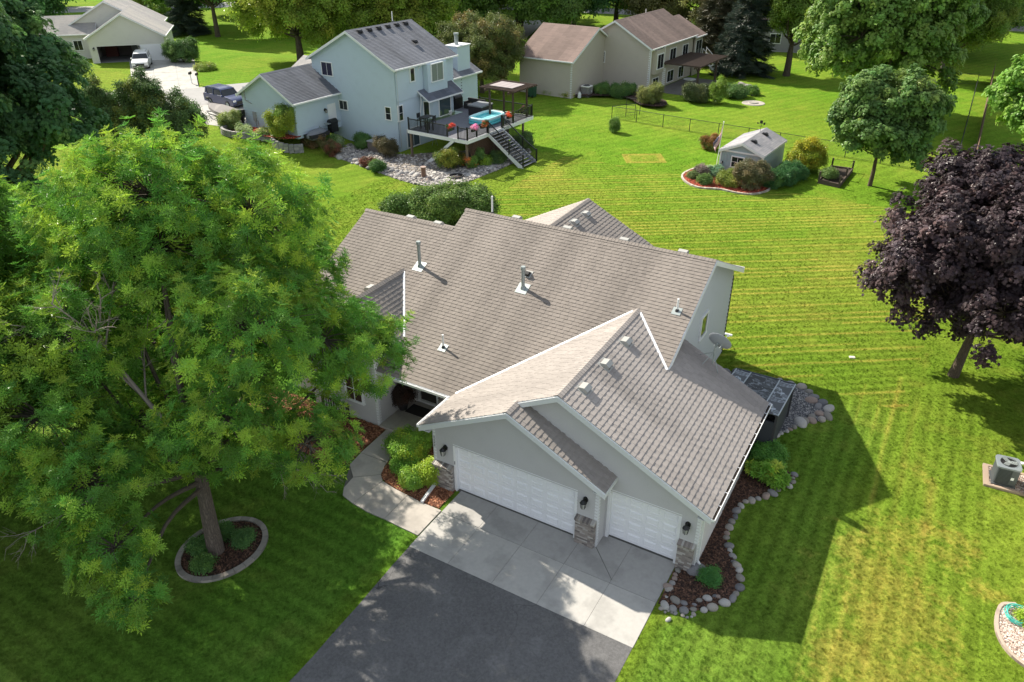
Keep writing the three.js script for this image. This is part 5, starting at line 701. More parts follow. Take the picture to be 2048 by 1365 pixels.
{ // covered boat on a trailer
  const b = thing('covered_boat', 'motor boat under a grey cover on its trailer beside the blue garage', 'boat', [-46.4, 1.52, -30.9], 2.95);
  const hull = (y, w, x0, x1) => [x0, y, w, x1], secs = [[-2.4, 0.85, 0.95, 1.0], [-1.2, 0.82, 1.0, 1.0], [0.4, 0.82, 0.98, 1.05], [1.6, 0.88, 0.75, 1.15], [2.4, 1.0, 0.36, 1.22], [2.8, 1.12, 0.05, 1.26]], P = [], Q = [], cov = [];
  const quad = (A, a, c, e, f) => A.push(...a, ...c, ...e, ...a, ...e, ...f);
  for (let i = 0; i + 1 < secs.length; i++) { const [x, k, w, t] = secs[i], [x2, k2, w2, t2] = secs[i + 1]; for (const s of [-1, 1]) { quad(P, [x, 0.45 + (k - 0.82) * 1.5, 0], [x2, 0.45 + (k2 - 0.82) * 1.5, 0], [x2, k2 - 0.1, s * w2 * 0.85], [x, k - 0.1, s * w * 0.85]); quad(P, [x, k - 0.1, s * w * 0.85], [x2, k2 - 0.1, s * w2 * 0.85], [x2, t2, s * w2], [x, t, s * w]); const hh = (q) => q > 1.5 ? 0.12 : q < -2 ? 0.2 : 0.48; quad(cov, [x, t - 0.12, s * (w + 0.03)], [x2, t2 - 0.12, s * (w2 + 0.03)], [x2, t2 + 0.04, s * w2 * 0.94], [x, t + 0.04, s * w * 0.94]); quad(cov, [x, t + 0.04, s * w * 0.94], [x2, t2 + 0.04, s * w2 * 0.94], [x2, t2 + hh(x2), 0], [x, t + hh(x), 0]); } }
  quad(P, [-2.4, 0.45, 0], [-2.4, 0.75, 0.8], [-2.4, 1.0, 0.95], [-2.4, 1.0, 0]); quad(P, [-2.4, 0.45, 0], [-2.4, 0.75, -0.8], [-2.4, 1.0, -0.95], [-2.4, 1.0, 0]);
  mesh('hull', uvm(tris(P)), std([0.035, 0.035, 0.04], 0.35), b); mesh('cover', uvm(tris(cov)), std([0.22, 0.2, 0.19], 0.85, { map: T.fine }), b); mesh('outboard_motor', [box(-2.95, -2.5, 0.95, 1.5, -0.22, 0.22), box(-2.8, -2.6, 0.3, 0.95, -0.08, 0.08)], M.black, b); mesh('bow_motor', [rod([2.6, 1.3, 0.1], [3.1, 1.7, 0.1], 0.05), box(3.0, 3.3, 1.6, 1.78, 0, 0.2)], M.black, b);
  for (const s of [-1, 1]) { mesh('wheel', new THREE.CylinderGeometry(0.32, 0.32, 0.22, 20).rotateX(HP).translate(-0.7, 0.32, s * 1.12), M.black, b); mesh('fender', box(-1.1, -0.3, 0.66, 0.7, s * 1.12 - 0.14, s * 1.12 + 0.14), M.dark, b); } mesh('trailer_frame', [box(-2.4, 2.4, 0.38, 0.46, -0.5, -0.4), box(-2.4, 2.4, 0.38, 0.46, 0.4, 0.5), bar([2.4, 0.42, 0.45], [3.6, 0.42, 0], 0.08), bar([2.4, 0.42, -0.45], [3.6, 0.42, 0], 0.08), box(-0.75, -0.65, 0.3, 0.4, -1.1, 1.1)], M.dark, b);
}
for (const [i, x, z] of [[0, -63.3, -40.9], [1, -62.2, -40.9]]) { const m = thing('mailbox', i ? 'black mailbox on a post, the one farther from the white driveway' : 'black mailbox on a post next to the white driveway', 'mailbox', [x, 1.5, z], 0.6); mesh('post', bar([0, 0, 0], [0, 1.05, 0], 0.09), i ? M.dark : M.white, m); mesh('box', [box(-0.12, 0.12, 1.05, 1.2, -0.26, 0.26), new THREE.CylinderGeometry(0.12, 0.12, 0.52, 16, 1, false, -HP, Math.PI).rotateX(-HP).translate(0, 1.2, 0)], M.black, m); mesh('flag', box(0.125, 0.14, 1.15, 1.4, -0.1, -0.04), std([0.4, 0.03, 0.02], 0.5), m); }
// --- shed with its bed, flag, raised bed
{
  const sd = std([0.35, 0.42, 0.45], 0.7, { map: T.fine }), s = thing('garden_shed', 'small blue grey garden shed with white trim and shingle roof', 'shed', [0.549, 0, -42.997], 1.488);
  block(s, { x0: 0, x1: 5.5, z0: -3.62, z1: -0.12, base: 0, eave: 1.86, pitch: 0.42, axis: 'x', ov: 0.12, tones: shingleTones([0.3, 0.29, 0.3], 6, 0.22), siding: sd, gut: false, lap: 3 });
  for (let i = 0; i < 14; i++) mesh('batten', box(-0.04, -0.005, 0, 1.75, -3.55 + i * 0.26, -3.535 + i * 0.26), sd, s); mesh('band_board', box(-0.05, 0, 1.78, 1.9, -3.62, -0.12), M.white, s); mesh('corner_trim', [box(-0.05, 0, 0, 1.8, -3.64, -3.52), box(-0.05, 0, 0, 1.8, -0.22, -0.1), box(-0.05, 0.1, 0, 1.8, -0.12, -0.08)], M.white, s);
  windowAt(s, [-0.03, 1.05, -2.1], -HP, 1.1, 0.95, { cols: 2, rows: 2 }); lampSet(s, [-0.03, 0.75, -3.35], -HP, 0.8); for (const x of [1.3, 4.0]) boxVent(s, [x, 2.5, -1.45], 0, 0.42, blackVent);
  const wv = thing('weathervane', 'black weathervane on the ridge of the garden shed', 'weathervane', [0.4 - 0.25 * 0, 2.7, -42.997], 0); { const p = V(3.9, 0, -1.87).applyAxisAngle(UP, 1.488); wv.position.set(0.549 + p.x, 2.66, -42.997 + p.z); } mesh('spindle', rod([0, 0, 0], [0, 0.75, 0], 0.015), M.black, wv); mesh('arrow', [bar([-0.3, 0.7, 0], [0.3, 0.7, 0], 0.025), box(0.18, 0.32, 0.62, 0.8, -0.01, 0.01), box(-0.34, -0.24, 0.64, 0.76, -0.01, 0.01)], M.black, wv); mesh('compass', [bar([-0.16, 0.45, 0], [0.16, 0.45, 0], 0.02), bar([0, 0.45, -0.16], [0, 0.45, 0.16], 0.02)], M.black, wv); mesh('figure', box(-0.12, 0.1, 0.72, 0.95, -0.01, 0.01), M.black, wv);
  const BP = smooth([[-5.3, -41.2], [-4.6, -39.5], [-3.2, -38.5], [-1.6, -38.9], [-0.3, -38.7], [0.9, -39.0], [1.7, -40.4], [1.5, -42.2], [0.8, -43.4], [-2.6, -44.2], [-4.6, -43.6]], 4); bed('shed_bed', BP, 0.06, 'red', 120, 'chip', 1.6);
  const k = thing('bed_edging', 'pale block edging round the red mulch bed at the shed', 'edging', [-2, 0, -41]); const km = [std([0.5, 0.44, 0.36], 0.9), std([0.4, 0.35, 0.3], 0.9), std([0.58, 0.52, 0.44], 0.9)]; const cv = new THREE.CatmullRomCurve3(BP.map(([x, z]) => V(x, 0, z)), true), N = 88; for (let i = 0; i < N; i++) { const p = cv.getPointAt(i / N), q = cv.getPointAt(((i + 0.93) / N) % 1); mesh('edging_block', bar([p.x + 2, 0.05, p.z + 41], [q.x + 2, 0.05, q.z + 41], 0.14, 0.14), pick(km), k); }
  // flag hanging from a slightly leaning pole
  const fp = thing('flagpole', 'white flagpole in the mulch bed beside the shed', 'flagpole', [-3.5, 0, -44.2]); mesh('pole', rod([0, 0, 0], [0.12, 3.75, -0.05], 0.03, 0.022), M.white, fp); mesh('finial', sph(0.12, 3.8, -0.05, 0.06), M.white, fp);
  const c = document.createElement('canvas'); c.width = 380; c.height = 200; const x = c.getContext('2d'); for (let i = 0; i < 13; i++) { x.fillStyle = i % 2 ? '#f2efe8' : '#a81c2c'; x.fillRect(0, i * 200 / 13, 380, 200 / 13 + 1); } x.fillStyle = '#27305c'; x.fillRect(0, 0, 152, 200 * 7 / 13); x.fillStyle = '#f2efe8'; for (let r = 0; r < 9; r++) for (let q = 0; q < (r % 2 ? 5 : 6); q++) { x.beginPath(); x.arc(13 + q * 25 + (r % 2 ? 12.5 : 0), 11 + r * 10.7, 3.4, 0, 7); x.fill(); }
  const ft = new THREE.CanvasTexture(c); ft.colorSpace = THREE.SRGBColorSpace; const fg = new THREE.BoxGeometry(1.5, 0.9, 0.006, 30, 12, 1), p = fg.attributes.position; for (let i = 0; i < p.count; i++) { const u = p.getX(i) + 0.75, v = 0.45 - p.getY(i), dr = u * 1.0; const fold = 0.3 * u; p.setXYZ(i, fold * 0.9 - 0.14 * Math.sin(u * 3 + v * 2) * u - v * 0.12 * u, 3.55 - v * (1 - 0.15 * u) - dr * 0.78, 0.09 * Math.sin(v * 9 + u * 3) * u + p.getZ(i)); } fg.computeVertexNormals();
  const fl = mesh('flag', fg, std([1, 1, 1], 0.8, { map: ft })); fl.scale.set(1.0, 1.25, 1.2); fl.position.set(-3.41, -0.85, -44.24); fl.rotation.y = 3.5; tag(fl, 'striped red and white flag with a starred blue corner hanging limp', 'flag');
  const rb = thing('raised_bed', 'dark timber raised garden bed with corner posts in the lawn', 'planter', [5.65, 0, -46.2], -0.05), tw = std([0.11, 0.08, 0.065], 0.9, { map: T.wood }); for (const [a, b] of [[[-0.85, -2.3], [0.75, -2.4]], [[0.75, -2.4], [0.75, 2.3]], [[0.75, 2.3], [-0.85, 2.0]], [[-0.85, 2.0], [-0.85, -2.3]]]) mesh('timber', bar([a[0], 0.16, a[1]], [b[0], 0.16, b[1]], 0.1, 0.32), tw, rb); for (const [px, pz] of [[-0.85, -2.3], [0.75, -2.4], [0.75, 2.3], [0.75, 0], [-0.85, 2.0]]) mesh('post', bar([px, 0, pz], [px, 0.95, pz], 0.12), tw, rb); mesh('soil', box(-0.8, 0.7, 0, 0.22, -2.25, 2.0), M.soil, rb); mesh('rail', [bar([-0.85, 0.85, -2.3], [0.75, 0.85, -2.4], 0.02), bar([0.75, 0.85, -2.4], [0.75, 0.85, 0], 0.02)], tw, rb);
}
// --- fences
const wireMat = std([0.02, 0.022, 0.022], 0.6);
function chainFence(name, label, pts, h = 1.2) {
  const f = thing(name, label, 'fence', [pts[0][0], 0, pts[0][1]]), [ox, oz] = pts[0], w = [];
  for (let i = 0; i < pts.length; i++) { const [x, z] = pts[i], p = [x - ox, z - oz]; mesh('post', rod([p[0], 0, p[1]], [p[0], h + 0.04, p[1]], 0.035), wireMat, f); if (i + 1 < pts.length) { const q = [pts[i + 1][0] - ox, pts[i + 1][1] - oz], L = Math.hypot(q[0] - p[0], q[1] - p[1]), n = Math.round(L / 0.16); mesh('rail', rod([p[0], h, p[1]], [q[0], h, q[1]], 0.022, 0.022, 6), wireMat, f); mesh('bottom_wire', rod([p[0], 0.06, p[1]], [q[0], 0.06, q[1]], 0.012, 0.012, 5), wireMat, f); for (let k = 0; k < n; k++) for (const s of [0, 1]) { const a = k / n, b = (k + 5) / n; if (b > 1) continue; w.push(rod([p[0] + (q[0] - p[0]) * a, s ? h : 0.06, p[1] + (q[1] - p[1]) * a], [p[0] + (q[0] - p[0]) * b, s ? 0.06 : h, p[1] + (q[1] - p[1]) * b], 0.0045, 0.0045, 3)); } } }
  mesh('chain_mesh', w, wireMat, f).userData.kind = 'stuff'; return f;
}
chainFence('chain_link_fence', 'black chain link fence between the two back yards', [[-17.8, -55.3], [-15.0, -55.0], [-12.0, -54.5], [-9.2, -54.2], [-6.3, -53.9], [-3.4, -53.6], [-0.5, -53.3], [2.4, -53.0], [5.3, -52.6], [8.2, -52.2], [11.0, -51.9], [13.74, -51.5]]);
chainFence('chain_link_fence', 'short return of black chain link fence by the trellis near the tan house', [[-15.9, -58.2], [-17.8, -55.3]]);
chainFence('chain_link_fence', 'black chain link fence running back along the far side yard', [[13.74, -51.5], [13.76, -55], [13.78, -58.5], [13.8, -62], [13.82, -66], [13.84, -70], [13.86, -75], [13.88, -80], [13.9, -86], [13.92, -91.6]]);
chainFence('chain_link_fence', 'black chain link fence crossing the yard under the big maples', [[13.92, -91.6], [10, -90.8], [6, -90], [2, -89], [-2, -88]]);
{ const f = thing('board_fence', 'brown wooden board fence along the right hand lot', 'fence', [15.0, 0, -54]), m = [std([0.2, 0.12, 0.075], 0.9, { map: T.wood }), std([0.16, 0.095, 0.06], 0.9, { map: T.wood }), std([0.24, 0.15, 0.1], 0.9, { map: T.wood })], g = box(-0.012, 0.012, 0.02, 1.75, -0.09, 0.09); for (let i = 0; i < 210; i++) { const b = mesh('board', g, pick(m), f); b.position.set(0.35 * i / 210, 0.02 * rnd(), -i * 0.205); } for (const y of [0.4, 1.4]) mesh('rail', bar([0.05, y, 0.1], [0.4, y, -43.2], 0.06), m[1], f); mesh('gate_panel', box(0, 0.03, 0.02, 1.7, 0.2, 1.1), M.trim, f); }
// --- small yard items
{ const m = thing('manhole_ring', 'pale concrete utility cover set in the back lawn', 'cover', [-6.88, 0, -69]); mesh('collar', cyl(0, 0, 0.05, 0, 1.25, 1.2, 28), std([0.45, 0.42, 0.38], 0.9, { map: T.dirt }), m); mesh('lid', cyl(0, 0.05, 0.13, 0, 0.55, 0.5, 24), std([0.38, 0.36, 0.33], 0.9, { map: T.dirt }), m); }
{ const s = thing('valve_box', 'small pale valve cover lying flush in the mown lawn', 'cover', [11.37, 0, -17.68], 0.4); mesh('frame', box(-0.13, 0.13, 0, 0.04, -0.09, 0.09), std([0.6, 0.58, 0.5], 0.8), s); mesh('lid', box(-0.1, 0.1, 0.04, 0.05, -0.06, 0.06), std([0.68, 0.66, 0.58], 0.8), s); }
{ const s = thing('lawn_trellis', 'black iron garden trellis at the corner of the chain link fence', 'trellis', [-16.3, 0, -56.6]); for (const x of [-0.5, 0.5]) mesh('upright', rod([x, 0, 0], [x, 2.0, 0], 0.03), wireMat, s); for (const y of [0.5, 1.2, 1.9]) mesh('crossbar', rod([-0.5, y, 0], [0.5, y, 0], 0.02), wireMat, s); }
// porch bench and planter at the entry
{ const b = thing('garden_bench', 'dark slatted garden bench under the bedroom window', 'bench', [-7.1, 0.03, -1.05]), w = std([0.05, 0.035, 0.028], 0.8, { map: T.wood }); for (let i = 0; i < 4; i++) mesh('seat_slat', box(-0.75, 0.75, 0.42, 0.45, -0.2 + i * 0.12, -0.1 + i * 0.12), w, b); for (let i = 0; i < 11; i++) mesh('back_slat', box(-0.7 + i * 0.14, -0.66 + i * 0.14, 0.45, 0.9, -0.27, -0.24), w, b); mesh('top_rail', box(-0.78, 0.78, 0.88, 0.95, -0.28, -0.23), w, b); for (const x of [-0.72, 0.72]) for (const z of [-0.22, 0.24]) mesh('leg', bar([x, 0, z], [x, z < 0 ? 0.9 : 0.62, z], 0.06), w, b); for (const x of [-0.72, 0.72]) mesh('arm', box(x - 0.04, x + 0.04, 0.6, 0.64, -0.25, 0.28), w, b); }
// ---------------------------------------------------------------- vegetation
function leafGeo(list) { // list of {p, d, n, l, w, fold, lobes}
  const P = [];
  for (const { p, d, n, l, w, lobes } of list) {
    const s = V().crossVectors(d, n).normalize(), up = V().crossVectors(s, d).normalize(), at = (a, b, c) => [p.x + d.x * a + s.x * b + up.x * c, p.y + d.y * a + s.y * b + up.y * c, p.z + d.z * a + s.z * b + up.z * c];
    if (lobes) { const c = at(l * 0.4, 0, 0), R = [[0, 0], [0.12, 0.42], [0.42, 0.3], [0.6, 0.55], [0.7, 0.2], [1, 0], [0.7, -0.2], [0.6, -0.55], [0.42, -0.3], [0.12, -0.42]].map(([a, b], i) => at(a * l, b * w * 1.6, (i % 2 ? -0.1 : 0.02) * l)); for (let i = 0; i < R.length; i++) P.push(...c, ...R[i], ...R[(i + 1) % R.length]); }
    else { const b = at(0, 0, 0), t = at(l, 0, -0.12 * l), L = at(l * 0.45, w / 2, 0.1 * l), r = at(l * 0.45, -w / 2, 0.1 * l); P.push(...b, ...t, ...L, ...b, ...r, ...t); }
  }
  return tris(P);
}
const rdir = (y0 = -1, y1 = 1) => { const y = rr(y0, y1), a = rr(0, 6.2832), r = Math.sqrt(Math.max(0, 1 - y * y)); return V(r * Math.cos(a), y, r * Math.sin(a)); };
const SP = {};
{ // ash: pinnate leaves fanning from a shoot tip
  const L = []; for (let i = 0; i < 6; i++) { const az = i * 1.05 + rr(-0.25, 0.25), el = rr(0.05, 0.75), d = V(Math.cos(az) * Math.cos(el), Math.sin(el), Math.sin(az) * Math.cos(el)), side = V(-Math.sin(az), 0, Math.cos(az)), n = V().crossVectors(side, d).normalize(); if (n.y < 0) n.negate(); const len = rr(0.22, 0.32); for (let k = 0; k < 4; k++) { const t = (k + 0.7) / 4 * len, o = d.clone().multiplyScalar(t).add(V(0, -0.25 * t * t / len, 0)); if (k < 3) for (const s of [-1, 1]) L.push({ p: o, d: d.clone().multiplyScalar(0.72).addScaledVector(side, s * 0.7).normalize(), n, l: rr(0.1, 0.135), w: rr(0.036, 0.048) }); else L.push({ p: o, d: d.clone().add(V(0, -0.2, 0)).normalize(), n, l: 0.14, w: 0.046 }); } } SP.ash = leafGeo(L);
}
{ const L = []; for (let i = 0; i < 13; i++) { const p = rdir(-0.5, 1).multiplyScalar(rr(0.05, 0.3)), d = rdir(-0.5, 0.3); L.push({ p, d, n: V(0, 1, 0).add(rdir().multiplyScalar(0.5)).normalize(), l: rr(0.13, 0.19), w: rr(0.1, 0.13), lobes: true }); } SP.maple = leafGeo(L); }
{ const L = []; for (let i = 0; i < 22; i++) { const p = rdir(-0.6, 1).multiplyScalar(rr(0.06, 0.34)), d = rdir(-0.4, 0.5); L.push({ p, d, n: V(0, 1, 0).add(rdir().multiplyScalar(0.7)).normalize(), l: rr(0.12, 0.17), w: rr(0.075, 0.1) }); } SP.leafy = leafGeo(L); }
{ const L = []; for (let i = 0; i < 5; i++) { const az = i * 1.26 + rr(-0.3, 0.3), o = V(Math.cos(az) * 0.1, 0, Math.sin(az) * 0.1); for (let k = 0; k < 8; k++) { o.add(V(Math.cos(az) * 0.035 * (1 - k / 8), -0.085, Math.sin(az) * 0.035 * (1 - k / 8))); L.push({ p: o.clone(), d: rdir(-0.9, -0.1), n: rdir(), l: rr(0.1, 0.14), w: rr(0.045, 0.06) }); } } SP.weep = leafGeo(L); }
{ const L = []; for (let i = 0; i < 3; i++) { const az = (i - 1) * 0.55, d = V(Math.cos(az), -0.12, Math.sin(az)).normalize(); for (let k = 0; k < 9; k++) { const o = d.clone().multiplyScalar(0.05 + k * 0.055); for (const s of [-1, 1]) L.push({ p: o, d: d.clone().multiplyScalar(0.7).add(V(-Math.sin(az) * s * 0.7, rr(-0.25, 0.15), Math.cos(az) * s * 0.7)).normalize(), n: V(0, 1, 0), l: rr(0.08, 0.13), w: 0.03 }); } } SP.needle = leafGeo(L); }
{ const L = []; for (let i = 0; i < 11; i++) { const az = i * 0.571 + rr(-0.15, 0.15), el = rr(0.2, 1.1), d = V(Math.cos(az) * Math.cos(el), Math.sin(el), Math.sin(az) * Math.cos(el)); L.push({ p: d.clone().multiplyScalar(0.05), d: d.clone().add(V(0, -0.3, 0)).normalize(), n: V(0, 1, 0), l: rr(0.26, 0.36), w: rr(0.1, 0.14) }); } SP.hosta = leafGeo(L); }
const LEAF = 1.5, leafMats = {};
const leafMat = (through = 0.35) => leafMats[through] = leafMats[through] || new THREE.MeshPhysicalMaterial({ color: 0xffffff, roughness: 0.95, specularIntensity: 0.35, clearcoat: 0.35, clearcoatRoughness: 0.32, transmission: through, thickness: 0, side: THREE.DoubleSide });
const barkMat = (c) => std(c, 0.95, { map: T.bark, bumpMap: T.barkB, bumpScale: 0.03 });
function limbGeo(pts, r0, r1, n = 8, seg = 10) {
  const c = new THREE.CatmullRomCurve3(pts.map((p) => V(...p))), fr = c.computeFrenetFrames(seg), P = [], U = [], I = [];
  for (let i = 0; i <= seg; i++) { const q = c.getPointAt(i / seg), r = r0 + (r1 - r0) * Math.pow(i / seg, 0.8); for (let k = 0; k <= n; k++) { const a = k / n * 6.2832, x = Math.cos(a) * r, y = Math.sin(a) * r, N = fr.normals[i], B = fr.binormals[i]; P.push(q.x + N.x * x + B.x * y, q.y + N.y * x + B.y * y, q.z + N.z * x + B.z * y); U.push(k / n * Math.max(1, Math.round(r0 * 6)), i / seg * 3); } }
  for (let i = 0; i < seg; i++) for (let k = 0; k < n; k++) { const a = i * (n + 1) + k, b = a + n + 1; I.push(a, b, a + 1, b, b + 1, a + 1); }
  const g = new THREE.BufferGeometry(); g.setAttribute('position', new THREE.Float32BufferAttribute(P, 3)); g.setAttribute('uv', new THREE.Float32BufferAttribute(U, 2)); g.setIndex(I); g.computeVertexNormals(); return g;
}
const tint = (c, j) => { const k = rr(1 - j, 1 + j) * LEAF, w = rr(-1, 1) * j * 0.5; return L3(c[0] * k * (1 + w), c[1] * k, c[2] * k * (1 - w)); };
function foliage(parent, blobs, o) { // clumps of sprays spread through the crown's volume
  const { spray, n, color, color2, mix = 0.2, scale = 1, clump = 0.75, per = 14, jitter = 0.22, through = 0.35, shell = 0.62, up = 0.5, name = 'crown' } = o, Ms = [], cs = [], q = new THREE.Quaternion(), q2 = new THREE.Quaternion(), tips = [];
  const area = blobs.map((b) => b[3] * b[4] + b[4] * b[5] + b[3] * b[5]), tot = area.reduce((a, b) => a + b, 0);
  blobs.forEach((b, bi) => {
    const count = n * area[bi] / tot, nc = Math.max(3, Math.round(count / per));
    for (let c = 0; c < nc; c++) {
      const d = rdir(-0.75, 1), r = Math.pow(rr(shell ** 3, 1), 1 / 3) * rr(0.82, 1.2), ctr = V(b[0] + d.x * b[3] * r, b[1] + d.y * b[4] * r, b[2] + d.z * b[5] * r), tone = rnd() < mix && color2 ? color2 : color; tips.push([ctr, bi]); const kk = rr(0.85, 1.15);
      const axis = d.clone().multiplyScalar(0.5).add(V(0, 0.75, 0)).add(rdir().multiplyScalar(0.4)).normalize();
      for (let i = 0; i < per; i++) {
        if (o.shoot) { // leafy shoot: whorls of leaves along an upswept twig
          const f = i / (per - 1), e = rdir(-0.3, 0.6), p = ctr.clone().addScaledVector(axis, (f - 0.35) * o.shoot).addScaledVector(e, 0.2 * (1 - 0.7 * f)); if (p.y < (o.minY ?? 0.1)) continue;
          const dir = axis.clone().multiplyScalar(0.5 + 0.6 * f).addScaledVector(e, 0.55 * (1 - 0.6 * f)).normalize(); q.setFromUnitVectors(UP, dir).multiply(q2.setFromAxisAngle(UP, rr(0, 6.28))); const s = scale * (1.15 - 0.35 * f) * rr(0.85, 1.15); Ms.push(new THREE.Matrix4().compose(p, q, V(s, s, s))); cs.push(tint(tone, jitter).multiplyScalar(kk)); continue;
        }
        const e = rdir(-0.6, 1), p = ctr.clone().addScaledVector(e, clump * Math.pow(rnd(), 0.45)); if (p.y < (o.minY ?? 0.1)) continue;
        const dir = e.clone().multiplyScalar(0.6).addScaledVector(d, 0.5).add(V(0, up, 0)).add(rdir().multiplyScalar(0.45)).normalize();
        q.setFromUnitVectors(UP, dir).multiply(q2.setFromAxisAngle(UP, rr(0, 6.28))); const s = scale * rr(0.75, 1.25); Ms.push(new THREE.Matrix4().compose(p, q, V(s, s, s))); const t = tint(tone, jitter); cs.push(t.multiplyScalar(kk));
      }
    }
  });
  instanced(name, SP[spray], leafMat(through), Ms, cs, parent); return tips;
}
function autoBlobs(cx, cy, cz, R, H, n = 12, sq = 1) { const o = [[cx, cy, cz, R * 0.62, H * 0.5 * 0.66, R * 0.62]]; for (let i = 0; i < n; i++) { const y = -0.72 + 1.6 * (i + 0.5) / n, a = i * 2.4 + rr(-0.5, 0.5), r = Math.sqrt(Math.max(0.05, 1 - y * y)); const k = rr(0.55, 0.72); o.push([cx + Math.cos(a) * r * R * k, cy + y * H * 0.5 * 0.72, cz + Math.sin(a) * r * R * k, R * rr(0.3, 0.44), H * 0.5 * rr(0.26, 0.38), R * rr(0.3, 0.44)]); } return o; }
function tree(name, label, o) {
  const { x, z, h, R, y0 = hT(x, z), cb = 0.22 * h, trunk = 0.03 * h, bark = [0.16, 0.13, 0.105], cx = 0, cz = 0, group, stems = 1 } = o;
  const t = thing(name, label, o.category || 'tree', [x, y0, z], 0, group), blobs = o.blobs || autoBlobs(cx, (cb + h) / 2, cz, R, h - cb, o.nb || 12), bm = barkMat(bark), fork = o.fork || Math.max(cb * 0.9, 0.15 * h), lean = o.lean || [cx * 0.4, cz * 0.4];
  for (let s = 0; s < stems; s++) { const a = s / stems * 6.28 + 0.5, sx = stems > 1 ? Math.cos(a) * 0.25 : 0, sz = stems > 1 ? Math.sin(a) * 0.25 : 0; mesh('trunk', limbGeo([[sx, -0.1, sz], [sx * 2 + lean[0] * 0.3 + 0.03, fork * 0.5, sz * 2 + lean[1] * 0.3], [sx * 3 + lean[0], fork, sz * 3 + lean[1]]], trunk / Math.sqrt(stems) * 1.15, trunk * 0.8 / Math.sqrt(stems), 10, 8), bm, t); }
  const lead = fork + (h - fork) * 0.45; if (stems === 1) mesh('leader', limbGeo([[lean[0] * 0.96, fork * 0.94, lean[1] * 0.96], [lean[0] * 1.5 + 0.05, (fork + lead) / 2, lean[1] * 1.5], [lean[0] * 2, lead, lean[1] * 2]], trunk * 0.78, trunk * 0.25, 8, 6), bm, t);
  const tips = foliage(t, blobs, { ...o, minY: o.minY ?? cb * 0.5 });
  const twigs = []; blobs.forEach((b, i) => { if (o.noLimbs && i > 3) return; const m = [(b[0] * 0.45 + lean[0] * 0.55) + rr(-0.2, 0.2), fork + (b[1] - fork) * 0.4, (b[2] * 0.45 + lean[1] * 0.55) + rr(-0.2, 0.2)]; const f0 = clamp((b[1] - fork) * 0.3, 0, lead - fork), fx = f0 / Math.max(0.1, lead - fork); m[1] = Math.max(m[1], fork + f0 + 0.3); mesh('limb', limbGeo([[lean[0] * (1 + fx), fork * 0.92 + f0, lean[1] * (1 + fx)], m, [b[0], b[1], b[2]]], trunk * 0.36, trunk * 0.1, 6, 8), bm, t); });
  if (!o.far) tips.forEach(([p, i], k) => { if (k % 2) return; const b = blobs[i]; twigs.push(limbGeo([[b[0], b[1], b[2]], [(b[0] + p.x) / 2 + rr(-0.15, 0.15), (b[1] + p.y) / 2 + 0.1, (b[2] + p.z) / 2], [p.x, p.y, p.z]], trunk * 0.11, 0.008, 4, 4)); });
  if (twigs.length) mesh('twigs', twigs, bm, t).userData.kind = 'stuff';
  return t;
}
function bareBranch(parent, from, to, r, depth = 3) { // leafless branch with its own forks
  const G = [], grow = (a, b, r, d) => { const m = a.clone().lerp(b, 0.5).add(rdir().multiplyScalar(0.06 * a.distanceTo(b))); G.push(limbGeo([a.toArray(), m.toArray(), b.toArray()], r, r * 0.45, 5, 4)); if (!d) return; const L = a.distanceTo(b), dir = b.clone().sub(a).normalize(); for (let i = 0; i < 6; i++) { const p = a.clone().lerp(b, rr(0.25, 1)), e = dir.clone().add(rdir().multiplyScalar(0.85)).normalize(); grow(p, p.clone().addScaledVector(e, L * rr(0.28, 0.5)), r * 0.42, d - 1); } };
  grow(V(...from), V(...to), r, depth); return mesh('bare_branch', G, std([0.30, 0.25, 0.22], 0.95), parent);
}
const G1 = [0.085, 0.185, 0.022], G1b = [0.19, 0.29, 0.03], DK = [0.05, 0.125, 0.038], DKb = [0.1, 0.19, 0.045];
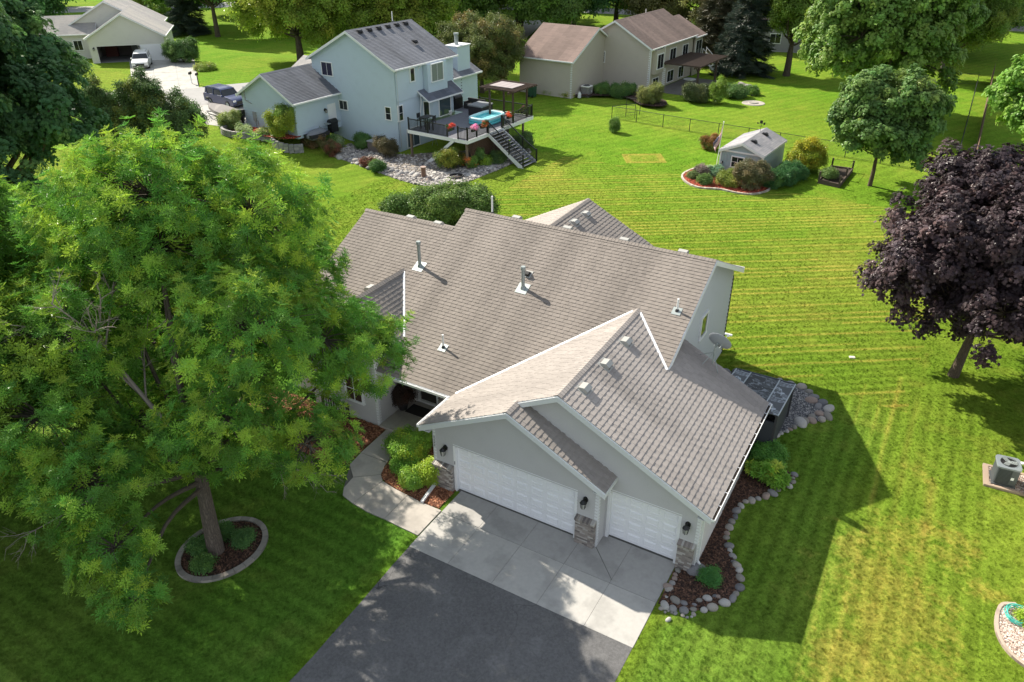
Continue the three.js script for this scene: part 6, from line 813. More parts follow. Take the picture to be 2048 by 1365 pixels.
// the ash before the house
{
  const W = [[-6.9, 12, 4.9, 2.5, 1.7, 2.3], [-9.6, 10.5, 5, 2.3, 1.7, 2.1], [-4.9, 11.2, 3.2, 2.3, 1.8, 2.1], [-7.3, 9.0, 0.0, 1.7, 1.2, 1.6], [-5.1, 8.4, 1.3, 1.5, 1.1, 1.4], [-5.0, 4.0, 5.9, 1.3, 0.8, 1.2], [-6.8, 4.4, 5.6, 1.4, 0.8, 1.2], [-3.7, 5.5, 0.7, 2.2, 1.35, 1.8], [-2.5, 4.5, 4.5, 1.5, 1.1, 1.5], [-3, 9.0, 5.6, 2, 1.6, 1.9], [-6.4, 10.6, 5.4, 1.9, 1.5, 1.8], [-8.8, 8.2, 7.6, 2.3, 1.7, 2.1], [-8, 6.4, 9.3, 2.1, 1.4, 1.9], [-6, 5, 9.7, 1.8, 1.2, 1.7], [-4.6, 3.7, 10.2, 1.2, 0.9, 1.2], [-3.5, 2.6, 10.7, 0.7, 0.6, 0.8], [-3.6, 6.3, 6.6, 1.7, 1.3, 1.6], [-9.6, 6, 4, 2.2, 1.5, 2.1], [-3, 7.2, 2.8, 1.7, 1.3, 1.7], [-7.5, 5, 6.9, 1.6, 1.1, 1.5], [-5.6, 7, 2.2, 2.0, 1.4, 1.9]];
  const t = tree('ash_tree', 'big green ash tree standing in the kerbed mulch ring', { x: -5.5, z: 6.75, h: 13.5, trunk: 0.27, fork: 2.9, lean: [-0.15, -0.25], blobs: W.map(([x, y, z, a, b, c]) => [x + 5.5, y, z - 6.75, a, b, c]), spray: 'ash', n: 11800, color: [0.1, 0.23, 0.03], color2: [0.23, 0.35, 0.04], mix: 0.4, clump: 0.36, per: 6, shoot: 0.75, scale: 0.86, jitter: 0.32, up: 0.6, through: 0.38, shell: 0.6, bark: [0.23, 0.19, 0.165] });
  bareBranch(t, [-0.3, 5.2, 0.15], [-1.9, 9.0, 0.9], 0.09, 3); bareBranch(t, [1.2, 5, -1.5], [3.4, 4.2, -2.2], 0.05); bareBranch(t, [-0.8, 6.4, 0.4], [-3.0, 8.6, 1.2], 0.06, 3); bareBranch(t, [1.4, 3.8, -1.2], [2.9, 2.7, -2.6], 0.04, 3); bareBranch(t, [-1.6, 3.6, 2.2], [-2.4, 3.2, 4.2], 0.03, 2);
}
tree('ash_tree', 'green ash tree beside the street end of the shaded front lawn', { x: -14, z: 10.5, h: 13, R: 5.8, cb: 2.6, spray: 'ash', n: 9000, color: G1, color2: G1b, clump: 0.7, scale: 1.15, through: 0.35 });
tree('ash_tree', 'green ash tree on the lawn before the window bed, behind the big ash', { x: -14, z: 1.2, h: 10.8, R: 4.2, cb: 2.5, spray: 'ash', n: 3000, color: G1, color2: G1b, clump: 0.7, scale: 1.1, through: 0.35, bark: [0.2, 0.17, 0.15] });
tree('ash_tree', 'green ash tree farthest along the shaded front lawn from the driveway', { x: -20, z: 7, h: 12, R: 5.2, cb: 2.6, spray: 'ash', n: 5000, color: G1, color2: G1b, clump: 0.7, scale: 1.3, through: 0.35 });
tree('maple_tree', 'dark green maple tree on the street side lot beyond the ash tree', { x: -35.5, z: -4.6, h: 18, R: 6.4, cb: 2.5, spray: 'maple', n: 9000, color: DK, color2: DKb, clump: 0.7, scale: 1.35, nb: 18, through: 0.45 });
tree('maple_tree', 'dark green maple tree overhanging the street across from the white garage', { x: -52, z: -8, h: 16, R: 5.6, cb: 3, spray: 'maple', n: 6500, color: DK, color2: [0.139, 0.186, 0.023], clump: 0.9, scale: 1.4, nb: 16, far: true });
const PU = [0.03, 0.018, 0.021], PUb = [0.07, 0.046, 0.05];
tree('purple_maple', 'purple leaved maple tree on the right hand lawn', { x: 15.75, z: -18.3, h: 10.9, R: 6.0, cb: 1.1, cx: 1.0, cz: -0.7, lean: [0.15, -0.1], fork: 1.8, trunk: 0.23, spray: 'maple', n: 14000, color: PU, color2: PUb, mix: 0.35, clump: 0.55, scale: 0.85, nb: 26, through: 0.3, bark: [0.2, 0.15, 0.12] });
tree('linden_tree', 'round crowned young tree standing alone by the raised bed', { x: 8.3, z: -45.6, h: 9.1, R: 4.3, cb: 1.5, spray: 'maple', n: 6000, color: [0.085, 0.163, 0.034], color2: [0.132, 0.202, 0.040], clump: 0.55, scale: 1.15, nb: 18, fork: 2.0, trunk: 0.16, bark: [0.17, 0.12, 0.09] });
tree('maple_tree', 'broad silver maple with low branches behind the fenced lawn', { x: 4.6, z: -69, h: 18, R: 8.4, cb: 1.6, spray: 'maple', n: 12000, color: [0.116, 0.202, 0.034], color2: [0.171, 0.256, 0.046], clump: 0.85, scale: 1.6, nb: 24 });
tree('birch_tree', 'two stemmed birch tree at the back of the right hand lots', { x: 10.2, z: -94, h: 16, R: 6.6, cb: 2.6, spray: 'weep', n: 7000, color: [0.116, 0.186, 0.029], color2: [0.171, 0.217, 0.034], clump: 0.9, scale: 1.9, stems: 2, trunk: 0.36, bark: [0.24, 0.21, 0.19], nb: 18, far: true });
tree('elm_tree', 'bright green tree behind the board fence on the right', { x: 20.0, z: -55.5, h: 10.5, R: 4.9, cb: 1.6, spray: 'maple', n: 5000, color: [0.139, 0.264, 0.034], color2: [0.202, 0.326, 0.046], clump: 0.7, scale: 1.4, far: true });
tree('willow_tree', 'pale yellow green drooping tree behind the blue garage roof', { x: -62, z: -57, h: 16, R: 7.2, cb: 0.6, spray: 'leafy', n: 8000, color: [0.19, 0.27, 0.028], color2: [0.232, 0.271, 0.029], clump: 0.9, scale: 1.9, nb: 20, far: true, through: 0.45 });
tree('willow_tree', 'yellow green drooping tree behind the ridge of the blue house', { x: -53, z: -67, h: 15, R: 7.2, cb: 0.6, spray: 'leafy', n: 7500, color: [0.18, 0.26, 0.028], color2: [0.217, 0.256, 0.029], clump: 0.9, scale: 1.9, nb: 18, far: true, through: 0.45 });
tree('crabapple_tree', 'olive brown crabapple tree between the blue and the tan house', { x: -35.5, z: -58.5, h: 8.6, R: 5.0, cb: 0.9, spray: 'leafy', n: 7000, color: [0.096, 0.121, 0.030], color2: [0.155, 0.132, 0.040], mix: 0.35, clump: 0.6, scale: 1.2, nb: 18, fork: 1.3 });
tree('maple_tree', 'dark maple tree with spreading stems behind the tan garage', { x: -54.6, z: -101, h: 18, R: 8.5, cb: 4.4, spray: 'maple', n: 8000, color: DK, color2: DKb, clump: 1.0, scale: 1.9, stems: 4, trunk: 0.6, nb: 20, far: true, fork: 4, bark: [0.1, 0.085, 0.075] });
tree('ash_tree', 'shade tree by the white driveway across the street', { x: -96.5, z: -73.5, h: 17, R: 6.5, cb: 4, spray: 'maple', n: 5500, color: DKb, color2: G1b, clump: 1.0, scale: 1.9, far: true, trunk: 0.4, nb: 16 });
function spruce(label, x, z, h, R, c1, c2, n, grp) {
  const t = thing('spruce_tree', label, 'tree', [x, hT(x, z), z]), Ms = [], cs = [], q = new THREE.Quaternion(), q2 = new THREE.Quaternion(), br = []; mesh('trunk', limbGeo([[0, -0.1, 0], [0.03, h / 2, 0], [0, h, 0]], 0.22, 0.03, 8, 8), barkMat([0.11, 0.085, 0.07]), t);
  const rows = Math.round(h / 0.5); for (let r = 0; r < rows; r++) { const y = 0.7 + (h - 0.9) * r / rows, rad = R * Math.pow(1 - r / rows, 0.85) * rr(0.85, 1.1) + 0.15, nb = 6 + Math.round(rad * 2); for (let k = 0; k < nb; k++) { const a = rr(0, 6.28), L = rad * rr(0.8, 1.1), dr = 0.16 * L; br.push(limbGeo([[0, y, 0], [Math.cos(a) * L * 0.5, y - dr * 0.3, Math.sin(a) * L * 0.5], [Math.cos(a) * L, y - dr, Math.sin(a) * L]], 0.03, 0.008, 3, 3)); const m = Math.max(3, Math.round(n * L / (rows * 9 * R * 0.5))); for (let i = 0; i < m; i++) { const f = Math.pow((i + rnd()) / m, 0.7), p = V(Math.cos(a) * L * f + rr(-0.2, 0.2), y - dr * f * f + rr(-0.15, 0.1), Math.sin(a) * L * f + rr(-0.2, 0.2)), d = V(Math.cos(a + rr(-0.8, 0.8)), rr(-0.5, 0.25), Math.sin(a + rr(-0.8, 0.8))).normalize(); q.setFromUnitVectors(V(1, 0, 0), d); const s = rr(0.9, 1.6); Ms.push(new THREE.Matrix4().compose(p, q, V(s, s, s))); cs.push(tint(rnd() < 0.35 ? c2 : c1, 0.25)); } } }
  mesh('twigs', br, barkMat([0.11, 0.085, 0.07]), t).userData.kind = 'stuff'; instanced('crown', SP.needle, leafMat(0.1), Ms, cs, t); return t;
}
spruce('dark blue green spruce behind the tan house porch', -12.5, -84.5, 15, 3.6, [0.035, 0.055, 0.04], [0.055, 0.07, 0.045], 5200);
spruce('olive spruce with brown tips nearest the tan house wall', -17.5, -88.5, 14, 3.6, [0.06, 0.065, 0.03], [0.10, 0.085, 0.045], 5200);
spruce('dark spruce at the edge of the lawn across the street', -103, -73, 12, 3.4, [0.03, 0.05, 0.035], [0.045, 0.065, 0.04], 3500);
tree('pine_tree', 'light green pine between the spruces and the silver maple', { x: -7.2, z: -86, h: 14, R: 4.2, cb: 3.2, spray: 'leafy', n: 4200, color: [0.132, 0.202, 0.029], color2: [0.186, 0.248, 0.034], clump: 0.7, scale: 1.5, far: true, nb: 14 });
// backdrop trees beyond the lots
{ const kinds = ['deep green', 'mid green', 'yellow green', 'olive'], cols = [DK, [0.09, 0.16, 0.028], [0.15, 0.21, 0.028], [0.115, 0.115, 0.035]];
  const list = [[-74, -92, 16, 7, 2], [-83, -104, 17, 8, 0], [-70, -118, 17, 8, 1], [-44, -117, 16, 7, 1], [-34, -112, 11, 5.5, 3], [-28, -132, 17, 8, 0], [-40, -140, 17, 9, 0], [-14, -118, 18, 8, 0], [-4, -108, 17, 7, 1], [2, -124, 18, 8.5, 0], [-22, -108, 14, 5.5, 3], [-60, -140, 18, 9, 0], [-82, -132, 18, 9, 1], [-104, -116, 17, 8, 0], [-118, -98, 15, 7, 1], [-122, -124, 18, 9, 0], [-150, -104, 16, 8, 0], [-160, -82, 16, 8, 1], [-170, -60, 17, 9, 0], [18, -150, 17, 8, 1], [30, -128, 17, 8, 0], [-112, -52, 15, 6.5, 0], [-102, -34, 16, 7, 1], [0, -152, 18, 9, 0], [-20, -158, 18, 9, 1], [-86, -14, 15, 6.5, 0], [-92, -92, 16, 8, 1], [-64, -104, 15, 7, 2], [-48, -108, 15, 6, 0], [-98, -104, 16, 8, 0], [10, -112, 16, 7, 1], [-60, -90, 14, 6, 1], [-47, -97, 12, 5.5, 1], [-30, -122, 15, 7, 0], [-88, -82, 15, 6, 2], [-112, -80, 14, 6, 1]];
  const where = ['behind the ridge of the blue house', 'behind the willow trees', 'beyond the back driveway', 'right behind the tan garage', 'with a low rusty crown behind the tan roof', 'beyond the tan roof ridge', 'far behind the rusty crowned tree', 'behind the olive spruce', 'behind the light pine', 'beyond the silver maple', 'between the tan roof and the spruces', 'far beyond the dark maple', 'far behind the blue roof', 'behind the lawn spruce', 'by the far road', 'beyond the far road bend', 'behind the cream house ridge', 'beyond the far road hedge', 'behind the cream house wing', 'beyond the birch tree', 'far behind the board fence', 'at the back of the cream house', 'beside the cream house wing', 'beyond the crossing fence', 'far behind the spruces', 'down the street from the cream house', 'beside the lawn spruce', 'just behind the back driveway', 'between the dark maple and the rusty crown', 'beyond the lawn shade tree', 'behind the birch stems', 'between the yellow green willow and the dark maple', 'close by the stems of the dark maple', 'over the far end of the tan ridge', 'between the lawn shade tree and the willow', 'behind the dark lawn spruce'];
  list.forEach(([x, z, h, R, k], i) => tree('backdrop_tree', `tall ${kinds[k]} shade tree ${where[i]}`, { x, z, h, R: R * 1.15, cb: 1.0, spray: 'leafy', n: 3400, color: cols[k], color2: cols[k].map((c) => c * 1.45), clump: 1.2, scale: 2.5, nb: 14, far: true, group: 'shade trees beyond the lots' })); }
// ---- shrubs: a low trunk hidden under a clumpy crown
function shrub(name, label, x, z, R, H, o = {}) {
  const t = thing(name, label, o.category || 'shrub', [x, (o.y ?? hT(x, z)), z], 0, o.group), n = o.n || Math.round(260 + 900 * R * R);
  const bl = []; const k = o.nb || Math.max(4, Math.round(R * 5)); bl.push([0, H * 0.42, 0, R * 0.72, H * 0.42, R * 0.72]); for (let i = 0; i < k; i++) { const a = i * 2.4 + rr(0, 0.6), r = R * rr(0.35, 0.68); bl.push([Math.cos(a) * r, H * rr(0.3, 0.68), Math.sin(a) * r, R * rr(0.26, 0.4), H * rr(0.2, 0.34), R * rr(0.26, 0.4)]); }
  const st = []; for (let i = 0; i < 5; i++) { const a = i * 1.26; st.push(limbGeo([[Math.cos(a) * 0.05, -0.02, Math.sin(a) * 0.05], [Math.cos(a) * R * 0.2, H * 0.3, Math.sin(a) * R * 0.2], [Math.cos(a) * R * 0.45, H * 0.6, Math.sin(a) * R * 0.45]], 0.02 + 0.01 * R, 0.006, 5, 4)); } mesh('stems', st, std([0.1, 0.075, 0.055], 0.95), t).userData.kind = 'stuff';
  foliage(t, bl, { spray: o.spray || 'leafy', n, color: o.color || [0.06, 0.12, 0.025], color2: o.color2, mix: o.mix, scale: (o.scale || 0.62) , clump: o.clump || 0.16 + 0.1 * R, jitter: 0.22, through: o.through ?? 0.3, minY: 0.04, up: o.up ?? 0.5, shell: 0.5, name: 'foliage' }); return t;
}
const LIME = [0.24, 0.33, 0.03], BR = [0.14, 0.27, 0.03];
shrub('entry_shrub', 'large bright green leafy shrub nearest the porch step', -2.75, -0.75, 0.92, 1.25, { color: BR, color2: LIME, mix: 0.25, n: 1500, scale: 0.5 });
shrub('entry_shrub', 'small green shrub tucked under the large porch shrub', -2.45, 0.05, 0.5, 0.7, { color: [0.124, 0.264, 0.034], n: 600, scale: 0.45 });
shrub('entry_shrub', 'small round pale green shrub at the curve of the front walk', -1.7, 0.55, 0.48, 0.72, { color: [0.171, 0.310, 0.040], color2: LIME, n: 700, scale: 0.42 });
shrub('entry_shrub', 'lime yellow leafy shrub against the left brick pier', -1.2, -0.05, 0.58, 1.05, { color: LIME, color2: [0.372, 0.434, 0.034], n: 800, scale: 0.5 });
shrub('burgundy_plant', 'dark burgundy potted plant on the porch', -4.95, -3.15, 0.55, 0.95, { y: 0.5, color: [0.046, 0.028, 0.021], color2: [0.078, 0.034, 0.023], n: 500, scale: 0.45, category: 'plant' });
{ const p = thing('porch_pot', 'dark pot holding the burgundy plant on the porch', 'pot', [-4.95, 0.15, -3.15]); mesh('pot', new THREE.LatheGeometry([[0, 0], [0.17, 0], [0.26, 0.36], [0.28, 0.4], [0.24, 0.4], [0.22, 0.34], [0, 0.32]].map(([a, b]) => V2(a, b)), 20), M.dark, p); mesh('soil', cyl(0, 0.3, 0.34, 0, 0.22), M.soil, p); }
shrub('ring_plant', 'leafy green plant at the left of the ash trunk', -5.95, 7.0, 0.36, 0.42, { color: [0.078, 0.171, 0.040], n: 380, scale: 0.42, category: 'plant', y: 0.05 }); shrub('ring_plant', 'low green plant in front of the ash trunk', -5.25, 7.45, 0.3, 0.35, { color: [0.085, 0.178, 0.040], n: 320, scale: 0.42, category: 'plant', y: 0.05 }); shrub('ring_plant', 'small round green plant to the right of the ash trunk', -5.0, 6.0, 0.34, 0.42, { color: [0.078, 0.171, 0.046], n: 360, scale: 0.4, category: 'plant', y: 0.05 }); shrub('ring_plant', 'green plant behind the ash trunk', -5.85, 6.1, 0.32, 0.4, { color: [0.078, 0.171, 0.040], n: 300, scale: 0.42, category: 'plant', y: 0.05 });
shrub('hosta', 'clump of pale edged hosta leaves beside the garage gutter', 9.9, -6.55, 0.78, 0.75, { spray: 'hosta', color: [0.155, 0.295, 0.034], color2: [0.372, 0.465, 0.069], mix: 0.3, n: 420, scale: 0.62, category: 'plant', up: 1.0, clump: 0.22 }); shrub('spirea_shrub', 'soft green shrub behind the hosta clump', 9.75, -7.45, 0.72, 0.95, { color: [0.093, 0.232, 0.040], n: 900, scale: 0.45 });
shrub('seedling_shrub', 'single small green shrub in the mulch at the garage corner', 9.62, -0.45, 0.3, 0.45, { color: [0.062, 0.186, 0.040], n: 320, scale: 0.36 });
shrub('lime_plant', 'yellow green plant beside the coiled hose', 18.75, -3.7, 0.4, 0.5, { color: LIME, n: 300, scale: 0.45, category: 'plant' });
// back yard
{ const t = shrub('lilac_thicket', 'wide rounded lilac thicket behind the house ridge', -16.9, -22.2, 1.9, 2.6, { color: [0.096, 0.163, 0.037], color2: [0.155, 0.225, 0.052], mix: 0.3, n: 4200, scale: 0.95, clump: 0.45 }); shrub('lilac_thicket', 'second lobe of lilac shrub toward the side yard', -14.6, -23.6, 1.9, 2.7, { color: [0.093, 0.155, 0.034], color2: [0.147, 0.217, 0.046], mix: 0.3, n: 4200, scale: 0.95, clump: 0.45 }); shrub('lilac_thicket', 'low end of the lilac shrub toward the blue house', -18.8, -21.4, 1.4, 2.1, { color: [0.085, 0.152, 0.034], color2: [0.139, 0.217, 0.046], n: 2400, scale: 0.95, clump: 0.4 }); }
shrub('smoke_bush', 'big olive brown bush in front of the shed window', 0.35, -40.4, 1.4, 2.3, { color: [0.116, 0.116, 0.052], color2: [0.171, 0.139, 0.069], mix: 0.4, n: 2400, scale: 0.6 }); shrub('spirea_shrub', 'yellow green flowering shrub in the red mulch', -1.3, -40.1, 0.95, 1.25, { color: [0.171, 0.217, 0.034], color2: [0.372, 0.372, 0.103], mix: 0.3, n: 1100 }); shrub('spirea_shrub', 'small green shrub at the front curve of the red mulch', -3.05, -39.6, 0.6, 0.8, { color: [0.109, 0.186, 0.046], n: 500 }); shrub('salvia_plant', 'purple grey flowering plant in the red mulch', -3.9, -41.3, 0.55, 0.9, { color: [0.155, 0.132, 0.103], color2: [0.248, 0.186, 0.184], n: 420, category: 'plant' }); shrub('hosta', 'blue green hosta beside the flagpole', -3.1, -42.2, 0.8, 0.6, { spray: 'hosta', color: [0.155, 0.248, 0.149], color2: [0.310, 0.403, 0.253], n: 260, scale: 0.8, category: 'plant', up: 1 }); shrub('low_plant', 'low dusky plant at the tip of the red mulch', -4.35, -40.6, 0.5, 0.45, { color: [0.124, 0.171, 0.057], n: 320, category: 'plant' });
for (const [i, x, z] of [[0, 1.7, -41.6], [1, 2.4, -43.0], [2, 2.7, -44.6]]) shrub('fern_shrub', ['arching dark green fern shrub next to the olive bush', 'arching dark green fern shrub at mid wall of the shed', 'arching dark green fern shrub at the far wall of the shed'][i], x, z, 0.95, 1.25, { spray: 'ash', color: [0.054, 0.139, 0.046], color2: [0.093, 0.186, 0.052], n: 620, scale: 1.1, clump: 0.35 });
shrub('golden_shrub', 'golden yellow leafy shrub beside the shed', 3.0, -47.0, 1.5, 2.7, { color: [0.3, 0.285, 0.02], color2: [0.2, 0.25, 0.02], mix: 0.3, n: 2200, scale: 0.75, clump: 0.38 });
shrub('barberry_shrub', 'rust red rounded shrub on the lawn behind the flag', -5.6, -49.2, 0.8, 1.3, { color: [0.232, 0.116, 0.034], color2: [0.139, 0.155, 0.034], mix: 0.35, n: 1000, scale: 0.55 }); shrub('bed_plant', 'leafy plant growing in the raised timber bed', 5.2, -45.3, 0.6, 0.8, { y: 0.2, color: [0.139, 0.217, 0.057], n: 420, category: 'plant' }); shrub('lone_shrub', 'small upright shrub on the lawn before the chain link fence', -15.4, -50.4, 0.48, 1.5, { color: [0.109, 0.186, 0.034], n: 600 });
// beds round the blue house
const bx = (px) => px;
bed('blue_rock_bed', smooth([[-36.5, -32.5], [-33.5, -30.9], [-30.5, -30.2], [-27.3, -29.3], [-24.5, -28.6], [-22, -28.4], [-20, -29.6], [-19.3, -33], [-18.9, -37], [-18.9, -40], [-21, -41.5], [-26, -36.5], [-29, -34.2], [-33, -34.3], [-36, -34.6]], 3), 0.03, 'stone', 26, 'pebble', 3.2);
{ const P = [[-29.2, -33.6], [-27.8, -30.6], [-24.2, -31.2], [-22.6, -33.4], [-26.4, -36.4]]; struct('blue_patio', poly(P, 0, 0.05), std([0.5, 0.44, 0.38], 0.9, { map: concreteMap })); const fm = [std([0.42, 0.4, 0.38], 0.9), std([0.5, 0.47, 0.43], 0.9), std([0.36, 0.34, 0.33], 0.9)]; const path = struct('flagstone_path', poly(smooth([[-23.8, -30.9], [-21.8, -29.4], [-20.3, -30.3], [-19.8, -33.5], [-19.3, -36.6], [-20.6, -36.8], [-21.6, -34], [-22.6, -32.6]], 2), 0.0, 0.04), std([0.2, 0.19, 0.18], 0.95)); for (let i = 0; i < 90; i++) { const x = rr(-24, -19), z = rr(-37, -29); if (!inPoly(x, z, smooth([[-23.8, -30.9], [-21.8, -29.4], [-20.3, -30.3], [-19.8, -33.5], [-19.3, -36.6], [-20.6, -36.8], [-21.6, -34], [-22.6, -32.6]], 2))) continue; const r = rr(0.25, 0.45), a0 = rnd() * 6; mesh('flagstone', poly(Array.from({ length: 6 }, (_, k) => { const q = r * rr(0.75, 1.1); return [x + q * Math.cos(a0 + k * 1.047), z + q * Math.sin(a0 + k * 1.047)]; }), 0.03, 0.06 + 0.02 * rnd()), pick(fm), path); } }
{ const f = thing('fire_pit', 'round black fire pit sunk in the flagstones below the deck', 'fire pit', [-21.0, 0.05, -31.4]); mesh('rim', new THREE.TorusGeometry(0.55, 0.07, 8, 24).rotateX(HP).translate(0, 0.08, 0), M.black, f); mesh('ash', cyl(0, 0, 0.03, 0, 0.52), M.soil, f); }
for (let i = 0; i < 46; i++) { const t = i / 46, x = -33.5 + 11 * t + rr(-0.5, 0.5), z = -31.2 + 1.6 * t + rr(-0.7, 0.7); const s = stone(x, z, rr(0.16, 0.34), 'rough tan rock in the rock garden below the blue house', 'rocks in the rock garden', [stoneMats[2], stoneMats[4], stoneMats[5], stoneMats[0]]); }
{ const ret = (name, label, pts, h) => { const w = thing(name, label, 'wall', [pts[0][0], 0, pts[0][1]]), c = new THREE.CatmullRomCurve3(pts.map(([x, z]) => V(x - pts[0][0], 0, z - pts[0][1]))), N = Math.round(c.getLength() / 0.42), ms = [std([0.3, 0.29, 0.28], 0.92), std([0.36, 0.34, 0.32], 0.92), std([0.25, 0.245, 0.24], 0.92)]; for (let r = 0; r < 3; r++) for (let i = 0; i < N; i++) { const p = c.getPointAt(i / N), q = c.getPointAt((i + 0.96) / N), y = hT(p.x + pts[0][0], p.z + pts[0][1]); mesh('wall_block', bar([p.x, y + h * (r + 0.5) / 3, p.z], [q.x, y + h * (r + 0.5) / 3, q.z], 0.28 - r * 0.03, h / 3 - 0.015), pick(ms), w); } };
  ret('retaining_wall', 'curved grey block retaining wall before the blue garage', [[-43.8, -29.2], [-43.6, -27.8], [-42, -27.3], [-40.4, -28.4], [-39.2, -29.2]], 0.55); ret('retaining_wall', 'second grey block retaining wall curve at the garage corner shrub', [[-39.0, -29.3], [-38.2, -28.6], [-36.9, -28.9], [-36.2, -30.0]], 0.75);
  bed('blue_garage_bed', smooth([[-43.6, -29.4], [-43.4, -28], [-42, -27.5], [-40.3, -28.6], [-38.4, -28.8], [-37, -29.1], [-36.5, -30.2], [-38, -31.0], [-42.8, -30.6]], 2), 1.56, 'red', 30, 'chip', 2); }
const SB = [['sumac_shrub', 'tall yellow green shrub at the corner of the blue garage', -38.0, -29.8, 1.5, 3.2, [0.232, 0.279, 0.029], [0.139, 0.217, 0.034], 1.3], ['round_shrub', 'pale variegated shrub by the boat trailer', -43.9, -29.0, 1.1, 1.7, [0.248, 0.295, 0.092], [0.124, 0.186, 0.046], 1.5], ['low_plant', 'white leaved hosta row along the blue garage', -41.6, -28.6, 0.9, 0.6, [0.310, 0.372, 0.184], [0.124, 0.217, 0.057], 1.5], ['low_plant', 'pale cream plant before the blue garage wall', -40.2, -29.4, 0.8, 0.6, [0.465, 0.449, 0.230], [0.155, 0.232, 0.057], 1.3], ['brown_shrub', 'brown seeded shrub beside the covered woodpile', -36.6, -31.9, 1.1, 1.4, [0.202, 0.132, 0.057], [0.124, 0.124, 0.046], 0.2], ['barberry_shrub', 'dark red barberry at the top of the rock garden', -34.0, -31.3, 0.85, 1.2, [0.171, 0.070, 0.040], [0.109, 0.093, 0.034], 0], ['green_shrub', 'green shrub with silver tips in the rock garden', -35.4, -33.1, 0.9, 1.0, [0.124, 0.217, 0.057], [0.310, 0.372, 0.207], 0], ['green_shrub', 'dense green shrub row at the foot of the blue gable', -33.2, -34.6, 1.1, 1.2, [0.078, 0.163, 0.040], [0.124, 0.217, 0.057], 0], ['brown_shrub', 'dark brown shrub at the corner of the blue house', -29.5, -33.1, 1.1, 1.9, [0.085, 0.078, 0.040], [0.124, 0.101, 0.046], 0], ['round_shrub', 'clipped dark green round shrub in the rock garden', -27.6, -29.6, 0.75, 0.9, [0.062, 0.139, 0.034], [0.093, 0.171, 0.040], 0], ['barberry_shrub', 'low maroon mound beside the clipped round shrub', -29.3, -30.4, 0.6, 0.6, [0.155, 0.054, 0.034], [0.109, 0.062, 0.034], 0], ['yellow_shrub', 'yellow green shrub before the deck lattice', -22.9, -32.9, 1.2, 1.7, [0.202, 0.217, 0.029], [0.109, 0.171, 0.034], 0], ['day_lily', 'strappy green lily clump with orange flowers by the lattice', -21.6, -34.3, 0.8, 1.0, [0.124, 0.217, 0.034], [0.542, 0.186, 0.046], 0], ['round_shrub', 'small bright round shrub beside the deck stairs', -20.9, -35.6, 0.6, 0.7, [0.155, 0.264, 0.034], LIME, 0], ['green_shrub', 'dark spreading shrub at the foot of the deck stairs', -20.2, -36.6, 0.8, 0.9, [0.078, 0.139, 0.040], [0.124, 0.186, 0.046], 0], ['green_shrub', 'dark shrub behind the deck stairs', -20.4, -41.2, 1.1, 1.6, [0.070, 0.132, 0.040], [0.109, 0.171, 0.046], 0], ['tall_shrub', 'tall green shrub growing through the deck lattice', -21.4, -35.2, 0.7, 1.8, [0.093, 0.171, 0.040], [0.139, 0.217, 0.046], 0], ['olive_shrub', 'olive leaved shrub at the near corner of the tan house', -16.6, -62.6, 1.6, 2.5, [0.132, 0.147, 0.046], [0.186, 0.202, 0.057], 0], ['green_shrub', 'broad green shrub before the tan gable wall', -20.8, -64.8, 1.5, 1.4, [0.078, 0.155, 0.040], [0.124, 0.202, 0.046], 0], ['green_shrub', 'green shrub between the air conditioner and the tan wall', -23.0, -64.5, 1.2, 1.3, [0.085, 0.171, 0.040], [0.124, 0.202, 0.046], 0], ['dark_shrub', 'dark rounded shrub at the edge of the tan patio', -12.7, -66.6, 1.6, 2.0, [0.070, 0.093, 0.034], [0.109, 0.124, 0.040], 0], ['green_shrub', 'tall lime green vine shrub before the patio pergola post', -10.4, -67.2, 1.1, 2.9, [0.155, 0.232, 0.034], [0.202, 0.295, 0.046], 0], ['green_shrub', 'low green shrub bed beside the boulder wall', -9.6, -71.0, 1.5, 1.3, [0.078, 0.155, 0.040], [0.109, 0.186, 0.046], 0], ['green_shrub', 'small green shrub at the end of the boulder wall', -8.2, -73.2, 0.8, 0.9, [0.085, 0.171, 0.034], [0.124, 0.217, 0.034], 0], ['low_plant', 'hosta row in the bed along the tan garage', -28.4, -62.3, 1.2, 0.7, [0.171, 0.248, 0.057], [0.310, 0.372, 0.161], 0], ['low_plant', 'yellow flowering plants in the bed along the tan garage', -26.2, -62.0, 1.0, 0.6, [0.217, 0.264, 0.046], [0.403, 0.403, 0.069], 0], ['topiary_shrub', 'large mushroom shaped clipped shrub at the white garage corner', -75.2, -49.6, 2.3, 3.0, [0.078, 0.147, 0.040], [0.109, 0.186, 0.046], 1.5], ['low_plant', 'small round flower bed on the lawn across the street', -68.6, -47.4, 1.4, 0.5, [0.202, 0.279, 0.046], [0.341, 0.372, 0.115], 1.5], ['hedge_shrub', 'yellow green shrub beyond the far road nearest the cream roof', -143, -93.5, 1.9, 3.0, [0.171, 0.232, 0.034], LIME, 0], ['hedge_shrub', 'yellow green shrub beyond the far road in the middle of three', -139, -97.5, 1.8, 2.8, [0.171, 0.232, 0.034], LIME, 0], ['hedge_shrub', 'yellow green shrub beyond the far road nearest the dark spruce', -135, -101, 1.8, 2.8, [0.171, 0.232, 0.034], LIME, 0], ['hedge_shrub', 'green shrub row on the near side of the far road', -129.5, -88.3, 2.2, 2.2, [0.109, 0.171, 0.034], LIME, 0]];
for (const [n, l, x, z, R, H, c, c2, y] of SB) shrub(n, l, x, z, R, H, { color: c, color2: c2, mix: 0.3, scale: R > 1.3 ? 0.9 : 0.7, n: Math.round(220 + 420 * R * R), y: y || undefined, category: /plant|lily/.test(n) ? 'plant' : 'shrub' });
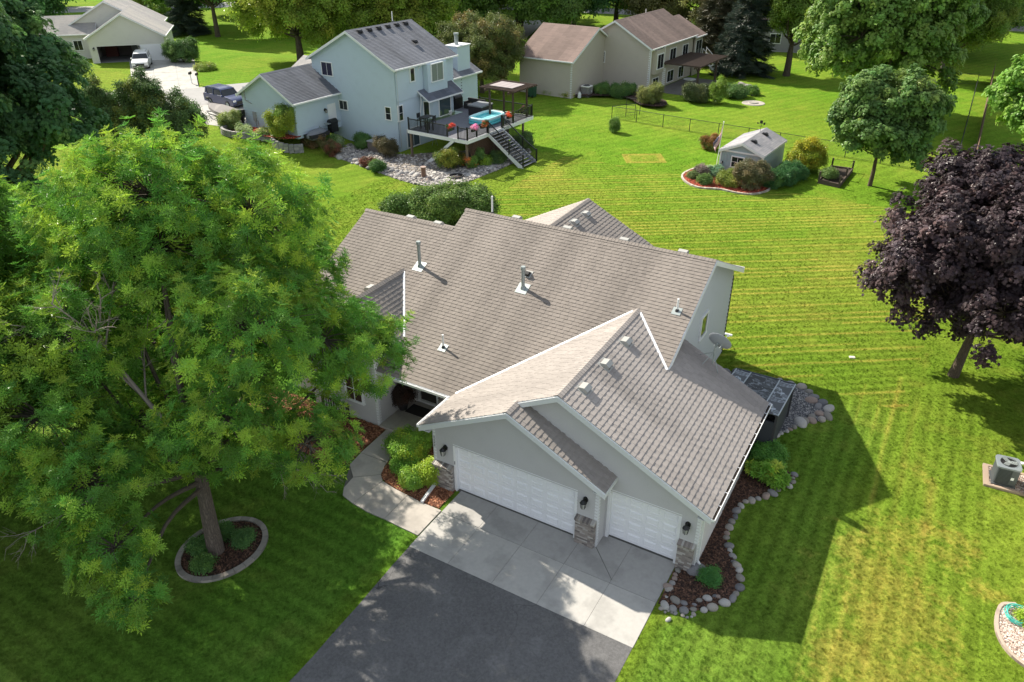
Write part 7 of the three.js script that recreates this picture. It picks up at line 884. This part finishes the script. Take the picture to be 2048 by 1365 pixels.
for (const [i, x, z, h] of [[0, -49.5, -20.3, 6.2], [1, -47.2, -21.0, 5.6], [2, -45.3, -22.2, 6.4], [3, -43.4, -23.4, 4.6]]) shrub('arborvitae', ['tall columnar evergreen in the hedge row nearest the street', 'columnar evergreen second in the hedge row from the street', 'columnar evergreen third in the hedge row from the street', 'broad low evergreen at the yard end of the hedge row'][i], x, z, i === 3 ? 2.0 : 1.5, h, { color: [0.078, 0.132, 0.040], color2: [0.155, 0.186, 0.040], mix: 0.25, n: 1700, scale: 0.95, clump: 0.4, category: 'tree' });
// boulder wall by the tan patio, bed mulch along the tan house
bed('tan_bed', smooth([[-30.5, -61.9], [-27, -61.4], [-24.5, -62], [-22, -63.4], [-19.5, -63.6], [-17, -61.2], [-14.6, -61.6], [-15.2, -64.2], [-19, -66.6], [-25, -66], [-30, -63.4]], 2), 0.3, 'dark', 10, 'chip', 2);
for (let i = 0; i < 16; i++) { const t = i / 15; stone(-10.6 + 2.4 * t + 0.8 * Math.sin(t * 3), -77.5 + 4.6 * t, rr(0.35, 0.6), 'grey boulder in the low wall at the tan house patio', 'boulders of the patio wall', [stoneMats[0], stoneMats[1], stoneMats[2]]); }
// flower boxes on the deck rail
for (const [i, x, z, c1, c2, lab] of [[0, -0.95, 6.6, [0.5, 0.08, 0.05], [0.06, 0.1, 0.03], 'hanging basket of red and pink flowers on the deck corner rail'], [1, 0.0, 8.35, [0.62, 0.25, 0.42], [0.6, 0.3, 0.4], 'rail planter full of pink flowers'], [2, 1.3, 8.35, [0.45, 0.14, 0.05], [0.08, 0.12, 0.03], 'rail planter with trailing orange flowers beside the stairs'], [3, 5.2, 8.35, [0.6, 0.12, 0.05], [0.1, 0.1, 0.03], 'rail planter with orange red flowers past the stairs'], [4, 7.4, 8.35, [0.6, 0.22, 0.26], [0.1, 0.12, 0.04], 'rail planter with pale pink flowers below the small pergola']]) { const p = bl(x, 3.15, z), b = thing('rail_planter', lab, 'planter', p, 1.501); mesh('trough', box(-0.4, 0.4, -0.1, 0.1, -0.1, 0.1), M.dark, b); foliage(b, [[0, 0.2, 0, 0.45, 0.2, 0.2]], { spray: 'leafy', n: 130, color: c1, color2: c2, mix: 0.4, scale: 0.35, clump: 0.1, through: 0.2, minY: -0.1, name: 'flowers' }); }
// background house behind the spruces
{ const g = thing('grey_house', 'pale sided house half hidden behind the spruces', 'house', [-9, 0, -104], 0.2), s = std([0.3, 0.29, 0.29], 0.7, { map: T.fine }); block(g, { x0: -9, x1: 5, z0: -10, z1: 0, base: 0, eave: 4.2, pitch: 0.5, axis: 'x', tones: brownT, siding: s }); windowAt(g, [0.5, 1.8, 0.02], 0, 1.6, 1.4, { cols: 2 }); windowAt(g, [-4, 1.8, 0.02], 0, 1.6, 1.4, { cols: 2 }); }
// items along the blue wall
{ const g = thing('kettle_grill', 'black kettle grill on the lower patio of the blue house', 'grill', bl(3.3, 0.02, 1.3)); mesh('bowl', sph(0, 0.85, 0, 0.32, 1, 0.85, 1), M.black, g); for (let i = 0; i < 3; i++) mesh('leg', rod([0.1 * Math.cos(i * 2.09), 0.65, 0.1 * Math.sin(i * 2.09)], [0.3 * Math.cos(i * 2.09), 0, 0.3 * Math.sin(i * 2.09)], 0.015), M.galv, g);
  const b = thing('gas_grill', 'black gas grill beside the white side door', 'grill', bl(-1.9, 1.35, -6.2), 1.501); mesh('cabinet', box(-0.4, 0.4, 0, 0.8, -0.28, 0.28), M.black, b); mesh('hood', [new THREE.CylinderGeometry(0.3, 0.3, 0.8, 16).rotateZ(HP).translate(0, 0.85, 0)], M.black, b); mesh('side_shelf', [box(0.4, 0.8, 0.8, 0.84, -0.25, 0.25), box(-0.8, -0.4, 0.8, 0.84, -0.25, 0.25)], M.galv, b);
  const w = thing('covered_woodpile', 'grey tarp covered pile against the blue garage wall', 'woodpile', bl(-3.7, 1.3, -6.4), 1.501); mesh('tarp', new THREE.SphereGeometry(1, 20, 10).scale(1.2, 0.5, 0.5).translate(0, 0.15, 0), std([0.2, 0.21, 0.24], 0.6, { map: T.fine }), w); mesh('base', box(-1.1, 1.1, 0, 0.3, -0.5, 0.5), M.dark, w);
  const pl = thing('stone_planter', 'square dark planter box at the foot of the blue gable', 'planter', bl(-0.9, 0, -1.9), 1.501); mesh('box', box(-0.6, 0.6, 0, 0.9, -0.6, 0.6), std([0.14, 0.12, 0.115], 0.9), pl); mesh('rim', box(-0.66, 0.66, 0.9, 0.98, -0.66, 0.66), std([0.3, 0.31, 0.31], 0.8), pl);
  const st = thing('tree_stump_post', 'short brown post at the edge of the flagstones', 'post', [-23.3, 0, -30.1]); mesh('log', cyl(0, 0, 0.85, 0, 0.18, 0.2), std([0.24, 0.14, 0.1], 0.9, { map: T.wood }), st); mesh('cap', cyl(0, 0.85, 0.9, 0, 0.24), std([0.35, 0.26, 0.22], 0.9), st); }
renderer.render(scene, camera);
